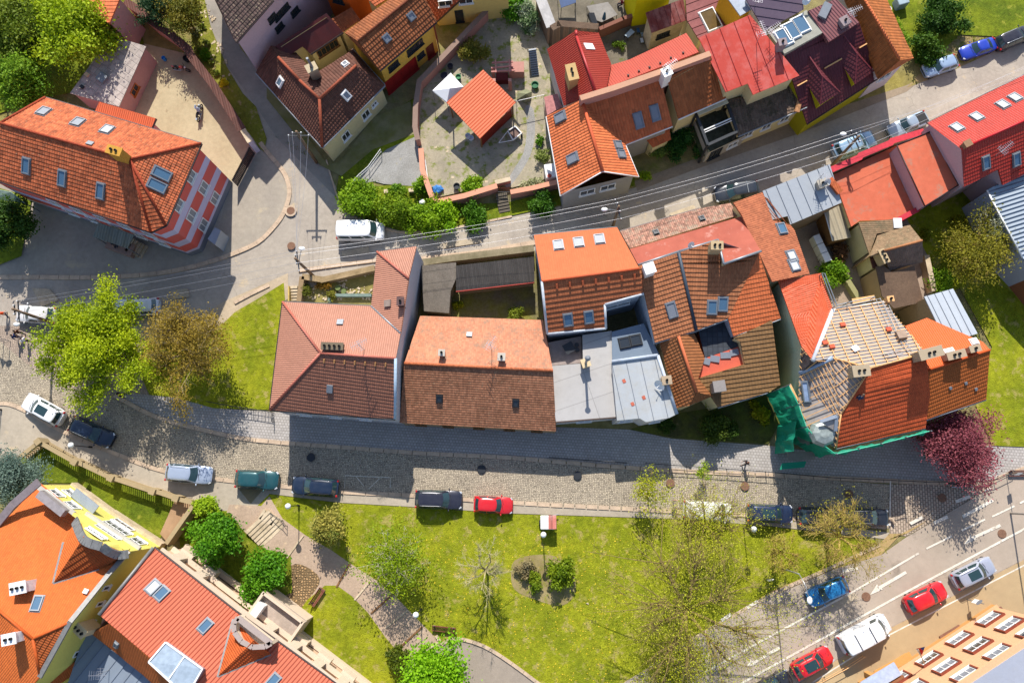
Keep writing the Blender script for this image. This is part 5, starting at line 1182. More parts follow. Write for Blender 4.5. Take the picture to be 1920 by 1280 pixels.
def battened(hs, keys, mmat, h=0.36, cross=1.0, name='membrane'):
    pts = [hs.V[k] for k in keys]; n = newell(pts); mb = MB(); slope(mb, pts, t=0, thick=0.12); ro = mb.build(name, mmat, hs.root)
    hx, sx = frame_of(n); bb = MB()
    def lines(ax, step, off, w_, h_):
        vals = [p.dot(ax) for p in pts]; v = min(vals) + step*0.4
        while v < max(vals):
            xs = []
            for i in range(len(pts)):
                p, q = pts[i], pts[(i+1)%len(pts)]; a, b = p.dot(ax) - v, q.dot(ax) - v
                if a*b < 0: xs.append(p.lerp(q, a/(a-b)))
            if len(xs) >= 2: bb.bar(xs[0] + n*off, xs[1] + n*off, w_, h_, n)
            v += step
    lines(hx, cross, 0.10, 0.07, 0.05); lines(sx, h, 0.16, 0.06, 0.045)
    bb.build('batten', WOODN, ro); hs.faces['.'.join(keys)] = (pts[0], n); return ro
battened(h, ['c','d','e','r2','r1','s'], mem, 0.36, 1.05)
battened(h, ['r1','r2','t'], mem, 0.36, 0.9); battened(h, ['r1','t','k','l','m','n'], mem, 0.36, 0.7); battened(h, ['s','r1','n','o'], memd, 0.34, 1.2)
h.edge([('c','s')], plain('white valley sheet', srgb('c6c8ce'), 0.5), 0.2, 'valley_sheet', 0.03); h.edge([('r1','n')], plain('blue grey valley sheet', srgb('8c9bb0'), 0.5), 0.22, 'valley_sheet', 0.06); h.edge([('c','d')], plain('white valley sheet', srgb('c6c8ce'), 0.5), 0.1, 'eaves_flashing', 0.03)
h.edge([('r2','t'),('r2','e'),('t','k'),('r1','r2')], WOODN, 0.07, 'ridge_board', 0.1); h.gutter([('g','k')], GUT)
fb = 'c.d.e.r2.r1.s'
for q in ((1579,611),(1546,645),(1559,652),(1665,620)): h.box('tile_stack', *q, fb, (0.45,0.4,0.18), plain('stacked tile', srgb('b34a2e'), 0.7), lift=0.12)
h.box('material_pallet',1688,632,fb,(0.8,0.8,0.35),plain('brown pallet', srgb('8d7868'), 0.8),lift=0.12); h.box('white_board',1603,655,fb,(0.6,0.6,0.06),WHITEP,lift=0.14,ang=0.3)
def ladder(hs, a, b, f, w_=0.4):
    A, B = onplane(*a, *hs.plane(f)) + Vector((0,0,.2)), onplane(*b, *hs.plane(f)) + Vector((0,0,.2)); d = (B - A).normalized(); n = hs.plane(f)[1]; y = n.cross(d).normalized()
    mb = MB().bar(A + y*w_/2, B + y*w_/2, 0.04, 0.06, n).bar(A - y*w_/2, B - y*w_/2, 0.04, 0.06, n); k = int((B - A).length / 0.35)
    for i in range(k): q = A + d*(i*0.35 + 0.1); mb.bar(q - y*w_/2, q + y*w_/2, 0.03, 0.03, n)
    return mb.build('roof_ladder', GREYM, hs.root)
ladder(h, (1644,560), (1674,625), fb); ladder(h, (1657,566), (1692,640), fb); ladder(h, (1690,640), (1705,660), fb); ladder(h, (1655,668), (1690,660), fb)
h.chimney(1732,666,'r2.e.e2.f.g.k.t',0.8,2.0,1.3,plaster('old stack', srgb('a3937b')),flues=2); h.chimney(1606,698,'r1.r2.t',0.9,1.4,1.0,plaster('old stack', srgb('a3937b')),flues=2,ang=0.1); h.chimney(1664,563,fb,0.4,0.5,0.6,WOODN,flues=1)
q = onplane(1617,698,*h.plane('r1.r2.t'))
h.skylight(1512,734,'r1.t.k.l.m.n',0.6,1.9,GREYM,plain('blue sheet', srgb('8fa0bb'), 0.4),ang=1.2)
# corner turret
c = P(1541,812,6.6); c.z = 0; mb = MB(); prof = [(0.8,0),(0.9,6.6)]; mb.lathe(c, prof, 8); mb.build('turret_wall', plain('dim sheet wall', srgb('5c6464'), 0.5), h.root)
MB().lathe(c, [(1.25,6.6),(1.25,6.75),(1.0,7.15),(0.45,7.35)], 8).build('turret_roof', plain('dull turret sheet', srgb('8b938f'), 0.4, 0.5, 0.2, 0.2), h.root)
V = [P(1537,790,7.7), P(1568,780,8.0), P(1566,808,7.4)]; mb = MB(); slope(mb, V, t=0, thick=0.1); o = mb.build('dormer_membrane', mem, h.root)
MB().bar(V[0]+Vector((0,0,.1)), V[1]+Vector((0,0,.1)), 0.3, 0.06).bar(V[1]+Vector((0,0,.1)), V[2]+Vector((0,0,.1)), 0.3, 0.06).build('dormer_flashing', TIN, o)
# scaffold with green netting
net = leafmat('green netting', srgb('2aa080'), srgb('2aa080'), 0.45)
r = empty('scaffold', P(1500,820,0), 0, 'scaffold wrapped in green safety netting around the unfinished house', 'scaffold')
sp = [P(1478,722,7.4), P(1496,758,7.2), P(1511,800,7.0), P(1535,828,6.8), P(1566,851,6.8), P(1650,832,6.8), P(1742,808,6.8)]
def net_panel(a, b, zt, zb, seed, name='net'):
    rg = random.Random(seed); n = max(4, int((b - a).length / 0.35)); m = 14; d = (b - a).normalized(); nn = Vector((-d.y, d.x, 0)); mb = MB()
    for i in range(n + 1):
        for j in range(m + 1):
            p = a.lerp(b, i/n); p.z = zb + (zt - zb)*j/m
            amp = 0.12 + 0.25*math.sin(math.pi*j/m)
            p += nn * (amp*noise.noise(Vector((i*0.5 + seed*7, j*0.25, seed)))*1.4) ; p.z += 0.12*noise.noise(Vector((i*0.7, j, seed + 5))); mb.v.append(p)
    for i in range(n):
        for j in range(m): mb.f.append((i*(m+1)+j, (i+1)*(m+1)+j, (i+1)*(m+1)+j+1, i*(m+1)+j+1)); mb.m.append(0)
    return mb.build(name, net, r, smooth=False)
west0 = sp[0] + Vector((0,0,0))
net_panel(sp[0], sp[1], 7.4, 0.3, 1); net_panel(sp[1], sp[2], 7.1, 0.3, 2); net_panel(sp[2], sp[3], 7.0, 0.4, 3); net_panel(sp[3], sp[4], 6.9, 1.0, 4); net_panel(sp[4], sp[5], 6.6, 5.9, 5); net_panel(sp[5], sp[6], 6.6, 5.9, 6)
net_panel(P(1493,788,6.0), P(1485,846,5.6), 6.0, 0.3, 8)
for i, p in enumerate([sp[0], sp[1], sp[2], sp[4], sp[4].lerp(sp[5], .5), sp[5], sp[5].lerp(sp[6], .5), sp[6]]):
    MB().tube([(p.x,p.y,0), (p.x,p.y,p.z+0.5)], 0.05, 8).build('standard', GREYM, r)
for a, b in zip(sp[:-1], sp[1:]):
    MB().tube([a + Vector((0,0,.1)), b + Vector((0,0,.1))], 0.045, 8).build('guard_rail', plain('green tube', srgb('3fae8c'), 0.5), r)
    u = Vector((0,0,1)); d = (b - a).normalized(); y = u.cross(d); MB().bar(a + y*0.35 - u*1.1, b + y*0.35 - u*1.1, 0.6, 0.06).build('deck', WOODN, r)
MB().poly([P(1466,868,2.0), P(1512,864,2.2), P(1508,876,2.1), P(1462,880,2.0)]).poly([P(1466,868,1.98), P(1462,880,1.98), P(1508,876,2.08), P(1512,864,2.18)]).build('net_flap', net, r)
MB().box(P(1490,856,0)+Vector((0,0,1.95)), (2.6,0.8,0.06), 0.05).build('deck', plain('weathered deck', srgb('8a7f72'), 0.8), r)
# west gable scaffold of the orange sheet part
sc2 = empty('rear_scaffold', P(1560,560,0), 0, 'light metal scaffold poles at the rear eaves of the unfinished house', 'scaffold')
for a, b in (((1541,512),(1565,575)), ((1546,512),(1570,574)), ((1568,572),(1640,556)), ((1568,577),(1640,562))): MB().tube([P(*a,7.0), P(*b,7.0)], 0.05, 6).build('guard_rail', GREYM, sc2)
for a in ((1543,512),(1566,574),(1592,566),(1640,557)): p = P(*a,7.6); MB().tube([(p.x,p.y,0), p], 0.05, 6).build('standard', GREYM, sc2)
MB().bar(P(1598,565,6.6), P(1640,558,6.6), 0.5, 0.06).build('deck', WOODN, sc2)

# -- orange house at the right with metal annex
t36 = tile('vivid orange steel tiles', srgb('cf4a12'), 0.03, 0.2, 0.34, amp=0.03, rough=0.5, patch=0.03); t36s = tile('shaded vivid orange tiles', srgb('9c4a18'), 0.08, 0.2, 0.36, amp=0.04, patch=0.04)  # t36s: same orange, darkened to carry the shade of the south slope
E, T = 6.0, 8.6
h = House('vivid_orange_house', 'vivid orange roofed house with two chimneys beside the eastern lawn', 'house',
    dict(nw=(1697,611,E+0.4), n2=(1738,596,E+0.4), ne=(1843,641,7.8), re=(1856,656,T), se=(1849,748,E), sw=(1728,789,E), rw=(1731,697,T), w=(1728,664,8.0)), ['nw','n2','ne','re','se','sw','rw','w'], plaster('dim grey render', srgb('8e8f92'), 0.2), 0.25)
h.roof([('nw','n2','ne','re','rw','w')], t36, 0.34, 0.025, also=[('rw','re','se','sw')]); h.roof([('rw','re','se','sw')], t36s, 0.36, 0.05); h.gutter([('sw','se')], GUT); h.edge([('rw','re')], plain('orange ridge c', srgb('b04a1a'), 0.6), 0.1)
fn, fs = 'nw.n2.ne.re.rw.w', 'rw.re.se.sw'; h.chimney(1782,668,fn,0.6,1.6,1.0,plaster('beige stack', srgb('a5927a')),flues=2); h.chimney(1819,656,fn,0.5,0.9,0.8,plaster('beige stack', srgb('a5927a')),flues=1)
h.skylight(1779,660,fn,0.9,0.6,WHITEP,PALEG) ; h.skylight(1826,641,fn,0.6,0.6,WHITEP,PALEG)
for q in ((1781,727),(1810,718),(1829,729)): h.box('vent', *q, fs, (0.25,0.25,0.12), GREYM)
h = House('silver_annex', 'silver standing seam annex roof behind the vivid orange house', 'annex',
    dict(a=(1733,556,6.0), b=(1787,541,6.0), c=(1833,625,6.6), d=(1775,643,6.6)), 'abcd', plaster('sandy render', srgb('a58a68'), 0.3), 0.15)
h.roof(['abcd'], seam('silver annex sheet', srgb('a9b0b8'), 0.7, 0.04, 0.05, metal=0.1), t=0, ribs=0.7, udir=(0.95,0.3,0), rmat=seamd)
# -- old brown cluster
mossr = tile('mossy brown shingles', srgb('7c6248'), 0.15, 0.2, 0.25, 0.6, srgb('55503a'), 0.02, lich=0.4); mossd = tile('grey brown courses', srgb('7d6656'), 0.12, 0.2, 0.45, 0.3, amp=0.03)
h = House('mossy_flat_shed', 'mossy brown flat roofed shed touching the terracotta roof', 'shed',
    dict(a=(1610,417,4.2), b=(1674,411,4.2), c=(1677,432,4.2), d=(1644,438,4.2), e=(1630,477,4.2)), 'abcde', cream, 0.1)
h.roof(['abcde'], mossr, t=0, udir=(0,1,0)); h.box('white_panel', 1682, 419, 'abcde', (0.8,1.0,0.15), WHITEP)
h = House('old_brown_gable_house', 'small old house with beige north slope and dark striped south slope', 'house',
    dict(a=(1632,480,4.6), b=(1647,436,4.6), c=(1706,422,4.6), d=(1729,451,6.6), e=(1655,471,6.6), f=(1730,491,4.2), g=(1667,507,4.2)), ['a','b','c','d','f','g','e'], plaster('sandy render', srgb('a58a68'), 0.3), 0.2)
h.roof([('a','b','c','d','e')], mossr, 0.25, 0.02, also=[('e','d','f','g')]); h.roof([('e','d','f','g')], mossd, 0.5, 0.09); h.edge([('e','d')], plain('clay ridge old', srgb('a06a44'), 0.8), 0.12); h.chimney(1653,483,'e.d.f.g',0.5,1.3,0.5,plaster('sandy stack', srgb('b09a78')),flues=3,ang=-1.2)
h = House('dark_brown_shed', 'dark brown felted shed roof with a pale west edge in the back yard', 'shed',
    dict(a=(1642,500,4.4), b=(1656,497,4.6), b2=(1672,510,4.6), c=(1714,498,4.6), d=(1732,566,4.0), e=(1676,578,4.0), f=(1654,555,4.2)), ['a','b','b2','c','d','e','f'], plaster('sandy render', srgb('a58a68'), 0.3), 0.15)
h.roof([('a','b','b2','c','d','e','f')], ground('brown felt', srgb('6c5848'), srgb('5f4d40'), 0.5, 5, srgb('8b7058'), 0.66, 0.015, 14, grain=0.2), t=0)
h = House('rusty_link_roof', 'small rusty brown link roof between old house and back yard', 'roof',
    dict(a=(1630,478,3.6), b=(1645,473,3.6), c=(1653,500,3.6), d=(1637,503,3.6)), 'abcd', cream, 0.05)
h.roof(['abcd'], plain('rusty link sheet', srgb('6c4438'), 0.8, 0.2, 0, 0.3), t=0)
h = House('beige_corrugated_lean_to', 'beige corrugated sheet lean-to roof west of the terracotta roof', 'lean-to',
    dict(a=(1546,399,3.0), b=(1577,383,3.0), c=(1596,445,2.6), d=(1561,452,2.6)), 'abcd', WOOD, 0.1)
h.roof(['abcd'], seam('beige corrugated', srgb('a89b80'), 0.5, 0.08, 0.3, wave=0.05, metal=0), t=0, udir=(1,0.3,0)); h.edge([('a','d')], WHITEP, 0.05, 'edge_trim')
r = empty('white_cupboards', P(1540,465,0), 0, 'row of white cupboards along the shaded yard wall', 'cupboard')
A, B = P(1530,440,1.4), P(1554,490,1.4); d = (B - A).normalized()
for k in range(3):
    a = A.lerp(B, k/3 + 0.01); b = A.lerp(B, (k+1)/3 - 0.01); a.z = b.z = 0.7; MB().bar(a, b, 0.7, 1.4).build('cabinet', WHITEP, r)
wall_line('back_yard_wall', 'low yellowish wall along the sunken passage in the back yard', [(1590,525),(1612,560)], 1.0, 0.5, plaster('greenish render', srgb('8f8a62'), 0.4), None)
wall_line('old_stone_wall', 'narrow old stone wall edging the eastern lawn', [(1738,478),(1752,545)], 1.3, 0.5, STONEL, None)
h = House('corrugated_roof_house', 'blue-grey corrugated roof of a house cut by the right edge', 'house',
    dict(a=(1850,357,5.0), b=(1990,275,5.0), c=(1990,560,5.0), d=(1917,484,5.0)), 'abcd', plaster('pale blue wall', srgb('a5aab8'), 0.2), 0.1)
h.roof(['abcd'], seam('blue grey corrugated', srgb('8a97a5'), 0.42, 0.05, 0.1, srgb('9aa4ac'), wave=0.09, metal=0), t=0, udir=(0.3,-0.95,0)); h.edge(['ad'], WHITEP, 0.08, 'edge_trim')
h = House('brick_side_building', 'brick walled building end cut by the right edge below the corrugated roof', 'house',
    dict(a=(1912,488,3.4), b=(1990,480,3.4), c=(1990,600,3.4), d=(1925,520,3.4)), 'abcd', plaster('brick brown', srgb('8c5c40'), 0.3), 0.1)
h.roof(['abcd'], plain('brown roof felt', srgb('7c5a44'), 0.8), t=0)

# ---------------------------------------------------------------- bottom left: yellow house and coral roofed house
lem = plaster('lemon wall', srgb('cdc368'), 0.1); or40 = tile('amber orange tiles', srgb('c4581f'), 0.08, 0.2, 0.3, 0.12, srgb('8a4630'), 0.03, patch=0.08)
E, T = 7.6, 12.0
h = House('yellow_curved_gable_house', 'big yellow house with orange roof and curved front gable, bottom left', 'house',
    dict(n=(76,905,E), w=(-80,1070,E), g1=(146,963,E), g2=(243,1033,E), sr=(203,1078,E+1.2), p2=(133,1165,9.6), se=(76,1268,E), s=(20,1330,E), sw=(-120,1230,E), r1=(-20,1128,T), r2=(62,1197,T-0.8), r0=(-60,1120,T)),
    ['n','g1','g2','sr','p2','se','s','sw','w'], lem, 0.12, pitch=1)
h.roof([('n','g1','g2','sr','p2','r2','r1','w')], or40, 0.3, 0.025, also=[('p2','se','r2'), ('r1','r2','se','s','sw'), ('w','r1','sw')]); h.roof([('p2','se','r2')], tile('shaded amber tiles', srgb('9a4418'), 0.1, 0.2, 0.42, amp=0.04), 0.42, 0.06); h.roof([('r1','r2','se','s','sw')], or40, 0.34, 0.04); h.roof([('w','r1','sw')], or40, 0.3, 0.03)  # the darker amber paints shade on the slope turned from the sun
f0 = 'n.g1.g2.sr.p2.r2.r1.w'
# cross gable towards the front
K0 = onplane(100,1093,*h.plane(f0)); Kt = P(158,1005,10.4); Kl = onplane(146,965,*h.plane(f0)); Kr = P(236,1038,8.4); Kv = onplane(119,1016,*h.plane(f0)); Kw = onplane(186,1066,*h.plane(f0))
mb = MB(); slope(mb, [K0, Kv, Kl, Kt], 0.3, 0.02, 0.1); o = mb.build('cross_gable', or40, h.root)
mb = MB(); slope(mb, [K0, Kt, Kr, Kw], 0.5, 0.06, 0.1); o = mb.build('cross_gable', tile('shaded amber tiles', srgb('9a4418'), 0.1, 0.2, 0.42, amp=0.04), h.root)  # shade of this gable side is put into its tile colour
lead = plain('lead grey', srgb('7b7a78'), 0.5, 0.4, 0.3)
MB().bar(K0, Kv, 0.2, 0.12).bar(K0, Kw, 0.2, 0.12).build('valley_sheet', lead, h.root)
cur = [(140,975),(143,983),(150,1000),(158,1012),(172,1019),(190,1024),(205,1034),(222,1040),(240,1038)]
zz = [8.6,9.0,9.9,10.4,10.6,10.4,9.8,9.0,8.4]
pts = [P(a,b,z) for (a,b),z in zip(smooth_line(cur,3), [zz[0] + (zz[-1]-zz[0])*0 + (np.interp(i/24*8, range(9), zz) - zz[0]) for i in range(25)])]
mb = MB()
for a, b in zip(pts[:-1], pts[1:]): mb.bar(a, b, 0.75, 0.14)
mb.build('parapet_cap', lead, h.root)
A, B = h.ins['g1'], h.ins['g2']; dg = (B - A); dg.z = 0; dg.normalize(); ng = Vector((dg.y, -dg.x, 0)); 
if ng.x < 0: ng = -ng
mb = MB()
for a, b in zip(pts[:-1], pts[1:]):
    for off in (0.0,): mb.poly([Vector((a.x,a.y,E-0.3)) , Vector((b.x,b.y,E-0.3)), b, a])
mb.build('gable_wall', lem, h.root)
# cornice, arch moulding and windows of the front
pilm = plaster('grey stucco', srgb('b7b3aa'), 0.15)
for (ka, kb, z, dd, hh, mt) in (('n','g1',7.3,0.35,0.3,pilm), ('g1','g2',5.3,0.3,0.35,pilm), ('g1','g2',7.4,0.3,0.25,lem), ('n','g1',0.6,0.3,1.2,STONEL), ('g1','g2',0.6,0.35,1.2,STONEL)):
    a, b = h.ins[ka].copy(), h.ins[kb].copy(); a.z = b.z = z; MB().bar(a + ng*dd/2, b + ng*dd/2, dd, hh).build('cornice', mt, h.root)
for z, tt, ww, hh, ml in ((3.7,0.42,2.6,1.6,3), (3.7,0.8,1.2,1.8,1), (1.8,0.35,2.2,1.2,2), (6.3,0.5,2.6,0.9,3), (8.2,0.5,2.0,0.7,2)): h.window('g1','g2',tt,z,ww,hh,mull=ml,trans=1)
for z, tt in ((5.6,0.3),(5.6,0.7),(3.2,0.3),(3.2,0.7),(1.6,0.5)): h.window('n','g1',tt,z,1.2,1.4,trans=1)
MB().bar(h.ins['n'].lerp(h.ins['g1'],.42) + ng*0.55 - Vector((0,0,2.2)), h.ins['n'].lerp(h.ins['g1'],1.0) + ng*0.45 - Vector((0,0,2.6)), 0.9, 0.12).build('bay_roof', TIN, h.root)
h.window('g2','sr',0.5,1.2,1.0,2.0,plain('teal door frame', srgb('2c6a64'), 0.5),plain('teal door leaf', srgb('2f7a72'), 0.5),1,'door')
MB().bar(P(73,903,8.6), P(22,948,8.2), 0.7, 0.2).bar(P(24,946,8.3), P(-20,1000,7.9), 0.7, 0.2).build('parapet_cap', plain('brown lead', srgb('766c6e'), 0.5), h.root)
a, b = P(75,925,8.2), P(122,962,8.2); MB().bar(a, b, 0.7, 0.7).build('dormer_strip', plain('grey dormer glass', srgb('8b8484'), 0.4), h.root)
h.chimney(52,1098,f0,0.9,1.3,1.3,plain('white sheet stack', (0.7,0.7,0.7), 0.5),flues=3,ang=0.2); h.chimney(36,1192,'r1.r2.se.s.sw',0.8,1.1,1.3,plain('white sheet stack', (0.7,0.7,0.7), 0.5),flues=2,ang=0.2); h.skylight(70,1131,f0,0.8,1.3,ang=0.25)
h.edge([('r1','r2'),('r2','se'),('r2','p2')], plain('amber ridge', srgb('b5521e'), 0.7), 0.12); h.box('white_vent',162,1109,f0,(0.4,0.4,0.2),WHITEP)
MB().bar(h.V['sr']+Vector((0,0,.1)), h.V['p2']+Vector((0,0,.1)), 0.4, 0.2).bar(h.V['p2']+Vector((0,0,.12)), h.V['se']+Vector((0,0,.12)), 0.4, 0.2).bar(h.V['g2']+Vector((0,0,.14)), h.V['sr']+Vector((0,0,.14)), 0.4, 0.2).build('parapet_cap', lead, h.root)
for tt, z in ((0.35,7.2),(0.75,6.6)): h.window('sr','p2',tt,z,0.5,1.0,mull=0)
for tt, z in ((0.2,6.2),(0.8,5.6)): h.window('p2','se',tt,z,0.6,0.9,mull=0)
# coral roofed long house
cor = seam('coral pantile sheet', srgb('bb5340'), 0.33, 0.03, 0.06, srgb('a84436'), wave=0.04, metal=0, rough=0.6)
E, T = 6.4, 9.6
h = House('coral_roofed_house', 'long house with coral ribbed roof, stucco front and glazed roof box', 'house',
    dict(n=(288,1026,E), t0=(441,1146,E), e=(720,1347,E), r=(205,1168,T), r2=(281,1232,T), r3=(470,1400,T), w=(186,1152,T-0.4), s0=(172,1187,E), s1=(268,1264,E), s2=(440,1420,E)), ['n','t0','e','s2','s1','s0','w'], plaster('beige stucco', srgb('c3a58a'), 0.2), 0.35)
h.roof([('n','t0','e','r3','r2','r','w')], cor, t=0, also=[('r','r2','r3','s2','s1','s0')]); h.roof([('r','r2','r3','s2','s1','s0')], tile('dark orange pantiles', srgb('a9501f'), 0.1, 0.25, 0.3, amp=0.05), 0.36, 0.04)
f = 'n.t0.e.r3.r2.r.w'; h.gutter([('n','t0'),('t0','e')], GUTD); h.edge([('n','w')], lead, 0.16, 'flashing', 0.08)
for q in ((287,1100),(303,1112)): h.skylight(*q, f, 0.85, 1.2, GREYM, PALEG if q[0] < 300 else BLUEG)
h.skylight(385,1173,f,0.8,1.2); h.skylight(512,1276,f,0.8,1.2)
h.chimney(165,1172,'r.r2.r3.s2.s1.s0',0.7,1.6,1.6,BRICKP,flues=4,ang=-0.7); h.skylight(219,1207,'r.r2.r3.s2.s1.s0',0.4,0.7,GREYM,GREYG)
g = [P(311,1203,9.2), P(380,1253,9.2), P(350,1305,9.6), P(279,1240,9.8)]
mb = MB(); slope(mb, g, t=0, thick=1.1); go = mb.build('glazed_box', plain('milky glazing', srgb('8f9dab'), 0.2, 0.7), h.root)
for a, b in ((0,1),(1,2),(2,3),(3,0)): MB().bar(g[a]+Vector((0,0,.05)), g[b]+Vector((0,0,.05)), 0.12, 0.12).build('glazing_frame', WHITEP, go)
MB().bar(g[0].lerp(g[1],.52)+Vector((0,0,.05)), g[3].lerp(g[2],.52)+Vector((0,0,.05)), 0.1, 0.1).build('glazing_frame', WHITEP, go)
def spike(hs, f, tip, l, rr_, top, z):
    t_, L, Rg = onplane(*tip, *hs.plane(f)), onplane(*l, *hs.plane(f)), onplane(*rr_, *hs.plane(f)); K = P(*top, z)
    mb = MB(); slope(mb, [t_, L, K], 0.3, 0.03, 0.1); slope(mb, [t_, K, Rg], 0.36, 0.05, 0.1); o = mb.build('cross_gable', tile('orange spike tiles', srgb('bb4a18'), 0.1, 0.2, 0.3, amp=0.04), hs.root)
    MB().bar(t_, L, 0.16, 0.12).bar(t_, Rg, 0.16, 0.12).build('valley_sheet', lead, o); return o
spike(h, f, (408,1268), (437,1160), (508,1226), (476,1200), 8.2)
# stucco front: cornices, pilasters, attic blocks
A, B = h.ins['n'].copy(), h.ins['e'].copy(); A.z = B.z = 0; d = (B - A).normalized(); nr = Vector((-d.y, d.x, 0)); nr = nr if nr.y > 0 else -nr; L = (B - A).length
sto = plaster('pale stucco trim', srgb('cbb8a2'), 0.2); rng = int(L / 2.6)
for z, dd, hh in ((5.7,0.55,0.25), (3.2,0.45,0.22), (0.35,0.5,0.7)):
    a, b = A + nr*dd/2, B + nr*dd/2; a = a + Vector((0,0,z)); b = b + Vector((0,0,z)); MB().bar(a, b, dd, hh).build('cornice', sto, h.root)
for k in range(rng):
    t_ = (k + 0.5) / rng; p = A.lerp(B, t_)
    if abs(p.x - P(470,1165).x) < 3.2: continue
    MB().box(p + nr*0.22 + Vector((0,0,4.5)), (0.9, 0.4, 2.3), math.atan2(d.y, d.x)).build('pilaster', sto, h.root)
    MB().box(p + nr*0.5 + Vector((0,0,2.4)), (1.4, 0.5, 1.2), math.atan2(d.y, d.x)).build('pilaster', sto, h.root)
for k in range(rng - 1):
    t_ = (k + 1.0) / rng
    if abs(A.lerp(B, t_).x - P(470,1165).x) < 3.2: continue
    h.window('n','t0',min(0.98, t_*L/((h.ins['t0']-h.ins['n']).length)) if t_*L < (h.ins['t0']-h.ins['n']).length else 0.98, 4.6 if k % 1 == 0 else 4, 1.1, 1.5, plain('brown frame', srgb('74543c'), 0.6), GREYG) if t_*L < (h.ins['t0']-h.ins['n']).length else h.window('t0','e',(t_*L - (h.ins['t0']-h.ins['n']).length)/((h.ins['e']-h.ins['t0']).length), 4.6, 1.1, 1.5, plain('brown frame', srgb('74543c'), 0.6), GREYG)
# polygonal attic and entrance porch
c = P(494,1178,7.0); c.z = 0; sgn = math.atan2(d.y, d.x)
tp = [P(x_, y_, 8.0) for x_, y_ in ((447,1157),(439,1168),(440,1184),(453,1201),(474,1212),(498,1211),(509,1205))]
mb = MB()
for p, q in zip(tp[:-1], tp[1:]): p, q = p - Vector((0,0,.8)), q - Vector((0,0,.8)); mb.bar(p, q, 0.3, 1.7)
mb.build('attic_parapet', sto, h.root); mb = MB(); slope(mb, [p - Vector((0,0,.9)) for p in tp], t=0, thick=0.3); mb.build('attic_roof', sto, h.root)
mb = MB()
for p, q in zip(tp[:-1], tp[1:]): mb.bar(p + Vector((0,0,.1)), q + Vector((0,0,.1)), 0.42, 0.12)
mb.bar(tp[0] + Vector((0,0,.1)), tp[-1] + Vector((0,0,.1)), 0.5, 0.12); mb.build('coping', plaster('grey stone sheet', srgb('a3948c'), 0.3), h.root)
pc = P(516,1163,3.1); pc.z = 0; r2_ = MB().box(pc + nr*0.2 + Vector((0,0,1.5)), (4.6, 2.6, 3.0), sgn).build('porch', sto, h.root)
MB().box(pc + nr*0.2 + Vector((0,0,3.1)), (4.9, 2.9, 0.18), sgn).build('porch_roof', ground('terrace slab', srgb('a99a8e'), srgb('948679'), 0.6, 4), h.root)
for s_ in (-1, 1): MB().box(pc + nr*0.2 + d*(s_*2.3) + Vector((0,0,3.5)), (0.25, 2.8, 0.7), sgn).build('parapet', sto, h.root)
MB().box(pc + nr*1.5 + Vector((0,0,3.5)), (4.6, 0.2, 0.7), sgn).build('parapet', sto, h.root)
MB().box(P(487,1141,3.4) + Vector((0,0,0.3)), (0.7,1.3,1.0), sgn).build('vent_box', WHITEP, h.root)
h = House('blue_grey_flat_house', 'blue-grey sheet flat roof between the yellow and coral houses', 'house wing',
    dict(a=(163,1175,5.6), b=(205,1215,5.6), c=(268,1262,5.6), d=(330,1330,5.6), e=(110,1330,5.6)), 'abcde', lem, 0.1)
h.roof(['abcde'], seam('dusk blue sheet', srgb('7f8c9c'), 0.9, 0.05, 0.1), t=0, ribs=0.9, udir=(0.8,-0.6,0), rmat=seamd); antenna(205,1255,'abcde',h,2.2,seed=31)
h = House('yellow_rear_wing', 'small amber tiled gable with chimneys at the bottom edge beside yellow wall', 'house wing',
    dict(a=(84,1262,5.4), b=(142,1240,5.4), c=(150,1256,5.0), d=(100,1290,5.0)), 'abcd', lem, 0.1)
h.roof(['abcd'], or40, 0.3, 0.03)

# ---------------------------------------------------------------- bottom right: peach office
peach = plaster('peach render', srgb('d3a27c'), 0.12)
h = House('peach_office_building', 'tall peach office building with rows of brown framed windows, bottom right', 'building',
    dict(a=(1735,1338,10.0), b=(1990,1169,10.0), c=(2080,1400,10.0), d=(1840,1500,10.0)), 'abcd', peach, 0.0)
h.roof(['abcd'], seam('pale lavender sheet', srgb('9fa3b0'), 0.9, 0.03, 0.1), t=0, thick=0.4)
a, b = h.V['a'], h.V['b']; nw = Vector((-(b-a).y, (b-a).x, 0)).normalized(); nw = nw if nw.y > 0 else -nw
for z, dd, hh, mt in ((9.75,0.5,0.25,peach),(0.5,0.25,1.0,plaster('sand plinth', srgb('b98a55'), 0.2)),(1.05,0.35,0.12,peach)):
    p, q = a.copy(), b.copy(); p.z = q.z = z; MB().bar(p + nw*dd/2, q + nw*dd/2, dd, hh).build('cornice', mt, h.root)
L = (b - a); L.z = 0; L = L.length; brown = plain('brown red frame', srgb('7a3b2a'), 0.6)
p0 = Vector((a.x, a.y, 0)); p1 = Vector((b.x, b.y, 0)); dd_ = (p1 - p0).normalized()
n_ = int(L / 2.75)
for row, z in enumerate((8.3, 5.2, 2.1)):
    for k in range(n_):
        tt = (k + 0.5) / n_; p = p0.lerp(p1, tt)
        h.window('a','b',tt,z,1.9,1.5,WHITEP,GREYG if (k + row) % 3 else DARKG,2,trans=1)
        m = Matrix((dd_, nw, Vector((0,0,1)))).transposed(); mb = MB(); q = Vector((p.x, p.y, z)) + nw*0.05
        for s_ in (-1, 1): mb.box(q + dd_*s_*1.03, (0.16, 0.26, 1.7), mat=m)
        mb.box(q + Vector((0,0,0.85)), (2.2, 0.3, 0.14), mat=m); mb.build('surround', brown, h.root)
pr = P(1655,1262,0)
r = empty('office_porch', pr, 0, 'office entrance porch with pale blue roof and sandy ramp walls', 'porch')
ang = math.atan2(dd_.y, dd_.x)
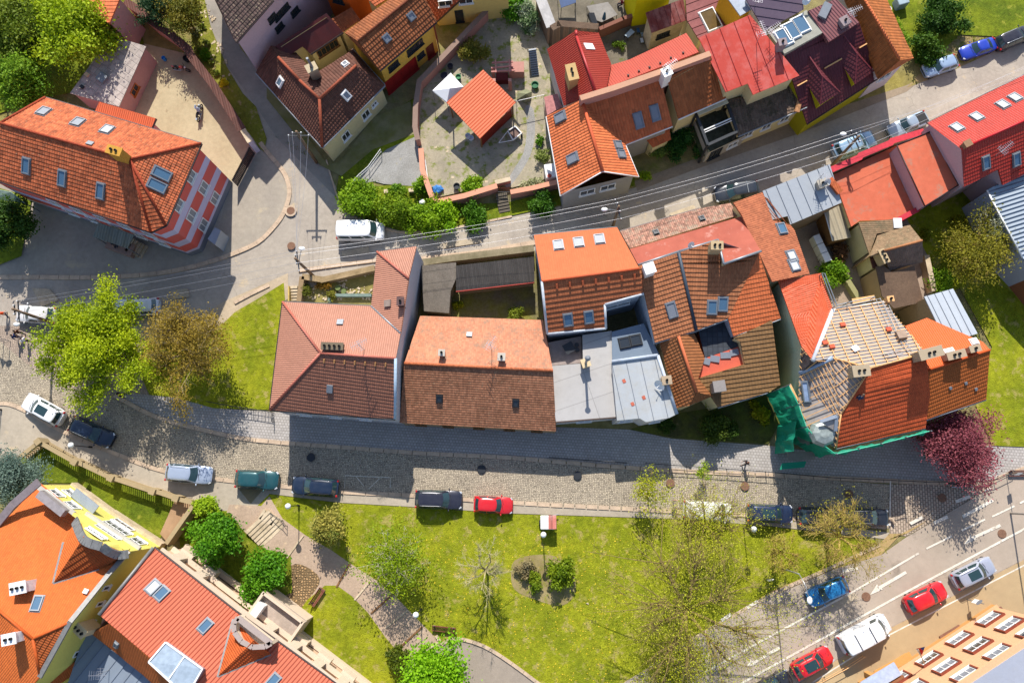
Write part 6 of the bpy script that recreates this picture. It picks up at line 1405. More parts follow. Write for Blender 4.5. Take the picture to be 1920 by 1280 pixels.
q0, q1 = P(1620,1290,2.8), P(1683,1252,2.8); MB().bar(q0, q1, 1.2, 0.16).build('roof', plain('pale blue sheet', srgb('a3aec4'), 0.5), r)
q0, q1 = P(1632,1292,1.4), P(1683,1262,1.4); MB().bar(q0, q1, 0.3, 2.7).build('wall', plaster('brick brown', srgb('8c5c40'), 0.3), r)
for a_, b_, hh in (((1610,1282),(1700,1228),0.5), ((1620,1264),(1628,1262),1.6), ((1640,1262),(1706,1226),0.25)):
    x_, y_ = P(*a_, 0), P(*b_, 0); x_.z = y_.z = hh/2; MB().bar(x_, y_, 0.6, hh).build('ramp_wall', plaster('sand render', srgb('bd8f55'), 0.2), r)
wall_line('lightwell_kerb', 'low light well upstands along the peach office plinth', [(1765,1198),(1802,1176)], 0.3, 0.6, plain('brown curb', srgb('7c5848'), 0.8), None)
wall_line('lightwell_kerb', 'light well upstand nearest the right edge of the peach office plinth', [(1853,1157),(1881,1142)], 0.3, 0.6, plain('brown curb', srgb('7c5848'), 0.8), None)
r = empty('flag', P(1733,1236,0), 0, 'white, red and blue flag on a slanting pole at the peach office', 'flag')
b_ = P(1733,1243,3.2); t_ = P(1722,1217,5.6); MB().tube([b_, t_], 0.05, 8).build('pole', STONEL, r)
fa, fb_, fc = t_ + Vector((0.1,0,0)), P(1733,1211,5.7), P(1729,1228,4.4)
mb = MB().poly([P(1717,1215,5.7), P(1722,1217,5.6), fc + Vector((-.15,0,0)), P(1724,1226,4.5)], 0); mb.poly([P(1718,1215.3,5.68), P(1726,1213.5,5.7), fc], 1); mb.poly([P(1726,1213.5,5.7), P(1734,1211.5,5.7), fc.lerp(P(1734,1211.5,5.7), 0.3), fc.lerp(P(1722,1214,5.7),0.45)], 2)
mb.poly([P(1724,1213.8,5.69), P(1731,1219,5.2), fc], 1)
mb.build('cloth', [plain('flag white', (0.75,0.75,0.75), 0.8), plain('flag red', srgb('c01c20'), 0.8), plain('flag blue', srgb('1f3a80'), 0.8)], r)
# ---------------------------------------------------------------- vehicles
RUB = plain('tyre rubber', (0.02,0.02,0.022), 0.85, 0.2, 0, 0); RIMM = plain('alloy rim', (0.35,0.36,0.38), 0.4, 0.6, 0.8, 0)
CGL = glass('car glass', (0.02,0.045,0.05), 0.04); TRIM = plain('black trim', (0.02,0.02,0.022), 0.6, 0.3, 0, 0)
LAMPW = plain('headlamp', (0.55,0.57,0.6), 0.2, 0.8, 0.2, 0); LAMPR = plain('tail lamp', (0.4,0.01,0.01), 0.3, 0.6, 0, 0)
KINDS = dict(  # L, W, H, belt, hood start z, xf0 xf1 (windscreen base/top), xr0 xr1 (rear screen base/top), rear z
    hatch=(4.0,1.74,1.48,0.95,0.78, 0.95,0.35,-1.90,-1.50,0.95), wagon=(4.65,1.82,1.5,0.98,0.8, 1.10,0.35,-2.22,-1.85,0.98),
    suv=(4.6,1.86,1.68,1.08,0.92, 1.15,0.5,-2.2,-1.9,1.05), sedan=(4.6,1.8,1.44,0.96,0.78, 0.95,0.3,-1.75,-1.05,0.95),
    van=(4.95,1.94,1.95,1.15,0.95, 1.85,1.2,-2.42,-2.36,1.1), bigvan=(5.3,2.0,2.3,1.25,1.05, 2.05,1.45,-2.6,-2.56,1.2), pickup=(5.1,1.85,1.75,1.08,0.95, 1.05,0.4,-0.95,-0.8,1.0))
def car(kind, px, py, nose, colr, label, metal=0.0, rails=None, sun=False, scale=1.0, roof=None, bars=0):
    """px,py: centre of the car on the ground; nose: pixel point the bonnet points to"""
    L, W, H, zb, zh, xf0, xf1, xr0, xr1, zr = KINDS[kind]
    c = P(px, py, 0.55); c.z = 0.03; t = P(*nose, 0.55) - c; yaw = math.atan2(t.y, t.x)
    nm = {'van':'parked_van','bigvan':'delivery_van','pickup':'pickup_truck'}.get(kind, 'parked_car')
    root = empty(nm, (0,0,0), 0, label, 'van' if 'van' in kind else ('pickup' if kind == 'pickup' else 'car'), 'parked and passing vehicles')
    pm = paint('car paint %.2f %.2f %.2f' % colr, colr, metal)
    # body loft
    hl = L/2; xs = [-hl, -hl+0.08, -hl+0.3, -hl+0.7, xr0 if kind in ('sedan','pickup') else -hl+1.1, -0.6, 0.3, xf0-0.05, xf0+0.25, hl-0.75, hl-0.35, hl-0.1, hl]
    xs = sorted(set(round(x, 3) for x in xs))
    def ztop(x):
        if x > xf0: k = (x - xf0)/(hl - xf0); return zb + (zh - zb)*k**0.9 - (0.16*max(0, (k-0.72)/0.28)**2 if kind != 'bigvan' else 0.2*k*k)
        if x < -hl + 0.3: return zr - 0.14*((-hl+0.3 - x)/0.3)**2
        return zb if x > xr0 else zr
    def hw(x):
        e = (hl - abs(x)); k = 1 if e > 0.75 else math.sqrt(max(0, 1 - ((0.75-e)/0.75)**2)); base_ = 0.66 if kind not in ('van','bigvan') or x > 0 else 0.86
        return W/2*(base_ + (1-base_)*k)
    mb = MB(); n = len(xs); prof = []
    for x in xs:
        w_, z_ = hw(x), ztop(x)
        prof.append([(w_*0.86,0.2),(w_*0.97,0.34),(w_,0.55),(w_*0.985,z_-0.2),(w_*0.93,z_-0.06),(w_*0.8,z_),(w_*0.4,z_+0.035),(0,z_+0.045)])
    ring = []
    for x, pr in zip(xs, prof):
        rr = [Vector((x, y, z)) for y, z in pr] + [Vector((x, -y, z)) for y, z in pr[-2::-1]]; ring.append(rr)
    m = len(ring[0]); mb.v = [p for r_ in ring for p in r_]
    for i in range(n-1):
        for j in range(m):
            j2 = (j+1) % m; mb.f.append((i*m+j, (i+1)*m+j, (i+1)*m+j2, i*m+j2)); mb.m.append(0)
    mb.f += [tuple(range(m))[::-1], tuple((n-1)*m + j for j in range(m))]; mb.m += [0,0]
    body = mb.build('body', pm, root, smooth=True, uv=False)
    try: 
        body.data.set_sharp_from_angle(angle=R(35))
    except Exception: pass
    # greenhouse
    wb, wt = W*0.455, W*(0.43 if 'van' in kind else 0.355); zt = H
    bf, bt = 0.16, 0.12
    def q(e, f, s):
        """edge e (0 front,1 left side,2 rear,3 right side), f along, s up"""
        w_ = wb + (wt - wb)*s; y = 0
        xf = xf0 + (xf1 - xf0)*s; xr = xr0 + (xr1 - xr0)*s; z = zb - 0.02 + (zt - 0.06 - zb)*s
        if e == 0: y = w_*(-1 + 2*f); return Vector((xf - bf*(2*f-1)**2*(1+0.3*(1-s)), y, z))
        if e == 2: y = w_*(1 - 2*f); return Vector((xr + 0.1*(2*f-1)**2, y, z))
        a, b = (q(0,1,s), q(2,0,s)) if e == 1 else (q(2,1,s), q(0,0,s)); p = a.lerp(b, f); p.y += (0.05 if e == 1 else -0.05)*4*f*(1-f); return p
    S = [0, .5, 1]; NF = 6; g = MB(); rings = []
    for s in S: rings.append([q(e, i/NF, s) for e in range(4) for i in range(NF)])
    top = rings[-1]; cc = sum(top, Vector())/len(top)
    for k, dz in ((0.93, 0.045), (0.6, 0.075), (0.2, 0.085)): rings.append([Vector((cc.x + (p.x-cc.x)*k, p.y*k, p.z + dz)) for p in top])
    m = 4*NF; g.v = [p for r_ in rings for p in r_]
    for i in range(len(rings)-1):
        for j in range(m): j2 = (j+1) % m; g.f.append((i*m+j, i*m+j2, (i+1)*m+j2, (i+1)*m+j)); g.m.append(0)
    g.f.append(tuple((len(rings)-1)*m + j for j in range(m))); g.m.append(0)
    g.build('cabin', paint('car roof %.2f %.2f %.2f' % roof, roof) if roof else pm, root, smooth=True, uv=False)
    def pane(name, e, f0, f1, s0=0.1, s1=0.93, off=0.014, nf=5):
        b = MB(); ns = 2
        for i in range(nf+1):
            for j in range(ns+1):
                f_, s_ = f0 + (f1-f0)*i/nf, s0 + (s1-s0)*j/ns; p = q(e, f_, s_)
                du = q(e, min(1, f_+.02), s_) - q(e, max(0, f_-.02), s_); dv = q(e, f_, min(1, s_+.05)) - q(e, f_, max(0, s_-.05)); nn = du.cross(dv).normalized()
                if nn.dot(p - Vector((cc.x, 0, p.z))) < 0: nn = -nn
                b.v.append(p + nn*off)
        for i in range(nf):
            for j in range(ns): b.f.append((i*(ns+1)+j, (i+1)*(ns+1)+j, (i+1)*(ns+1)+j+1, i*(ns+1)+j+1)); b.m.append(0)
        return b.build(name, CGL, root, smooth=True, uv=False)
    pane('windscreen', 0, 0.06, 0.94); pane('rear_window', 2, 0.1, 0.9, 0.15, 0.95)
    if kind == 'pickup': side = ((0.1,0.85),)
    elif kind in ('van','bigvan'): side = ((0.03,0.22),(0.27,0.6),(0.64,0.95)) if kind == 'van' else ((0.03,0.2),)
    else: side = ((0.07,0.44),(0.49,0.78),(0.82,0.95)) if kind != 'hatch' else ((0.08,0.5),(0.55,0.93))
    for a, b in side:
        pane('side_window', 1, a, b, 0.12, 0.88, nf=2); pane('side_window', 3, 1-b, 1-a, 0.12, 0.88, nf=2)
    xw = (hl*0.66, -hl*0.6); rw = 0.33 if kind in ('hatch','sedan','wagon') else 0.37
    for x in xw:
        for s in (-1, 1):
            wv = MB(); pr = [(rw*0.62,-0.1),(rw*0.95,-0.11),(rw,-0.07),(rw,0.07),(rw*0.95,0.11),(rw*0.62,0.1)]; nsg = 16
            for (r_, a_) in pr:
                for j in range(nsg): t_ = 2*math.pi*j/nsg; wv.v.append(Vector((x + r_*math.cos(t_), s*(W/2-0.13) + a_, rw-0.03 + r_*math.sin(t_))))
            for i in range(len(pr)-1):
                for j in range(nsg): j2=(j+1)%nsg; wv.f.append((i*nsg+j,i*nsg+j2,(i+1)*nsg+j2,(i+1)*nsg+j)); wv.m.append(0)
            wo_ = wv.build('wheel', RUB, root, uv=False); rm = MB(); rm.lathe((0,0,0), [(rw*0.63,-0.08),(rw*0.63,0.07),(rw*0.3,0.1)], 12); rm.v = [Vector((x + p.x, s*(W/2-0.13 + p.z*1.0), rw-0.03 + p.y)) for p in rm.v]; rm.build('rim', RIMM, wo_, uv=False)
    zl = zh - 0.13
    for s in (-1, 1):
        MB().box((hl-0.2, s*W*0.36, zl), (0.28,0.3,0.15), s*-0.5).build('headlight', LAMPW, root, uv=False, bevel=0.03)
        MB().box((-hl+0.1, s*W*0.405, zr-0.16), (0.16,0.22,0.24 if 'van' not in kind else 0.5), s*0.25).build('taillight', LAMPR, root, uv=False, bevel=0.03)
        MB().ball((xf0-0.12, s*(W/2+0.09), zb+0.05), 0.13, 8, sc=(0.6,1,0.75)).build('wing_mirror', pm, root, smooth=True, uv=False)
    MB().box((hl-0.02,0,0.42),(0.06,W*0.6,0.16)).build('grille', TRIM, root, uv=False); MB().box((-hl+0.01,0,0.55),(0.04,0.5,0.11)).build('number_plate', WHITEP, root, uv=False)
    MB().bar((xf0+0.1,-0.55,zb+0.03),(xf0-0.02,0.05,zb+0.1),0.03,0.02).bar((xf0+0.1,0.05,zb+0.03),(xf0-0.02,0.6,zb+0.1),0.03,0.02).build('wiper', TRIM, root, uv=False)
    if kind == 'pickup': MB().box(((xr0-hl)/2+0.05,0,zr+0.045),(hl+xr0-0.35,W*0.74,0.04)).build('cargo_bed', TRIM, root, uv=False)
    if sun: MB().box((-0.35,0,H+0.015),(1.25,0.85,0.03)).build('sunroof', CGL, root, uv=False, bevel=0.02)
    if rails:
        for s in (-1, 1): MB().tube([(xf1-0.15,s*(wt-0.05),H+0.01),(xf1-0.3,s*(wt-0.04),H+0.07),(xr1+0.4,s*(wt-0.04),H+0.07),(xr1+0.2,s*(wt-0.05),H+0.01)],0.022,6).build('roof_rail', rails, root, uv=False)
    for k in range(bars): MB().bar((-0.9+k*1.3 if kind != 'bigvan' else -1.3+k*1.6,-wt+0.05,H+0.07),(-0.9+k*1.3 if kind != 'bigvan' else -1.3+k*1.6,wt-0.05,H+0.07),0.06,0.04).build('roof_bar', TRIM if 'van' in kind else GREYM, root, uv=False)
    root.location = c; root.rotation_euler = (0, 0, yaw); root.scale = (scale,)*3
    return root
NAVY, BLACKC, SILV, WHT, REDC = (0.007,0.018,0.045), (0.012,0.013,0.018), (0.42,0.45,0.5), (0.8,0.8,0.8), (0.55,0.005,0.01)
car('van', 677, 435, (760,434), WHT, 'white passenger van parked on the upper street beside the green bank')
car('hatch', 70, 590, (10,586), (0.6,0.58,0.56), 'white hatchback under the wooden pole at the far left', scale=1.05)
car('wagon', 258, 576, (180,580), (0.6,0.63,0.68), 'pale silver estate half hidden under the lime green tree', metal=0.1)
car('suv', 84, 768, (30,738), WHT, 'white car with black sunroof on the far left kerb', sun=True, scale=0.98)
car('wagon', 174, 810, (230,836), NAVY, 'navy estate car behind the white sunroof car under the tree', metal=0.2, rails=GREYM)
car('wagon', 356, 888, (430,894), (0.38,0.44,0.55), 'silver-blue estate with roof rails on the south kerb', metal=0.3, rails=GREYM)
car('hatch', 483, 899, (560,903), (0.01,0.075,0.085), 'dark teal car between silver-blue estate and navy estate', metal=0.2, scale=1.07)
bk = car('wagon', 592, 912, (520,906), NAVY, 'navy estate with a tow bar bike rack on its rear', metal=0.2, rails=TRIM)
MB().bar((-2.35,-0.5,0.6),(-2.35,0.5,0.6),0.12,0.1).bar((-2.3,0,0.5),(-2.65,0,0.6),0.08,0.06).bar((-2.55,-0.3,0.65),(-2.55,0.45,0.65),0.05,0.05).build('bike_rack', TRIM, None, uv=False).parent = bk
car('suv', 823, 936, (900,938), (0.02,0.02,0.035), 'dark SUV with silver roof rails left of the red hatchback', metal=0.2, rails=RIMM)
car('hatch', 925, 946, (1000,950), REDC, 'bright red hatchback on the cobbled street kerb beside the lawn', scale=0.95)
car('van', 1325, 957, (1400,962), (0.7,0.68,0.62), 'cream white van half hidden behind yellow-green branches', scale=0.94)
car('suv', 1442, 962, (1520,965), (0.008,0.02,0.06), 'blue-black car with glass roof right of the cream van', metal=0.2, sun=True, scale=0.95)
car('hatch', 1537, 968, (1600,970), BLACKC, 'black car partly under bare branches, left of the last black car', scale=1.05)
car('wagon', 1623, 969, (1700,971), BLACKC, 'last black car at the right end of the kerbside row', scale=0.93, rails=GREYM)
car('hatch', 1550, 1108, (1480,1138), (0.01,0.17,0.4), 'bright blue car driving left under the curved street lamp', metal=0.2)
car('hatch', 1734, 1119, (1800,1088), REDC, 'red car with black roof vents between the silver SUV and white van', scale=1.03)
car('suv', 1823, 1073, (1890,1040), (0.4,0.42,0.5), 'silver car with open black roof rails, front of the queue', metal=0.3, rails=GREYM, sun=True, scale=0.92)
car('bigvan', 1618, 1186, (1690,1148), WHT, 'white delivery van with two roof bars on the main road', bars=2, scale=0.95)
car('hatch', 1522, 1241, (1580,1210), REDC, 'lowest red car on the main road behind the delivery van', sun=True, scale=1.0)
car('wagon', 1441, 1289, (1510,1252), BLACKC, 'black car roof cut off by the bottom edge')
car('suv', 1380, 361, (1310,372), (0.02,0.025,0.035), 'black SUV beside the mottled tile roof on the upper street', metal=0.2, bars=1)
car('suv', 1600, 274, (1678,244), (0.25,0.38,0.52), 'blue-grey van-like car with roof ribs behind the parapet', metal=0.3, bars=3)
car('pickup', 1701, 235, (1624,268), (0.3,0.37,0.45), 'silver pickup with black cargo bed by the crimson parapet', metal=0.3, scale=0.88)
car('hatch', 1762, 125, (1694,148), (0.3,0.4,0.55), 'pale blue hatchback near the grassy verge at top right', metal=0.3, scale=0.93)
car('sedan', 1833, 92, (1760,116), (0.01,0.04,0.4), 'vivid blue saloon between pale blue hatchback and black SUV', metal=0.2, scale=0.86)
car('suv', 1898, 73, (1955,49), (0.015,0.012,0.02), 'black SUV with silver rails at the top right edge', metal=0.2, rails=RIMM, scale=0.9)

def frame_root(o, px, py, yaw, z=0.02):
    c = P(px, py, 0); o.location = (c.x, c.y, z); o.rotation_euler = (0,0,yaw); return o
def torus_pts(c, r, ax, n=14): return [c + Vector((math.cos(2*math.pi*i/n)*r, 0, math.sin(2*math.pi*i/n)*r)) for i in range(n+1)]
def motorbike(px, py, yaw, label, colr, scale=1.0):
    o = empty('motorcycle', (0,0,0), 0, label, 'motorcycle', 'motorcycles'); m = paint('bike %.2f %.2f' % colr[:2], colr)
    for x in (-0.72, 0.72): MB().tube(torus_pts(Vector((x,0,0.31)), 0.27, 0), 0.06, 6, cap=False).build('wheel', RUB, o, uv=False); MB().tube([(x,-0.08,0.31),(x,0.08,0.31)],0.09,8).build('hub', RIMM, o, uv=False)
    MB().ball((0.15,0,0.82),0.24,10,sc=(1.25,0.75,0.7)).build('fuel_tank', m, o, smooth=True, uv=False)
    MB().ball((-0.38,0,0.8),0.3,10,sc=(1.3,0.5,0.28)).build('seat', TRIM, o, smooth=True, uv=False)
    MB().box((0,0,0.45),(0.5,0.32,0.38)).build('engine', GREYM, o, uv=False, bevel=0.05)
    MB().tube([(0.72,0.1,0.31),(0.5,0.1,0.95)],0.03,6).tube([(0.72,-0.1,0.31),(0.5,-0.1,0.95)],0.03,6).build('fork', RIMM, o, uv=False)
    MB().tube([(0.32,-0.4,1.05),(0.48,-0.2,1.05),(0.48,0.2,1.05),(0.32,0.4,1.05)],0.025,6).build('handlebar', TRIM, o, uv=False)
    MB().ball((0.62,0,0.9),0.12,8).build('headlight', LAMPW, o, uv=False); MB().tube([(0,-0.2,0.35),(-0.8,-0.24,0.42)],0.06,8).build('exhaust', RIMM, o, uv=False)
    MB().box((-0.8,0,0.72),(0.4,0.16,0.05)).build('mudguard', m, o, uv=False); MB().tube([(0.5,0,0.95),(0.1,0,0.62),(-0.5,0,0.68)],0.03,6).build('frame', TRIM, o, uv=False)
    frame_root(o, px, py, yaw); o.scale = (scale,)*3; return o
motorbike(377, 215, R(80), 'motorcycle standing in the sunlit courtyard', (0.35,0.4,0.45)); motorbike(1797, 909, R(-8), 'black motorcycle in the shade below the purple tree', (0.012,0.012,0.02), 1.15)
motorbike(343, 133, R(-10), 'red motorcycle in the shade at the courtyard rear', (0.4,0.03,0.01))
def bicycle(px, py, yaw, label, colr):
    o = empty('bicycle', (0,0,0), 0, label, 'bicycle', 'bicycles'); m = plain('bike frame %.2f' % colr[0], colr, 0.4)
    for x in (-0.5, 0.5): MB().tube(torus_pts(Vector((x,0,0.33)), 0.32, 0, 18), 0.02, 6, cap=False).build('wheel', RUB, o, uv=False)
    MB().tube([(-0.5,0,0.33),(-0.15,0,0.3),(0.36,0,0.75),(-0.22,0,0.78),(-0.5,0,0.33)],0.018,6).tube([(-0.15,0,0.3),(-0.25,0,0.9)],0.018,6).tube([(0.5,0,0.33),(0.34,0,0.95)],0.018,6).build('frame', m, o, uv=False)
    MB().tube([(0.3,-0.28,1.0),(0.36,0,0.98),(0.3,0.28,1.0)],0.015,6).build('handlebar', TRIM, o, uv=False); MB().ball((-0.26,0,0.93),0.12,8,sc=(1.1,0.7,0.4)).build('saddle', TRIM, o, uv=False)
    frame_root(o, px, py, yaw); return o
bicycle(1536, 480, R(70), 'bicycle leaning in the shaded back yard by the cupboards', (0.05,0.05,0.06))

# ---------------------------------------------------------------- people
SKIN = plain('skin', (0.5,0.28,0.19), 0.6, 0.3, 0, 0.05)
def skinned(name, segs, mat, parent, sub=1):
    """segs: list of chains [(x,y,z,r),...]; the first chain's first point is the root; chains share points by position"""
    vs, rs, es, idx = [], [], [], {}
    for ch in segs:
        prev = None
        for (x, y, z, r) in ch:
            k = (round(x,3), round(y,3), round(z,3))
            if k not in idx: idx[k] = len(vs); vs.append((x,y,z)); rs.append(r)
            i = idx[k]
            if prev is not None and prev != i: es.append((prev, i))
            prev = i
    me = bpy.data.meshes.new(name); me.from_pydata(vs, es, []); o = bpy.data.objects.new(name, me); link(o); me.materials.append(mat)
    sk = o.modifiers.new('skin', 'SKIN'); me.skin_vertices
    if not me.skin_vertices: me.attributes
    for i, r in enumerate(rs):
        me.skin_vertices[0].data[i].radius = (r, r); me.skin_vertices[0].data[i].use_root = (i == 0)
    ss = o.modifiers.new('sub', 'SUBSURF'); ss.levels = sub; ss.render_levels = sub
    o.parent = parent; return o
def person(px, py, yaw, label, top, legs, hairc, stride=0.28, arm=0.3, lean=0.0, seated=False, long_=False, height=1.0, z=0.0):
    o = empty('person', (0,0,0), 0, label, 'person', 'people')
    F = lambda x, y, zz, r: (x + lean*max(0, zz-0.9), y, zz, r)
    hz = 0.93; sh = 1.42
    if seated: foot = ((0.42,0.12,0.06),(0.42,-0.12,0.06)); knee = ((0.42,0.13,0.48),(0.42,-0.13,0.48)); hz = 0.52; dz = -0.41
    else: foot = ((stride,0.1,0.07),(-stride,-0.1,0.09)); knee = ((stride*0.6+0.05,0.1,0.5),(-stride*0.3+0.04,-0.1,0.5)); dz = 0
    G = lambda x, y, zz, r: F(x, y, zz + dz, r)
    spine = [G(0,0,0.93,0.13), G(0.01,0,1.12,0.12), G(0,0,1.3,0.145), G(0,0,1.42,0.09), G(0.01,0,1.5,0.05), G(0.03,0,1.57,0.062), G(0.03,0,1.66,0.088), G(0.02,0,1.73,0.06)]
    ch = [spine]
    ch.append([G(0.03,0,1.66,0.088), G(0.105,0,1.645,0.014)])   # nose
    for s, sd in ((1,0),(-1,1)):
        sw = arm if s < 0 else -arm
        sho = G(0,s*0.18,1.4,0.062); el = G(sw*0.35-0.02,s*0.25,1.14,0.042); wr = G(sw*0.8+0.05,s*0.26,0.92,0.028); pal = G(sw*0.9+0.07,s*0.26,0.85,0.032)
        ch.append([G(0,0,1.3,0.145), sho, el, wr, pal])
        for k in range(4): ch.append([pal, (pal[0]+0.02-0.016*k, pal[1]+s*0.004, pal[2]-0.05, 0.009), (pal[0]+0.03-0.016*k, pal[1]-s*0.012, pal[2]-0.085+0.006*abs(k-1), 0.008)])
        ch.append([pal, (pal[0]+0.045, pal[1]-s*0.015, pal[2]-0.005, 0.010), (pal[0]+0.055, pal[1]-s*0.02, pal[2]-0.035, 0.009)])
        kn, ft = knee[sd], foot[sd]
        ch.append([G(0,0,0.93,0.13), (0, s*0.1, hz-0.06, 0.088), (kn[0], kn[1], kn[2], 0.058), (ft[0]-0.02, ft[1], ft[2]+0.03, 0.042), (ft[0]+0.15, ft[1], ft[2]-0.02, 0.036)])
    skinned('body', ch, SKIN, o, 1)
    cm = plain('cloth top %.2f %.2f %.2f' % top, top, 0.9, 0.1, 0, 0.15, 8); lm = plain('cloth legs %.2f %.2f %.2f' % legs, legs, 0.9, 0.1, 0, 0.15, 8)
    t_ = [[G(0,0,0.9,0.155), G(0.01,0,1.12,0.145), G(0,0,1.3,0.165), G(0,0,1.43,0.10)]]
    for s in (1, -1):
        sw = arm if s < 0 else -arm; t_.append([G(0,0,1.3,0.165), G(0,s*0.18,1.4,0.078), G(sw*0.35-0.02,s*0.25,1.14,0.058)] + ([G(sw*0.72+0.03,s*0.26,0.97,0.045)] if long_ else []))
    skinned('shirt', t_, cm, o, 1)
    l_ = [[G(0,0,0.93,0.15), G(0,0,0.99,0.14)]]
    for s, sd in ((1,0),(-1,1)):
        kn, ft = knee[sd], foot[sd]; l_.append([G(0,0,0.93,0.15), (0, s*0.1, hz-0.06, 0.105), (kn[0], kn[1], kn[2], 0.075), (ft[0]-0.02, ft[1], ft[2]+0.07, 0.058)])
    skinned('trousers', l_, lm, o, 1)
    hb = G(0.015,0,1.69,0); MB().ball((hb[0]-0.012,0,hb[2]+0.005),0.106,10,sc=(1.08,0.95,1.0)).build('hair', plain('hair %.2f' % hairc[0], hairc, 0.8), o, smooth=True, uv=False)
    for s, sd in ((1,0),(-1,1)):
        ft = foot[sd]; MB().ball((ft[0]+0.06,ft[1],ft[2]-0.01),0.07,8,sc=(2.0,0.75,0.8)).build('shoe', TRIM, o, smooth=True, uv=False)
        he = G(0.105,s*0.034,1.672,0); MB().ball((he[0]-0.002,he[1],he[2]),0.012,6).build('eye', plain('eye', (0.02,0.015,0.01), 0.3), o, uv=False)
        ea = G(0.02,s*0.092,1.65,0); MB().ball((ea[0],ea[1],ea[2]),0.03,6,sc=(0.7,0.4,1)).build('ear', SKIN, o, uv=False)
    mo = G(0.112,0,1.6,0); MB().box((mo[0]-0.008,0,mo[2]),(0.012,0.045,0.012)).build('mouth', plain('lips', (0.4,0.12,0.1), 0.5), o, uv=False)
    frame_root(o, px, py, yaw, z); o.scale = (height,)*3; return o
person(16, 592, R(100), 'person in an orange-red shirt walking at the far left edge', (0.75,0.09,0.02), (0.03,0.04,0.07), (0.05,0.03,0.02))
person(40, 634, R(150), 'person in navy clothes walking, nearest the triangular sign', (0.02,0.04,0.12), (0.03,0.05,0.12), (0.04,0.03,0.02), 0.34, 0.4, long_=True)
person(45, 626, R(130), 'person in dark brown jacket beside the person in navy', (0.07,0.03,0.015), (0.04,0.04,0.05), (0.03,0.02,0.015), 0.2, long_=True)
person(57, 641, R(140), 'person in a white top at the edge of the lime green tree', (0.7,0.7,0.72), (0.03,0.03,0.04), (0.05,0.03,0.02), 0.2)
person(1395, 868, R(200), 'person in dark clothes walking on the sunlit lower footway', (0.05,0.045,0.05), (0.06,0.05,0.05), (0.10,0.04,0.02), 0.3, 0.35, long_=True)
person(377, 213, R(80), 'person in pale blue sitting on the courtyard motorcycle', (0.3,0.45,0.6), (0.15,0.17,0.2), (0.3,0.4,0.5), seated=True, z=0.33, arm=-0.3, lean=0.2, long_=True)
person(235, 742, R(20), 'person in black with a pale bag at the lime tree edge', (0.015,0.015,0.02), (0.02,0.02,0.03), (0.02,0.02,0.02), 0.3, long_=True)
person(224, 462, R(-70), 'person in dark clothes sitting on the landing under the canopy', (0.03,0.03,0.04), (0.05,0.05,0.07), (0.04,0.02,0.02), seated=True, z=0.38)
person(1546, 766, R(60), 'roofer in dark overalls standing on the bare battens', (0.03,0.05,0.1), (0.05,0.05,0.07), (0.1,0.08,0.06), 0.15, lean=0.5, z=7.4, long_=True)
person(1165, 12, R(200), 'person in dark red sitting in the shaded rear yard', (0.15,0.02,0.03), (0.03,0.03,0.05), (0.05,0.03,0.02), seated=True, z=0.0)

# ---------------------------------------------------------------- poles, lamps, wires
WPOLE = plain('weathered wood pole', srgb('7a6552'), 0.9, 0.1, 0, 0.2, 5); GLOBE = plain('milk glass globe', (0.8,0.8,0.78), 0.3, 0.5, 0, 0)
def park_lamp(px, py, label, h_=3.7, arm=None):
    b = P(px, py, 0); o = empty('park_lamp', b, 0, label, 'street lamp', 'globe lamps')
    MB().lathe(b, [(0.1,0),(0.1,0.5),(0.05,0.6),(0.045,h_-0.3),(0.06,h_-0.25)], 10).build('post', DKM, o)
    MB().ball(b + Vector((0,0,h_)), 0.28, 14).build('globe', GLOBE, o, smooth=True); MB().lathe(b + Vector((0,0,h_-0.3)), [(0.12,0),(0.16,0.06)], 10).build('collar', DKM, o); return o
park_lamp(561, 947, 'globe lamp on the lawn corner below the navy estate'); park_lamp(1018, 998, 'globe lamp beside the small white trailer on the lawn'); park_lamp(1394, 988, 'globe lamp next to the blue-black glass roofed car'); park_lamp(172, 838, 'globe lamp on the footway behind the navy estate at left'); park_lamp(790, 1141, 'globe lamp at the park path near the wooden bench'); park_lamp(3, 768, 'globe lamp at the far left edge of the footway')
tops = {}
def pole(px, py, h_, label, arms=((0,0),), lamp=None, key=None, yaw=0.0, wm=WPOLE, arms_z=None):
    b = P(px, py, 0); o = empty('utility_pole', b, 0, label, 'utility pole', 'wooden utility poles'); rr = 0.17
    MB().tube([b, b + Vector((0,0,h_))], [rr, rr*0.7], 12).build('post', wm, o, smooth=True)
    d = Vector((math.cos(yaw), math.sin(yaw), 0)); ws = []
    for k, (dz, sp_) in enumerate(((0.35, 0.42), (0.95, 1.0))):
        z = h_ - dz; MB().bar(b + Vector((0,0,z)) - d*(sp_+.1), b + Vector((0,0,z)) + d*(sp_+.1), 0.1, 0.1).build('crossarm', DKM, o)
        for s in (-sp_, sp_):
            q = b + Vector((0,0,z+0.05)) + d*s; MB().lathe(q, [(0.05,0),(0.07,0.08),(0.05,0.16)], 8).build('insulator', WHITEP, o); ws.append(q + Vector((0,0,0.16)))
    if lamp is not None:
        l = Vector((math.cos(lamp), math.sin(lamp), 0)); z = h_ - 1.3
        MB().tube([b + Vector((0,0,z)), b + Vector((0,0,z+0.35)) + l*0.7, b + Vector((0,0,z+0.4)) + l*1.1],0.035,6).build('lamp_arm', GREYM, o)
        MB().ball(b + Vector((0,0,z+0.42)) + l*1.3, 0.26, 10, sc=(1.3,0.8,0.5)).build('lamp_head', GLOBE, o, smooth=True)
    tops[key] = ws; return o
pole(588, 518, 6.6, 'wooden pole with lamp at the corner of the sunken garden', lamp=R(75), key='b', yaw=R(100))
pole(1146, 434, 7.6, 'wooden pole with lamp rising behind the orange terrace roof', lamp=R(180), key='c', yaw=R(105))
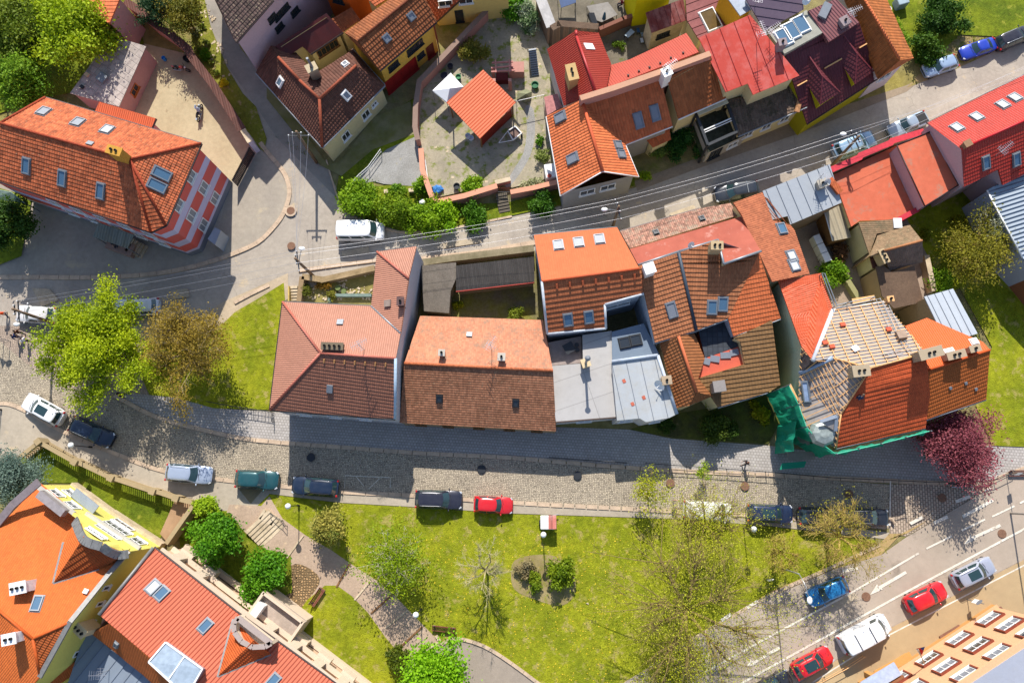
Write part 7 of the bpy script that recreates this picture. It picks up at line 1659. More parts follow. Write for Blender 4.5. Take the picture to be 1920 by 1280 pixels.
pole(1559, 311, 7.2, 'grey pole with lamp behind the ribbed blue-grey car', lamp=R(150), key='d', yaw=R(110))
pole(104, 607, 7.0, 'brown wooden pole leaning over the white hatchback in view', lamp=R(-90), key='a', yaw=R(100))
pole(594, 305, 7.6, 'double armed pole at the lane corner by the brown cottage', key='e', yaw=R(0))
WIRE = plain('aluminium wire', (0.42,0.42,0.44), 0.4, 0.5, 0.5, 0)
def wire(a, b, sag, label):
    o = empty('power_line', (0,0,0), 0, None, 'power line', 'overhead wires'); pts = [a.lerp(b, t/16) - Vector((0,0,sag*4*(t/16)*(1-t/16))) for t in range(17)]
    bpy.data.objects.remove(o); o = MB().tube(pts, 0.011, 5).build('power_line', WIRE, None, uv=False); tag(o, label, 'power line', 'overhead wires')
far_l = [P(-60, 600 + k*9, 7.2) for k in range(4)]; far_r = [P(1990, 92 + k*8, 7.4) for k in range(4)]; far_t = [p for p in tops['e']]
EN = ['first', 'second', 'third', 'lowest']
for k in range(4):
    wire(tops['b'][k], tops['a'][k], 0.5, EN[k] + ' of the four wires from the garden corner pole to the left pole')
    wire(tops['b'][k], tops['c'][k], 1.0, EN[k] + ' of the four wires along the street above the green bank')
    wire(tops['c'][k], tops['d'][k], 0.8, EN[k] + ' of the four wires between orange terrace pole and parapet pole')
    wire(tops['d'][k], far_r[k], 0.5, EN[k] + ' of the four wires leaving over the vivid red roof')
    wire(tops['e'][k], tops['b'][k], 0.5, EN[k] + ' of the four wires crossing the junction to the corner pole')
def road_lamp(px, py, tip, label, h_=8.0):
    b = P(px, py, 0); o = empty('street_lamp', b, 0, label, 'street lamp', 'tall road lamps'); t = b + Vector((0,0,h_)); e = P(*tip, h_+0.6); m = t.lerp(e, .45) + Vector((0,0,0.5))
    MB().tube([b, b + Vector((0,0,h_-0.8)), t], [0.09,0.06,0.05], 10).tube([t, t.lerp(m,.6)+Vector((0,0,.12)), m, e], 0.04, 8).build('mast', plain('galvanised mast', (0.4,0.4,0.4), 0.4, 0.5, 0.6, 0), o, smooth=True)
    d = (e - m).normalized(); MB().ball(e, 0.3, 10, sc=(0.8,1.2,0.45)).build('lamp_head', GLOBE, o, smooth=True)
road_lamp(1447, 1059, (1518,1125), 'tall curved road lamp reaching over the bright blue car')
road_lamp(1893, 962, (1975,1000), 'tall road lamp beside the upper turn arrow near the right edge')
def sign(px, py, label, plates, h_=2.6, yaw=0.0):
    b = P(px, py, 0); o = empty('road_sign', b, 0, label, 'road sign'); MB().tube([b, b + Vector((0,0,h_))], 0.035, 8).build('post', GREYM, o)
    d = Vector((math.cos(yaw), math.sin(yaw), 0)); n = Vector((-d.y, d.x, 0))
    for (kind, z, c_) in plates:
        p = b + Vector((0,0,z)) + n*0.06
        if kind == 'tri': MB().poly([p - d*0.45 - Vector((0,0,.35)), p + d*0.45 - Vector((0,0,.35)), p + Vector((0,0,.45))]).poly([p - d*0.45 - Vector((0,0,.35)) + n*.02, p + Vector((0,0,.45)) + n*.02, p + d*0.45 - Vector((0,0,.35)) + n*.02]).build('plate', c_, o)
        elif kind == 'box': MB().box(p, (0.5,0.04,0.7), yaw).build('plate', c_, o)
        else:
            mb = MB(); mb.lathe((0,0,0), [(0.33,-0.01),(0.33,0.01)], 18); mb.v = [p + d*v.x + Vector((0,0,v.y)) + n*v.z for v in mb.v]; mb.build('plate', c_, o)
RP = plain('red sign face', srgb('a8484a'), 0.5); BP = plain('blue sign face', srgb('1f4c9c'), 0.5)
sign(8, 640, 'triangular road sign on the footway edge at the far left', (('tri',2.1,RP),), yaw=R(-30)); sign(20, 640, 'round road sign just right of the triangular one', (('disc',2.1,GREYG),), yaw=R(10))
sign(1812, 1123, 'sign post with angled box plate on the sandy pavement', (('disc',2.3,GREYG),('box',1.6,WHITEP)), 3.0, R(40)); sign(1436, 1084, 'white sign board on a post between lawn and main road', (('box',1.6,WHITEP),), 2.0, R(20)); sign(1885, 890, 'dark sign post at the railing bend near the purple tree', (('box',2.2,GREYG),), 3.2, R(30)); sign(1262, 938, 'small pink sign near the cream van front', (('box',1.2,plain('pink plate', srgb('d8a08c'), 0.6)),), 1.5, 0)
o = empty('curved_gate_barrier', P(1670,975,0), 0, 'pale curved concrete bollard rail at the end of the kerbside row', 'barrier'); MB().tube([P(1662,972,0.35), P(1672,972,0.4), P(1677,980,0.35)], 0.14, 8).build('rail', kerbm, o)
# railings
def railing(line, label, h_=1.0, every=2.2, cat='railing', mat=None, mid=True, pickets=0, name='railing', r_=0.035):
    pts = [P(a, b, h_) for a, b in line]; c = sum(pts, Vector())/len(pts); c.z = 0; o = empty(name, c, 0, label, cat); m = mat or DKM
    MB().tube(pts, r_, 6).build('top_rail', m, o)
    if mid: MB().tube([p - Vector((0,0,h_*0.5)) for p in pts], r_*0.7, 6).build('lower_rail', m, o)
    for a, b in zip(pts[:-1], pts[1:]):
        n = max(1, round((b-a).length/every))
        for k in range(n + (1 if b is pts[-1] else 0)): p = a.lerp(b, k/n); MB().tube([(p.x,p.y,0), p], r_, 6).build('post', m, o)
        if pickets:
            mb = MB(); n = max(2, int((b-a).length/pickets))
            for k in range(n): p = a.lerp(b, (k+.5)/n); mb.bar(Vector((p.x,p.y,0.12)), Vector((p.x,p.y,h_)), 0.05, 0.05, Vector((1,0,0)))
            mb.build('picket_infill', m, o)
    return o
railing([(1212,868),(1330,876),(1440,884),(1560,895),(1740,903),(1850,903),(1872,898),(1905,882)], 'long black railing along the lower footway kerb towards the main road')
railing([(1030,857),(1100,862),(1175,867)], 'short dark railing above the shaded cobbles near the car row middle', pickets=0.3); 
railing([(386,752),(430,760),(508,772),(509,790)], 'black picket fence at the foot of the bank lawn', pickets=0.35)
railing([(650,352),(672,328),(690,312),(713,280)], 'white metal railing beside the grey gravel parking', mat=WHITEP); railing([(505,962),(526,976),(534,986)], 'thin handrail beside the park stairs', 0.9, r_=0.03); railing([(797,300),(803,345)], 'thin pale fence pole along the yard corner', mat=WHITEP); railing([(968,190),(1020,178)], 'long thin white pole barrier from the pavilion to the gabled house', 1.8, 6, mat=WHITEP, mid=False)
railing([(1528,1285),(1548,1275),(1590,1252),(1622,1231)], 'brown metal pedestrian barrier beside the delivery van on the pavement', mat=WOODN)
# picket wall by the church-like house
stonew = plaster('mossy beige stone', srgb('a08d6c'), 0.5)
for a, b, lb in (((35,858),(72,828),'left end of'), ((72,828),(140,866),'upper piece of'), ((145,866),(208,896),'second piece of'), ((212,896),(286,921),'middle piece of'), ((290,920),(330,934),'fourth piece of'), ((333,935),(368,944),'right end of')):
    A, B = P(*a,1.5), P(*b,1.5); o = empty('garden_fence', (A+B)/2*Vector((1,1,0)) if False else Vector(((A.x+B.x)/2,(A.y+B.y)/2,0)), 0, lb + ' the stone capped picket fence around the bottom left lawn', 'fence')
    MB().bar(A + Vector((0,0,-.1)), B + Vector((0,0,-.1)), 0.4, 0.2).build('coping', stonew, o); MB().bar(Vector((A.x,A.y,0.2)), Vector((B.x,B.y,0.2)), 0.35, 0.4).build('plinth', stonew, o)
    mb = MB(); n = int((B-A).length/0.22)
    for k in range(n): p = A.lerp(B, (k+.5)/n); mb.bar(Vector((p.x,p.y,0.4)), Vector((p.x,p.y,1.3)), 0.09, 0.09, Vector((1,0,0)))
    mb.build('picket_infill', WOOD, o); MB().box(Vector((B.x,B.y,0.85)), (0.6,0.6,1.75), math.atan2(B.y-A.y,B.x-A.x)).build('pillar', stonew, o)
o = empty('entrance_forecourt', P(325,980,0), 0, 'tan paved gateway terrace beside the yellow house', 'terrace')
mb = MB(); slope(mb, [P(a,b,0.5) for a,b in ((300,1000),(328,937),(345,936),(368,945),(330,1005),(312,1015))], t=0, thick=0.5); mb.build('floor', ground('tan terrace', srgb('a5876a'), srgb('927559'), 0.5, 4), o); MB().bar(P(367,948,1.1), P(318,1018,1.1), 0.4, 1.6).build('parapet', stonew, o)
# park stairs, benches, trailer, misc
def park_steps(px0, px1, w_, n, lab):
    return stairs('park_stairs', lab, px0, px1, w_, n, 0.0, 0.5, STONEL)
park_steps((512,1007), (484,975), 3.0, 6, 'broad stone park stairs with dark risers beside the shrubs'); park_steps((530,985), (492,962), 1.0, 8, 'narrow ramped stair beside the broad park stairs')
for k, (a, b) in enumerate((((569,1003),(538,1045)), ((656,1056),(631,1100)), ((694,1089),(665,1124)), ((736,1114),(696,1149)), ((765,1143),(723,1176)), ((792,1174),(754,1209)), ((822,1203),(776,1238)))):
    o = MB().bar(P(*a,0.07), P(*b,0.07), 0.16, 0.16).build('path_edging', WOOD if k % 2 else STONEL, None); tag(o, ['top','second','third','fourth','fifth','sixth','lowest'][k] + ' timber step edge across the sloping park path', 'step edge', 'step edges of the park path')
def bench(px, py, yaw, label, w_=1.8):
    o = empty('park_bench', (0,0,0), 0, label, 'bench'); wm = plain('red brown slats', srgb('7c4a3c'), 0.7, 0.2, 0, 0.15)
    mb = MB(); [mb.box((0,-0.18+k*0.12,0.45),(w_,0.09,0.04)) for k in range(4)]; mb.build('seat', wm, o); mb = MB(); [mb.box((0,0.26+k*0.03,0.6+k*0.12),(w_,0.04,0.09)) for k in range(3)]; mb.build('backrest', wm, o)
    for s in (-1,1): MB().box((s*w_*0.4,0,0.22),(0.08,0.45,0.44)).build('leg', GREYM, o); MB().bar((s*w_*0.4,0.22,0.4),(s*w_*0.4,0.34,0.95),0.06,0.05).build('back_support', GREYM, o)
    frame_root(o, px, py, yaw, 0.0)
bench(833, 1178, R(-6), 'reddish slatted park bench above the curved drive', 2.3); bench(598, 1118, R(57), 'pale wooden bench on the side lawn by the coral house', 1.9); bench(1908, 888, R(0), 'dark slatted bench at the right edge by the main road', 2.2)
o = empty('small_trailer', P(1028,980,0), 0, 'small white kiosk trailer with red striped cover by the kerb', 'trailer')
MB().box(P(1026,978,0)+Vector((0,0,0.9)), (1.35,1.3,1.2)).build('body', WHITEP, o, bevel=0.08); MB().box(P(1034,977,0)+Vector((0.05,0,1.56)), (0.75,1.3,0.08)).build('cover', seam('faded red stripes', srgb('b0605a'), 0.2, 0.3, 0.5, srgb('d8cfc8'), metal=0), o)
for s in (-1,1): MB().tube([P(1027,980,0)+Vector((s*0.7,0,0.3)), P(1027,980,0)+Vector((s*0.85,0,0.3))],0.3,12).build('wheel', RUB, o)
MB().tube([P(1035,966,0.5), P(1047,964,0.5)],0.05,6).build('tow_bar', GREYM, o)
o = empty('garden_trailer', P(957,253,0), 0, 'flat open frame trailer with drawbar below the red pavilion', 'trailer')
q = [P(952,246,0.8), P(966,237,0.8), P(978,250,0.8), P(962,263,0.8)]; mb = MB(); slope(mb, [p - Vector((0,0,.12)) for p in q], t=0, thick=0.08); mb.build('bed', plain('brown bed', srgb('6d5850'), 0.8), o)
for i in range(4): MB().bar(q[i], q[(i+1)%4], 0.1, 0.16).build('frame', WHITEP, o)
MB().bar(q[0], P(935,268,0.5), 0.06, 0.06).bar(q[3], P(935,268,0.5), 0.06, 0.06).build('drawbar', WHITEP, o)
for i in (1,2): MB().tube([q[i] - Vector((0.1,0,0.5)), q[i] - Vector((-0.1,0,0.5))],0.25,10).build('wheel', RUB, o)
stairs('metal_yard_stair', 'blue-grey metal stair with rails beside the pink fireplace', (1004,144), (998,110), 0.8, 12, 0.1, 2.0, GREYM)
o = empty('garden_fireplace', P(948,138,0), 0, 'pink rendered garden fireplace with timber pergola north of the pavilion', 'fireplace')
for a, b, z in (((922,118),(962,116),2.3), ((921,128),(962,124),2.3), ((921,135),(966,132),2.3)): MB().bar(P(*a,z), P(*b,z), 0.16, 0.14).build('beam', plain('rose beam', srgb('b0766c'), 0.7), o)
for a, b in (((929,112),(930,136)), ((955,112),(956,136))): MB().bar(P(*a,2.45), P(*b,2.45), 0.14, 0.12).build('beam', plain('rose beam', srgb('b0766c'), 0.7), o)
for a in ((924,128),(961,126),(926,150),(956,150)): p = P(*a,2.2); MB().bar((p.x,p.y,0), p, 0.35, 0.35, Vector((1,0,0))).build('pillar', pinkw, o)
MB().box(P(969,138,0)+Vector((0,0,0.7)), (1.6,1.2,1.4)).build('side_wall', pinkw, o); MB().box(P(942,152,0)+Vector((0,0,0.5)), (1.3,0.9,1.0)).build('hearth', plain('dark red hearth', srgb('5c1f1f'), 0.8), o)
o = empty('mesh_tent', P(985,185,0), 0, 'grey-green translucent garden tent right of the pavilion', 'tent'); ap = P(987,176,1.7); rg_ = [P(a,b,0.05) for a,b in ((968,188),(970,174),(986,166),(998,172),(997,188),(985,195))]
mb = MB(); [mb.poly([rg_[i], rg_[(i+1)%6], ap]) for i in range(6)]; mb.build('canopy', plain('olive mesh', srgb('7b7d62'), 0.8), o)
for k, (a, lb) in enumerate((((727,362),'left'), ((750,362),'middle'), ((773,360),'right'))):
    o = MB().box(P(*a,0)+Vector((0,0,.3)), (0.6,0.4,0.6), 0.1).build('planter_box', STONEL, None); tag(o, lb + ' of three stone planter boxes above the roadside bushes', 'planter', 'stone planters')
o = MB().box(P(676,402,0)+Vector((0,0,.5)), (0.4,0.3,1.0), 0.3).build('meter_box', plain('grey cabinet', srgb('a8a49c'), 0.6), None, bevel=0.03); tag(o, 'small grey cabinet beside the bushes above the white van', 'cabinet')
o = MB().ball(P(793,382,0)+Vector((0,0,.5)), 0.35, 10, sc=(1,0.9,0.6)).build('ball_lamp', GLOBE, None); tag(o, 'white ball shaped lamp among the bushes at the yard corner', 'lamp')
rg0 = random.Random(3)
for k, (a, nm, lb, cc_, rr) in enumerate((((821,357),'blue_sack','crumpled blue sack at the yard corner', srgb('2f6fae'),0.55), ((353,113),'car_tyre','black tyre in the shaded courtyard end', (0.02,0.02,0.02),0.4), ((310,113),'blue_bucket','blue bucket in the shaded courtyard end', srgb('2f7fc0'),0.22), ((834,146),'round_pool','dark round tub above the white tent', (0.03,0.03,0.05),0.4), ((860,148),'green_bucket','green tub behind the white tent', srgb('2f7a4c'),0.3), ((884,262),'water_barrel','left white barrel below the pavilion', (0.6,0.65,0.7),0.28), ((878,258),'water_barrel','right white barrel below the pavilion', (0.6,0.65,0.7),0.3), ((1003,163),'compost_bin','green bin at the foot of the metal yard stair', srgb('1f5f3c'),0.4), ((845,128),'garden_pot','dark pot by the upper yard wall', (0.03,0.03,0.04),0.3), ((857,352),'waste_bin','black bin in the planted yard corner', (0.02,0.025,0.03),0.35), ((1662,22),'garden_barrel','white wheel rim tub east of the ochre gable', (0.6,0.6,0.62),0.35))):
    b = P(*a,0)
    if 'sack' in nm:
        mb = MB().ball(b + Vector((0,0,.3)), rr, 14, sc=(1.1,0.9,0.6)); mb.v = [v + Vector((noise.noise(v*3),noise.noise(v*3+Vector((5,0,0))),noise.noise(v*4)*.6))*0.25 for v in mb.v]; o = mb.build(nm, plain('sack',cc_,0.6), None)
    else: o = MB().lathe(b, [(rr*.8,0),(rr,0.5),(rr*1.05,0.52),(rr*.85,0.52),(rr*.8,0.35)], 14).build(nm, plain(nm+' skin',cc_,0.6), None)
    tag(o, lb if len(lb.split()) > 3 else lb + ' here', nm.split('_')[-1])
o = empty('garden_shed_unit', P(1684,10,0), 0, 'small grey-blue water tank by the top right gardens', 'tank'); MB().box(P(1684,12,0)+Vector((0,0,.6)), (1.2,1.0,1.2), .3).build('tank', plain('pale tank', srgb('8fa0a8'), 0.5), o, bevel=.08)
o = empty('heating_unit', P(1030,333,0), 0, 'white box unit with red fan on the yard side of the gabled house', 'unit'); MB().box(P(1031,331,0)+Vector((0,0,.8)), (1.1,1.5,1.6), .15).build('casing', WHITEP, o, bevel=.04); MB().lathe(P(1030,330,1.6), [(0.22,0),(0.22,0.08),(0.1,0.1)], 12).build('fan', plain('red fan', srgb('b04a3c'), 0.6), o)
# ---------------------------------------------------------------- trees, shrubs, grass
def leaf_mesh(name, cen, size, tint, mat, parent, rs, flat=0.35, asp=0.6):
    """one crown part: many small folded leaves; cen (n,3) in world space"""
    n = len(cen); off = np.array(base_of(parent)) if parent is not None else np.zeros(3)
    a = rs.normal(size=(n,3)); a[:,2] = np.abs(a[:,2]) + flat; a /= np.linalg.norm(a,axis=1)[:,None]
    t = rs.normal(size=(n,3)); t -= a*(t*a).sum(1)[:,None]; t /= np.linalg.norm(t,axis=1)[:,None]; b = np.cross(a,t)
    s = size*(0.6+0.8*rs.random(n))[:,None]; c = cen - off
    v = np.empty((n,4,3)); v[:,0] = c - t*s; v[:,1] = c + b*s*asp + a*s*0.15; v[:,2] = c + t*s; v[:,3] = c - b*s*asp + a*s*0.15
    me = bpy.data.meshes.new(name); me.vertices.add(4*n); me.vertices.foreach_set('co', v.reshape(-1)); me.loops.add(4*n); me.loops.foreach_set('vertex_index', np.arange(4*n))
    me.polygons.add(n); me.polygons.foreach_set('loop_start', np.arange(0,4*n,4)); me.polygons.foreach_set('loop_total', np.full(n,4))
    at = me.attributes.new('tint','FLOAT','FACE'); at.data.foreach_set('value', tint.astype(np.float32)); me.materials.append(mat); me.update(); me.validate()
    o = bpy.data.objects.new(name, me); link(o)
    if parent is not None: o.parent = parent
    return o
BARK = plain('grey brown bark', srgb('6d5a48'), 0.9, 0.1, 0, 0.3, 6); BARKY = plain('lichen bark', srgb('a08a4c'), 0.9, 0.1, 0, 0.25, 6); BARKD = plain('olive bark', srgb('7d6c44'), 0.9, 0.1, 0, 0.3, 6); BARKP = plain('pale birch bark', srgb('b5aa98'), 0.8, 0.1, 0, 0.2, 6)
def tree(name, label, cat, px, py, rad, H, c1, c2, n=5000, leaf=0.16, clumps=60, trunk=0.22, bark=BARK, hc=None, sq=0.55, seed=1, spread=0.85, hollow=0.35, droop=0.0, twigs=0, group=None, trans=0.35, low=False, ell=(1,1), csize=None, twr=0.012):
    """px,py centre of the crown as seen; rad crown radius m; H height m"""
    rs = np.random.RandomState(seed); hc = hc if hc is not None else H*0.62
    c0 = P(px, py, hc); base_ = Vector((c0.x, c0.y, 0)); root = empty(name, base_, 0, label, cat, group)
    rz = rad*sq
    # clump centres inside a lumpy ellipsoid
    d = rs.normal(size=(clumps,3)); d /= np.linalg.norm(d,axis=1)[:,None]; r = (hollow + (1-hollow)*rs.random(clumps)**0.5)
    lump = np.array([0.8 + 0.75*noise.noise(Vector(tuple(q*1.7 + seed))) for q in d]); cc = d*r[:,None]*lump[:,None]*spread; cc[:,0] *= rad*ell[0]; cc[:,1] *= rad*ell[1]; cc[:,2] *= rz
    cc[:,2] = np.maximum(cc[:,2], -hc + 0.3) if low else cc[:,2]
    cc -= np.array([0,0,droop])*(np.linalg.norm(cc[:,:2],axis=1)/rad)[:,None]**2; cw_ = cc + np.array(c0)
    # limbs
    mb = MB(); th = max(0.25, hc - rz*0.75); top = base_ + Vector((0,0,th)); mb.tube([base_, base_ + Vector((0.05,0.03,th*0.5)), top], [trunk, trunk*0.8, trunk*0.68], 8)
    k = max(4, min(9, clumps//7)); ang = sorted(range(clumps), key=lambda i: math.atan2(cc[i][1], cc[i][0])); groups = [ang[i::1][int(j*clumps/k):int((j+1)*clumps/k)] for j in range(k) for i in (0,)]
    for gidx in groups:
        if not gidx: continue
        m = Vector(tuple(cw_[gidx].mean(0))); mid = top.lerp(m, 0.45) + Vector((rs.normal()*.2, rs.normal()*.2, 0.25*rad*0.3)); mb.tube([top, mid, m], [trunk*0.5, trunk*0.36, trunk*0.2], 6)
        for i in gidx:
            e = Vector(tuple(cw_[i])); s_ = mid.lerp(m, rs.random()); q = s_.lerp(e, .5) + Vector((rs.normal()*.15, rs.normal()*.15, rs.normal()*.15+.1)); mb.tube([s_, q, e], [trunk*0.18, trunk*0.1, 0.015], 5)
            for _ in range(twigs):
                u = rs.random()*0.8+0.1; s2 = q.lerp(e, u); out = (e - c0).normalized(); w_ = Vector(tuple(rs.normal(size=3)))*0.55 + out*0.7; w_.normalize(); Lw = rad*0.16*(0.5+rs.random()); e2 = s2 + w_*Lw; m2 = s2.lerp(e2,.5) + Vector(tuple(rs.normal(size=3)))*0.06; mb.tube([s2, m2, e2], [twr*1.3, twr, twr*0.4], 3, cap=False)
    mb.build('trunk', bark, root, uv=False)
    if n:
        per = rs.randint(0, clumps, n); cs = csize or rad*0.24; p = rs.normal(size=(n,3))*np.array([cs,cs,cs*0.6])*0.62; cen = cw_[per] + p
        if low: cen[:,2] = np.maximum(cen[:,2], 0.03 + rs.random(n)*0.15)
        ct = rs.random(clumps); tint = np.clip(ct[per]*0.65 + rs.random(n)*0.35, 0, 1)
        leaf_mesh('crown', cen, leaf, tint, leafmat('leaf %s %s' % (c1, c2), srgb(c1), srgb(c2), trans), root, rs)
    return root
G_ = 'leafy trees'
tree('lime_tree','large lime green leafy tree over the left square','tree',172,650,6.7,9,'748e0c','bcc816',58000,0.105,130,0.28,seed=4,sq=0.4,ell=(1.08,0.95),csize=0.85,hollow=0.15)
tree('olive_tree','olive brown budding tree right of the large lime green one','tree',345,655,5.6,9,'7d6a20','ac9238',20000,0.085,100,0.26,plain('pale lichen bark', srgb('9c8c6c'), 0.9,0.1,0,0.2),seed=9,sq=0.5,twigs=10,csize=0.85,ell=(0.95,1.15))
tree('garden_tree','bright sunlit broadleaf tree in the top left corner','tree',150,50,4.9,8,'7d9a10','aebf1c',17000,0.16,60,0.25,seed=11,sq=0.6)
tree('garden_tree','darker olive green tree at the very top left corner','tree',32,48,4.8,7,'54701a','7d8a22',15000,0.15,55,0.25,seed=12,sq=0.6)
tree('garden_tree','round mid green tree on the left edge above the striped house','tree',40,148,3.6,6,'5c8a1c','86a624',12000,0.14,45,0.2,seed=13,sq=0.7)
tree('garden_tree','shaded dark tree on the left edge below the striped house','tree',6,412,3.2,5,'33521a','4c6d20',9000,0.14,40,0.2,seed=14,sq=0.7)
tree('conifer','dark blue-green conifer behind the courtyard wall','tree',292,8,2.2,6,'1f3f22','2f5430',6000,0.10,40,0.16,seed=15,sq=1.0)
tree('conifer','golden brown and green conifer right of the dark one','tree',342,25,2.7,6,'4c6018','8a7c24',8000,0.10,40,0.16,seed=16,sq=0.9)
tree('blue_spruce','grey-blue spruce at the left edge above the yellow house','tree',22,893,3.6,7,'566f62','86988a',14000,0.09,60,0.2,seed=17,sq=0.8,hollow=0.2)
tree('round_shrub','tall round green tree beside the coral house facade','tree',400,1012,2.7,4.5,'3f7a10','6ea018',9000,0.13,40,0.14,seed=18,sq=0.85)
tree('round_shrub','round green tree at the foot of the park stairs','tree',497,1072,2.6,4.0,'3f7a10','6ea018',9000,0.13,38,0.14,seed=19,sq=0.8)
tree('round_shrub','bright yellow-green bush by the tan gateway terrace','shrub',384,948,1.3,2.5,'86a81c','b0c62a',3500,0.11,20,0.08,seed=20,sq=0.8)
tree('flowering_shrub','dark shrub covered in cream yellow blossom on the lawn corner','shrub',614,985,2.3,3.2,'3f5c16','c2b455',8000,0.10,40,0.1,seed=21,sq=0.7)
tree('garden_tree','vivid green tree crown rising from the bottom edge','tree',815,1275,3.9,6,'5f9a0c','96c218',13000,0.15,50,0.2,seed=22,sq=0.6)
tree('purple_plum_tree','purple-red leaved plum tree at the footway corner','tree',1803,836,4.1,6,'7c3440','a8626a',20000,0.10,80,0.2,seed=23,sq=0.6,spread=0.92)
tree('budding_tree','budding olive yellow tree on the eastern lawn','tree',1838,478,4.2,7,'6c6a14','98902a',9000,0.10,60,0.2,BARKY,seed=24,sq=0.6,twigs=5)
tree('blossom_tree','white blossoming branches beside the corrugated roof','tree',1855,418,2.2,6,'8a9460','c9c6bc',3500,0.09,25,0.1,seed=25,sq=0.7)
tree('young_tree','bright green sparse young trees on the lawn centre left','tree',742,1048,4.4,6,'6c8c0a','94a616',6500,0.085,60,0.12,BARKP,seed=26,sq=0.6,twigs=5,hollow=0.1)
tree('bare_tree','leafless grey branched tree on the lawn beside its long shadow','tree',908,1072,3.4,7,'8a8a40','8a8a40',0,0.1,60,0.16,plain('pale grey bark', srgb('a39a72'), 0.9,0.1,0,0.2),seed=27,sq=0.9,twigs=12,hollow=0.5,twr=0.011)
tree('spreading_tree','huge sparse yellow-green tree with gnarled limbs over lawn and road','tree',1295,1150,10.8,12,'949a18','c6c638',16000,0.06,150,0.34,BARKD,seed=28,sq=0.3,twigs=8,hollow=0.12,spread=0.95,twr=0.013,csize=2.0)
tree('spreading_tree','sparse yellow tree spreading over the cream van','tree',1330,985,6.4,9,'9aa014','c8c836',7500,0.055,90,0.2,BARKD,seed=29,sq=0.4,twigs=8,hollow=0.15,twr=0.014)
tree('bare_tree','bare yellowish fan-shaped tree above the last black cars','tree',1588,1008,4.7,9,'8a8420','a09a34',2500,0.07,90,0.22,BARKY,seed=30,sq=0.5,twigs=16,hollow=0.5,twr=0.013)
tree('bare_tree','small bare yellowish tree left of the road lamp arm','tree',1470,1035,2.9,6,'8a8420','a09a34',1500,0.07,50,0.14,BARKY,seed=31,sq=0.5,twigs=10,hollow=0.4)
tree('sapling','slim yellow-green sapling over the shaded cobbles','tree',1222,925,2.4,5,'8f9a18','b5b62c',1800,0.08,26,0.07,BARKY,seed=32,sq=0.6,twigs=5)
tree('sapling','small sapling behind the black footway railing','tree',1322,884,1.1,3,'7d9a18','a5b82c',500,0.08,10,0.04,BARK,seed=33,sq=0.6)
tree('spreading_tree','lower sparse yellow tree reaching the bottom road edge','tree',1260,1262,4.4,7,'8c9418','c0c034',8000,0.085,60,0.2,BARKY,seed=34,sq=0.45,twigs=9,hollow=0.2)
def bush(label, px, py, rad, c1='4c7a10', c2='7fa01a', n=None, seed=0, name='bush', sq=0.7, ell=(1,1), leaf=0.1, cat='bush', group='bushes'):
    return tree(name, label, cat, px, py, rad, rad*1.3, c1, c2, n or int(1500*rad*rad), leaf, max(10, int(14*rad)), 0.05, seed=seed+100, hc=rad*0.6, sq=sq, low=True, ell=ell, hollow=0.1, group=group)
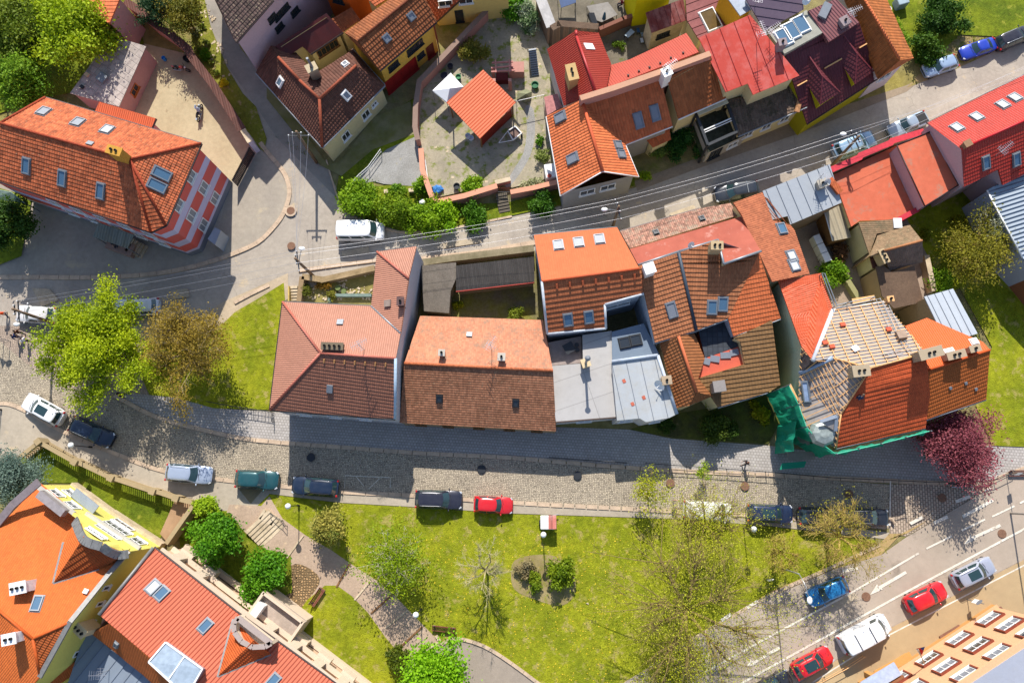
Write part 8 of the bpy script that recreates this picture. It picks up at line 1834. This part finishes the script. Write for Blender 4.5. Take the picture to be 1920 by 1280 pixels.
B = [('leftmost big feathery bush on the bank above the white van',676,372,2.6,'5c8610','8fae18'),('second big feathery bush on the bank right of the leftmost',738,396,2.3,'5f8210','93a81c'),('third bush on the bank below the white ball lamp',795,408,2.3,'64880c','8fb018'),('bright leafy bush at the yard wall corner on the bank',832,400,1.9,'6c9a0c','9cc018'),('low creeper behind the stone planters in the yard',745,358,1.2,'4c7a10','7fa01a'),('climber at the lower yard wall corner',795,350,1.3,'5f8a10','8fae1a'),
 ('low shrubs on the green bank left of the dark steps',890,402,1.6,'3f6a10','5f8a14'),('low shrubs on the bank under the right salmon wall',1018,385,1.7,'2f5a10','4c7414'),('planting inside the yard wall beside the blue sack',880,350,1.6,'5f8a10','93b01c'),('brown green bush beside the high pinkish yard wall',884,98,1.9,'5c6a14','9a8a3c'),('white flowering shrub at the top of the gravel yard',988,28,2.0,'3c6a10','b0b89c'),('lower part of the leafy hedge along the top of the gravel yard',960,8,2.2,'3f7a10','6c9a18'),('pale flowering shrub at the lower end of the curved gravel path',1000,345,1.3,'8a9460','c0bc98'),('round clipped green bush beside the curved path',1011,265,0.75,'4c7a10','6c9a14'),('pale green bush just below the round clipped bush',1016,292,1.0,'7a8a3c','9aa45c'),
 ('ivy tangle between the tiled roofs and the street',1270,262,2.1,'1f4a18','3c6a24'),('upper ivy strand beside the white chimney',1258,190,0.9,'3c6a18','5f8a20'),('pale climbing bush below the porch roof',1235,285,1.2,'5f7a2c','86984c'),('shaded ivy beside the dark glazed terrace',1312,282,1.1,'24501c','44702c'),('yellow flowering clump in the lane side garden',423,156,0.65,'c8b40c','e0d020'),('green clump in the rock garden above the yellow one',382,105,0.9,'4c8010','6c9a14'),('small rock garden shrub near the lane top',365,60,0.8,'6c7a3c','a0a070'),
 ('dark hedge at top right behind the ochre gable',1742,88,2.2,'2c5410','5c7a18'),('upper dark hedge at the top right garden',1768,30,2.6,'24480f','44681a'),('bright bush east of the ochre gable roof',1690,72,1.2,'5f8a18','9ab02c'),('small bright bush at the top right flower bed',1680,45,0.9,'6c9a18','a8b82c'),
 ('yellow shrub in the shaded front garden by the netting',1425,776,1.2,'8a8a0c','b5a81c'),('dark ground shrub in the shaded front garden',1350,800,2.0,'2c4a14','5c6a1c'),('low plants by the silver roofed house wall',1250,797,1.0,'2c4a14','4c641c'),('climber on the brown wing above the front garden',1338,748,1.2,'5f7a18','8a9a30'),
 ('rust brown shrub in the sunken stone garden',608,534,0.9,'8a6a1c','a87a24'),('green yellow clump in the sunken stone garden',575,545,0.9,'5c6a1c','7d7a2c'),('mossy clump near the round green tubs',622,551,0.8,'7a7a24','8f8a34'),('yellow green shrub in the inner yard by the dark shed',858,572,0.7,'7a8a10','b5b020'),('weeds along the inner yard wall',965,588,1.0,'6c7a18','8f9a30'),
 ('bush in the middle of the round bed under the lamp',1052,1078,1.7,'5f7a10','8a9a18'),('small bush at the left of the round bed',1002,1090,1.1,'5c7a10','8c9a20'),('pale bare twiggy clump in the round bed',985,1068,1.1,'8a7a50','a09470'),('dark bush at the side lawn by the drive',745,1235,1.4,'4c5c14','6c7a1c'),('green bush by the back yard passage',1562,512,1.7,'4c7a10','86a61c'),('yellow round shrub on the eastern lawn',1797,417,1.0,'8a8a14','b0a820'),('small yellow shrub at the shed corner on the eastern lawn',1737,441,0.8,'7a8414','a09c28'),('leafy shrubs at the lower corner of the eastern lawn',1768,528,1.6,'5f8a14','8aa820'),('brushwood heap on the beige lean-to roof end',1576,470,1.3,'6c4c30','8a6444'),('dark little bush in the crimson house garden',1162,84,0.8,'4c6a10','6c8418'),('dark hedge plants behind the orange house at right',1750,815,1.6,'24400f','3c5a18'),('small bush at the wall of the gabled house',1209,332,0.8,'7a9a14','a5b820')]
for i, (lb, x, y, rd, a, b) in enumerate(B):
    bush(lb, x, y, rd, a, b, seed=i, leaf=0.09 if rd < 1.2 else 0.12)
for i, q in enumerate(((368,18),(378,50),(388,80),(395,118),(407,138),(372,95))):
    bush(['first','second','third','fourth','fifth','sixth'][i] + ' small plant from the top in the lane side rock garden', q[0], q[1], 0.45, '5c7a18', '8a8f34', 400, seed=60+i, group='rock garden plants')
# grass blades over the lawns
def inside(px, py, poly):
    c = np.zeros(len(px), bool); j = len(poly) - 1
    for i in range(len(poly)):
        (xi, yi), (xj, yj) = poly[i], poly[j]
        c ^= ((yi > py) != (yj > py)) & (px < (xj - xi)*(py - yi)/((yj - yi) + 1e-9) + xi); j = i
    return c
def grass(name, poly, n, c1, c2, seed, label, size=0.09):
    rs = np.random.RandomState(seed); xs = [p[0] for p in poly]; ys = [p[1] for p in poly]
    px = rs.uniform(min(xs), max(xs), n*3); py = rs.uniform(min(ys), max(ys), n*3); k = inside(px, py, poly); px, py = px[k][:n], py[k][:n]
    cen = np.array([tuple(P(a, b, 0)) for a, b in zip(px, py)]); dens = np.array([noise.noise(Vector((a*0.35, b*0.35, seed))) for a, b in cen[:,:2]]); keep = rs.random(len(cen)) < 0.55 + dens; cen = cen[keep]; dens = dens[keep]; m = len(cen)
    hh = size*(0.5 + rs.random(m)); a = rs.random(m)*2*np.pi; dx = np.stack([np.cos(a), np.sin(a), 0*a], 1)*0.022; tip = np.stack([rs.normal(size=m)*0.05, rs.normal(size=m)*0.05, hh], 1)
    v = np.empty((m,3,3)); v[:,0] = cen - dx*1.6; v[:,1] = cen + dx*1.6; v[:,2] = cen + tip; v[:,:,2] += 0.01
    me = bpy.data.meshes.new(name); me.vertices.add(3*m); me.vertices.foreach_set('co', v.reshape(-1)); me.loops.add(3*m); me.loops.foreach_set('vertex_index', np.arange(3*m)); me.polygons.add(m); me.polygons.foreach_set('loop_start', np.arange(0,3*m,3)); me.polygons.foreach_set('loop_total', np.full(m,3))
    at = me.attributes.new('tint','FLOAT','FACE'); at.data.foreach_set('value', np.clip(0.5 + dens*1.2 + rs.normal(size=m)*0.2, 0, 1).astype(np.float32)); me.materials.append(leafmat('blade %s' % c1, srgb(c1), srgb(c2), 0.3)); me.update()
    o = bpy.data.objects.new(name, me); link(o); tag(o, label, None, None, 'stuff')
grass('grass', [(505,930),(640,946),(960,967),(1440,990),(1640,1016),(1560,1070),(1335,1176),(1150,1285),(1010,1275),(905,1205),(855,1192),(828,1200),(745,1118),(657,1052),(573,1000),(535,968)], 60000, '6a7812', '9c9c28', 1, 'grass blades of the park lawn')
grass('grass', [(444,588),(530,534),(533,570),(510,700),(504,764),(400,762),(330,742),(300,660)], 12000, '6a7812', '949824', 2, 'grass blades of the bank lawn')
grass('grass', [(560,1150),(609,1100),(632,1100),(690,1150),(755,1235),(760,1285),(640,1212)], 9000, '6a7812', '9c9c28', 3, 'grass blades of the side lawn')
grass('grass', [(1790,360),(1915,330),(1915,830),(1862,833),(1832,760),(1858,650),(1800,545),(1745,560),(1722,470)], 12000, '5f7010', '989820', 4, 'grass blades of the eastern lawn')
grass('grass', [(40,858),(72,832),(290,924),(333,940),(300,1008),(220,960)], 6000, '5f7010', '8c9420', 5, 'grass blades of the bottom left lawn')
for i, (pl, nn, lb) in enumerate((([(630,370),(640,330),(700,300),(640,380),(700,410),(860,420),(960,400),(1050,370),(950,385),(820,390)], 7000, 'rough grass of the bank above the upper street'), ([(440,215),(480,200),(500,260),(470,262)], 1200, 'weeds of the lane side verge'), ([(790,490),(1003,475),(1015,598),(795,598)], 4000, 'weeds of the inner yard'), ([(1190,805),(1268,780),(1440,740),(1478,765),(1438,828),(1262,816)], 6000, 'weeds of the shaded front garden'), ([(800,300),(1000,210),(1040,330),(950,345),(820,365)], 2500, 'thin weeds of the gravel yard'), ([(505,250),(620,320),(700,230),(780,200),(775,250),(640,310)], 4000, 'rough grass beside the brown cottage'), ([(355,945),(460,1000),(545,1045),(545,1110),(440,1110),(335,1030)], 4000, 'grass under the round shrubs'), ([(1640,0),(1915,0),(1880,70),(1745,110),(1700,90)], 9000, 'rough grass at the top right'), ([(0,60),(210,80),(120,170),(0,200)], 5000, 'garden grass at the top left'))):
    grass('grass', pl, nn, '5f6c12', '8f8f24', 20 + i, lb, 0.11)
rs = np.random.RandomState(41)
def rubble(poly, n, label, smat, seed):
    rg = random.Random(seed); xs = [p[0] for p in poly]; ys = [p[1] for p in poly]; mb = MB()
    while n > 0:
        a, b = rg.uniform(min(xs), max(xs)), rg.uniform(min(ys), max(ys))
        if not inside(np.array([a]), np.array([b]), poly)[0] or noise.noise(Vector((a*.05, b*.05, seed))) < -0.05: continue
        n -= 1; s = rg.uniform(.06,.2); p = P(a, b, s*.25); mb.box(p, (s*1.5, s, s*.7), rg.random()*3)
    tag(mb.build('rubble', smat, None, uv=False), label, kind='stuff')
rubble([(790,250),(850,100),(930,20),(1010,100),(1040,330),(820,360)], 420, 'loose stones scattered in the gravel yard', STONEL, 5)
rubble([(565,520),(700,508),(696,560),(560,565)], 160, 'loose slabs and stones of the sunken garden', STONEL, 6)
rubble([(1040,0),(1200,10),(1210,80),(1150,110)], 150, 'clutter of stones and boards in the rear yard', WOOD, 7)
rubble([(360,20),(400,20),(440,170),(410,150)], 120, 'stones of the lane side rock garden', STONEL, 8)
rubble([(1500,430),(1600,470),(1720,560),(1600,580)], 120, 'loose stones in the back yard', STONEL, 9)
rs = np.random.RandomState(8); poly = [(640,1010),(960,1000),(1200,1010),(1150,1280),(1020,1278),(905,1200),(760,1120)]
px = rs.uniform(600,1250,1800); py = rs.uniform(1000,1280,1800); k = inside(px, py, poly); cen = np.array([tuple(P(a, b, 0.06)) for a, b in zip(px[k], py[k])])
tag(leaf_mesh('dandelion_flowers', cen, 0.05, rs.random(len(cen)), leafmat('dandelion', (0.75,0.5,0.02), (0.85,0.6,0.05), 0.1), None, rs, 2.0, 1.0), 'yellow dandelions scattered over the park lawn', kind='stuff')
tufts = [(570,560),(620,540),(660,530),(690,520),(880,560),(940,585),(1480,760),(1380,800),(1300,790)]
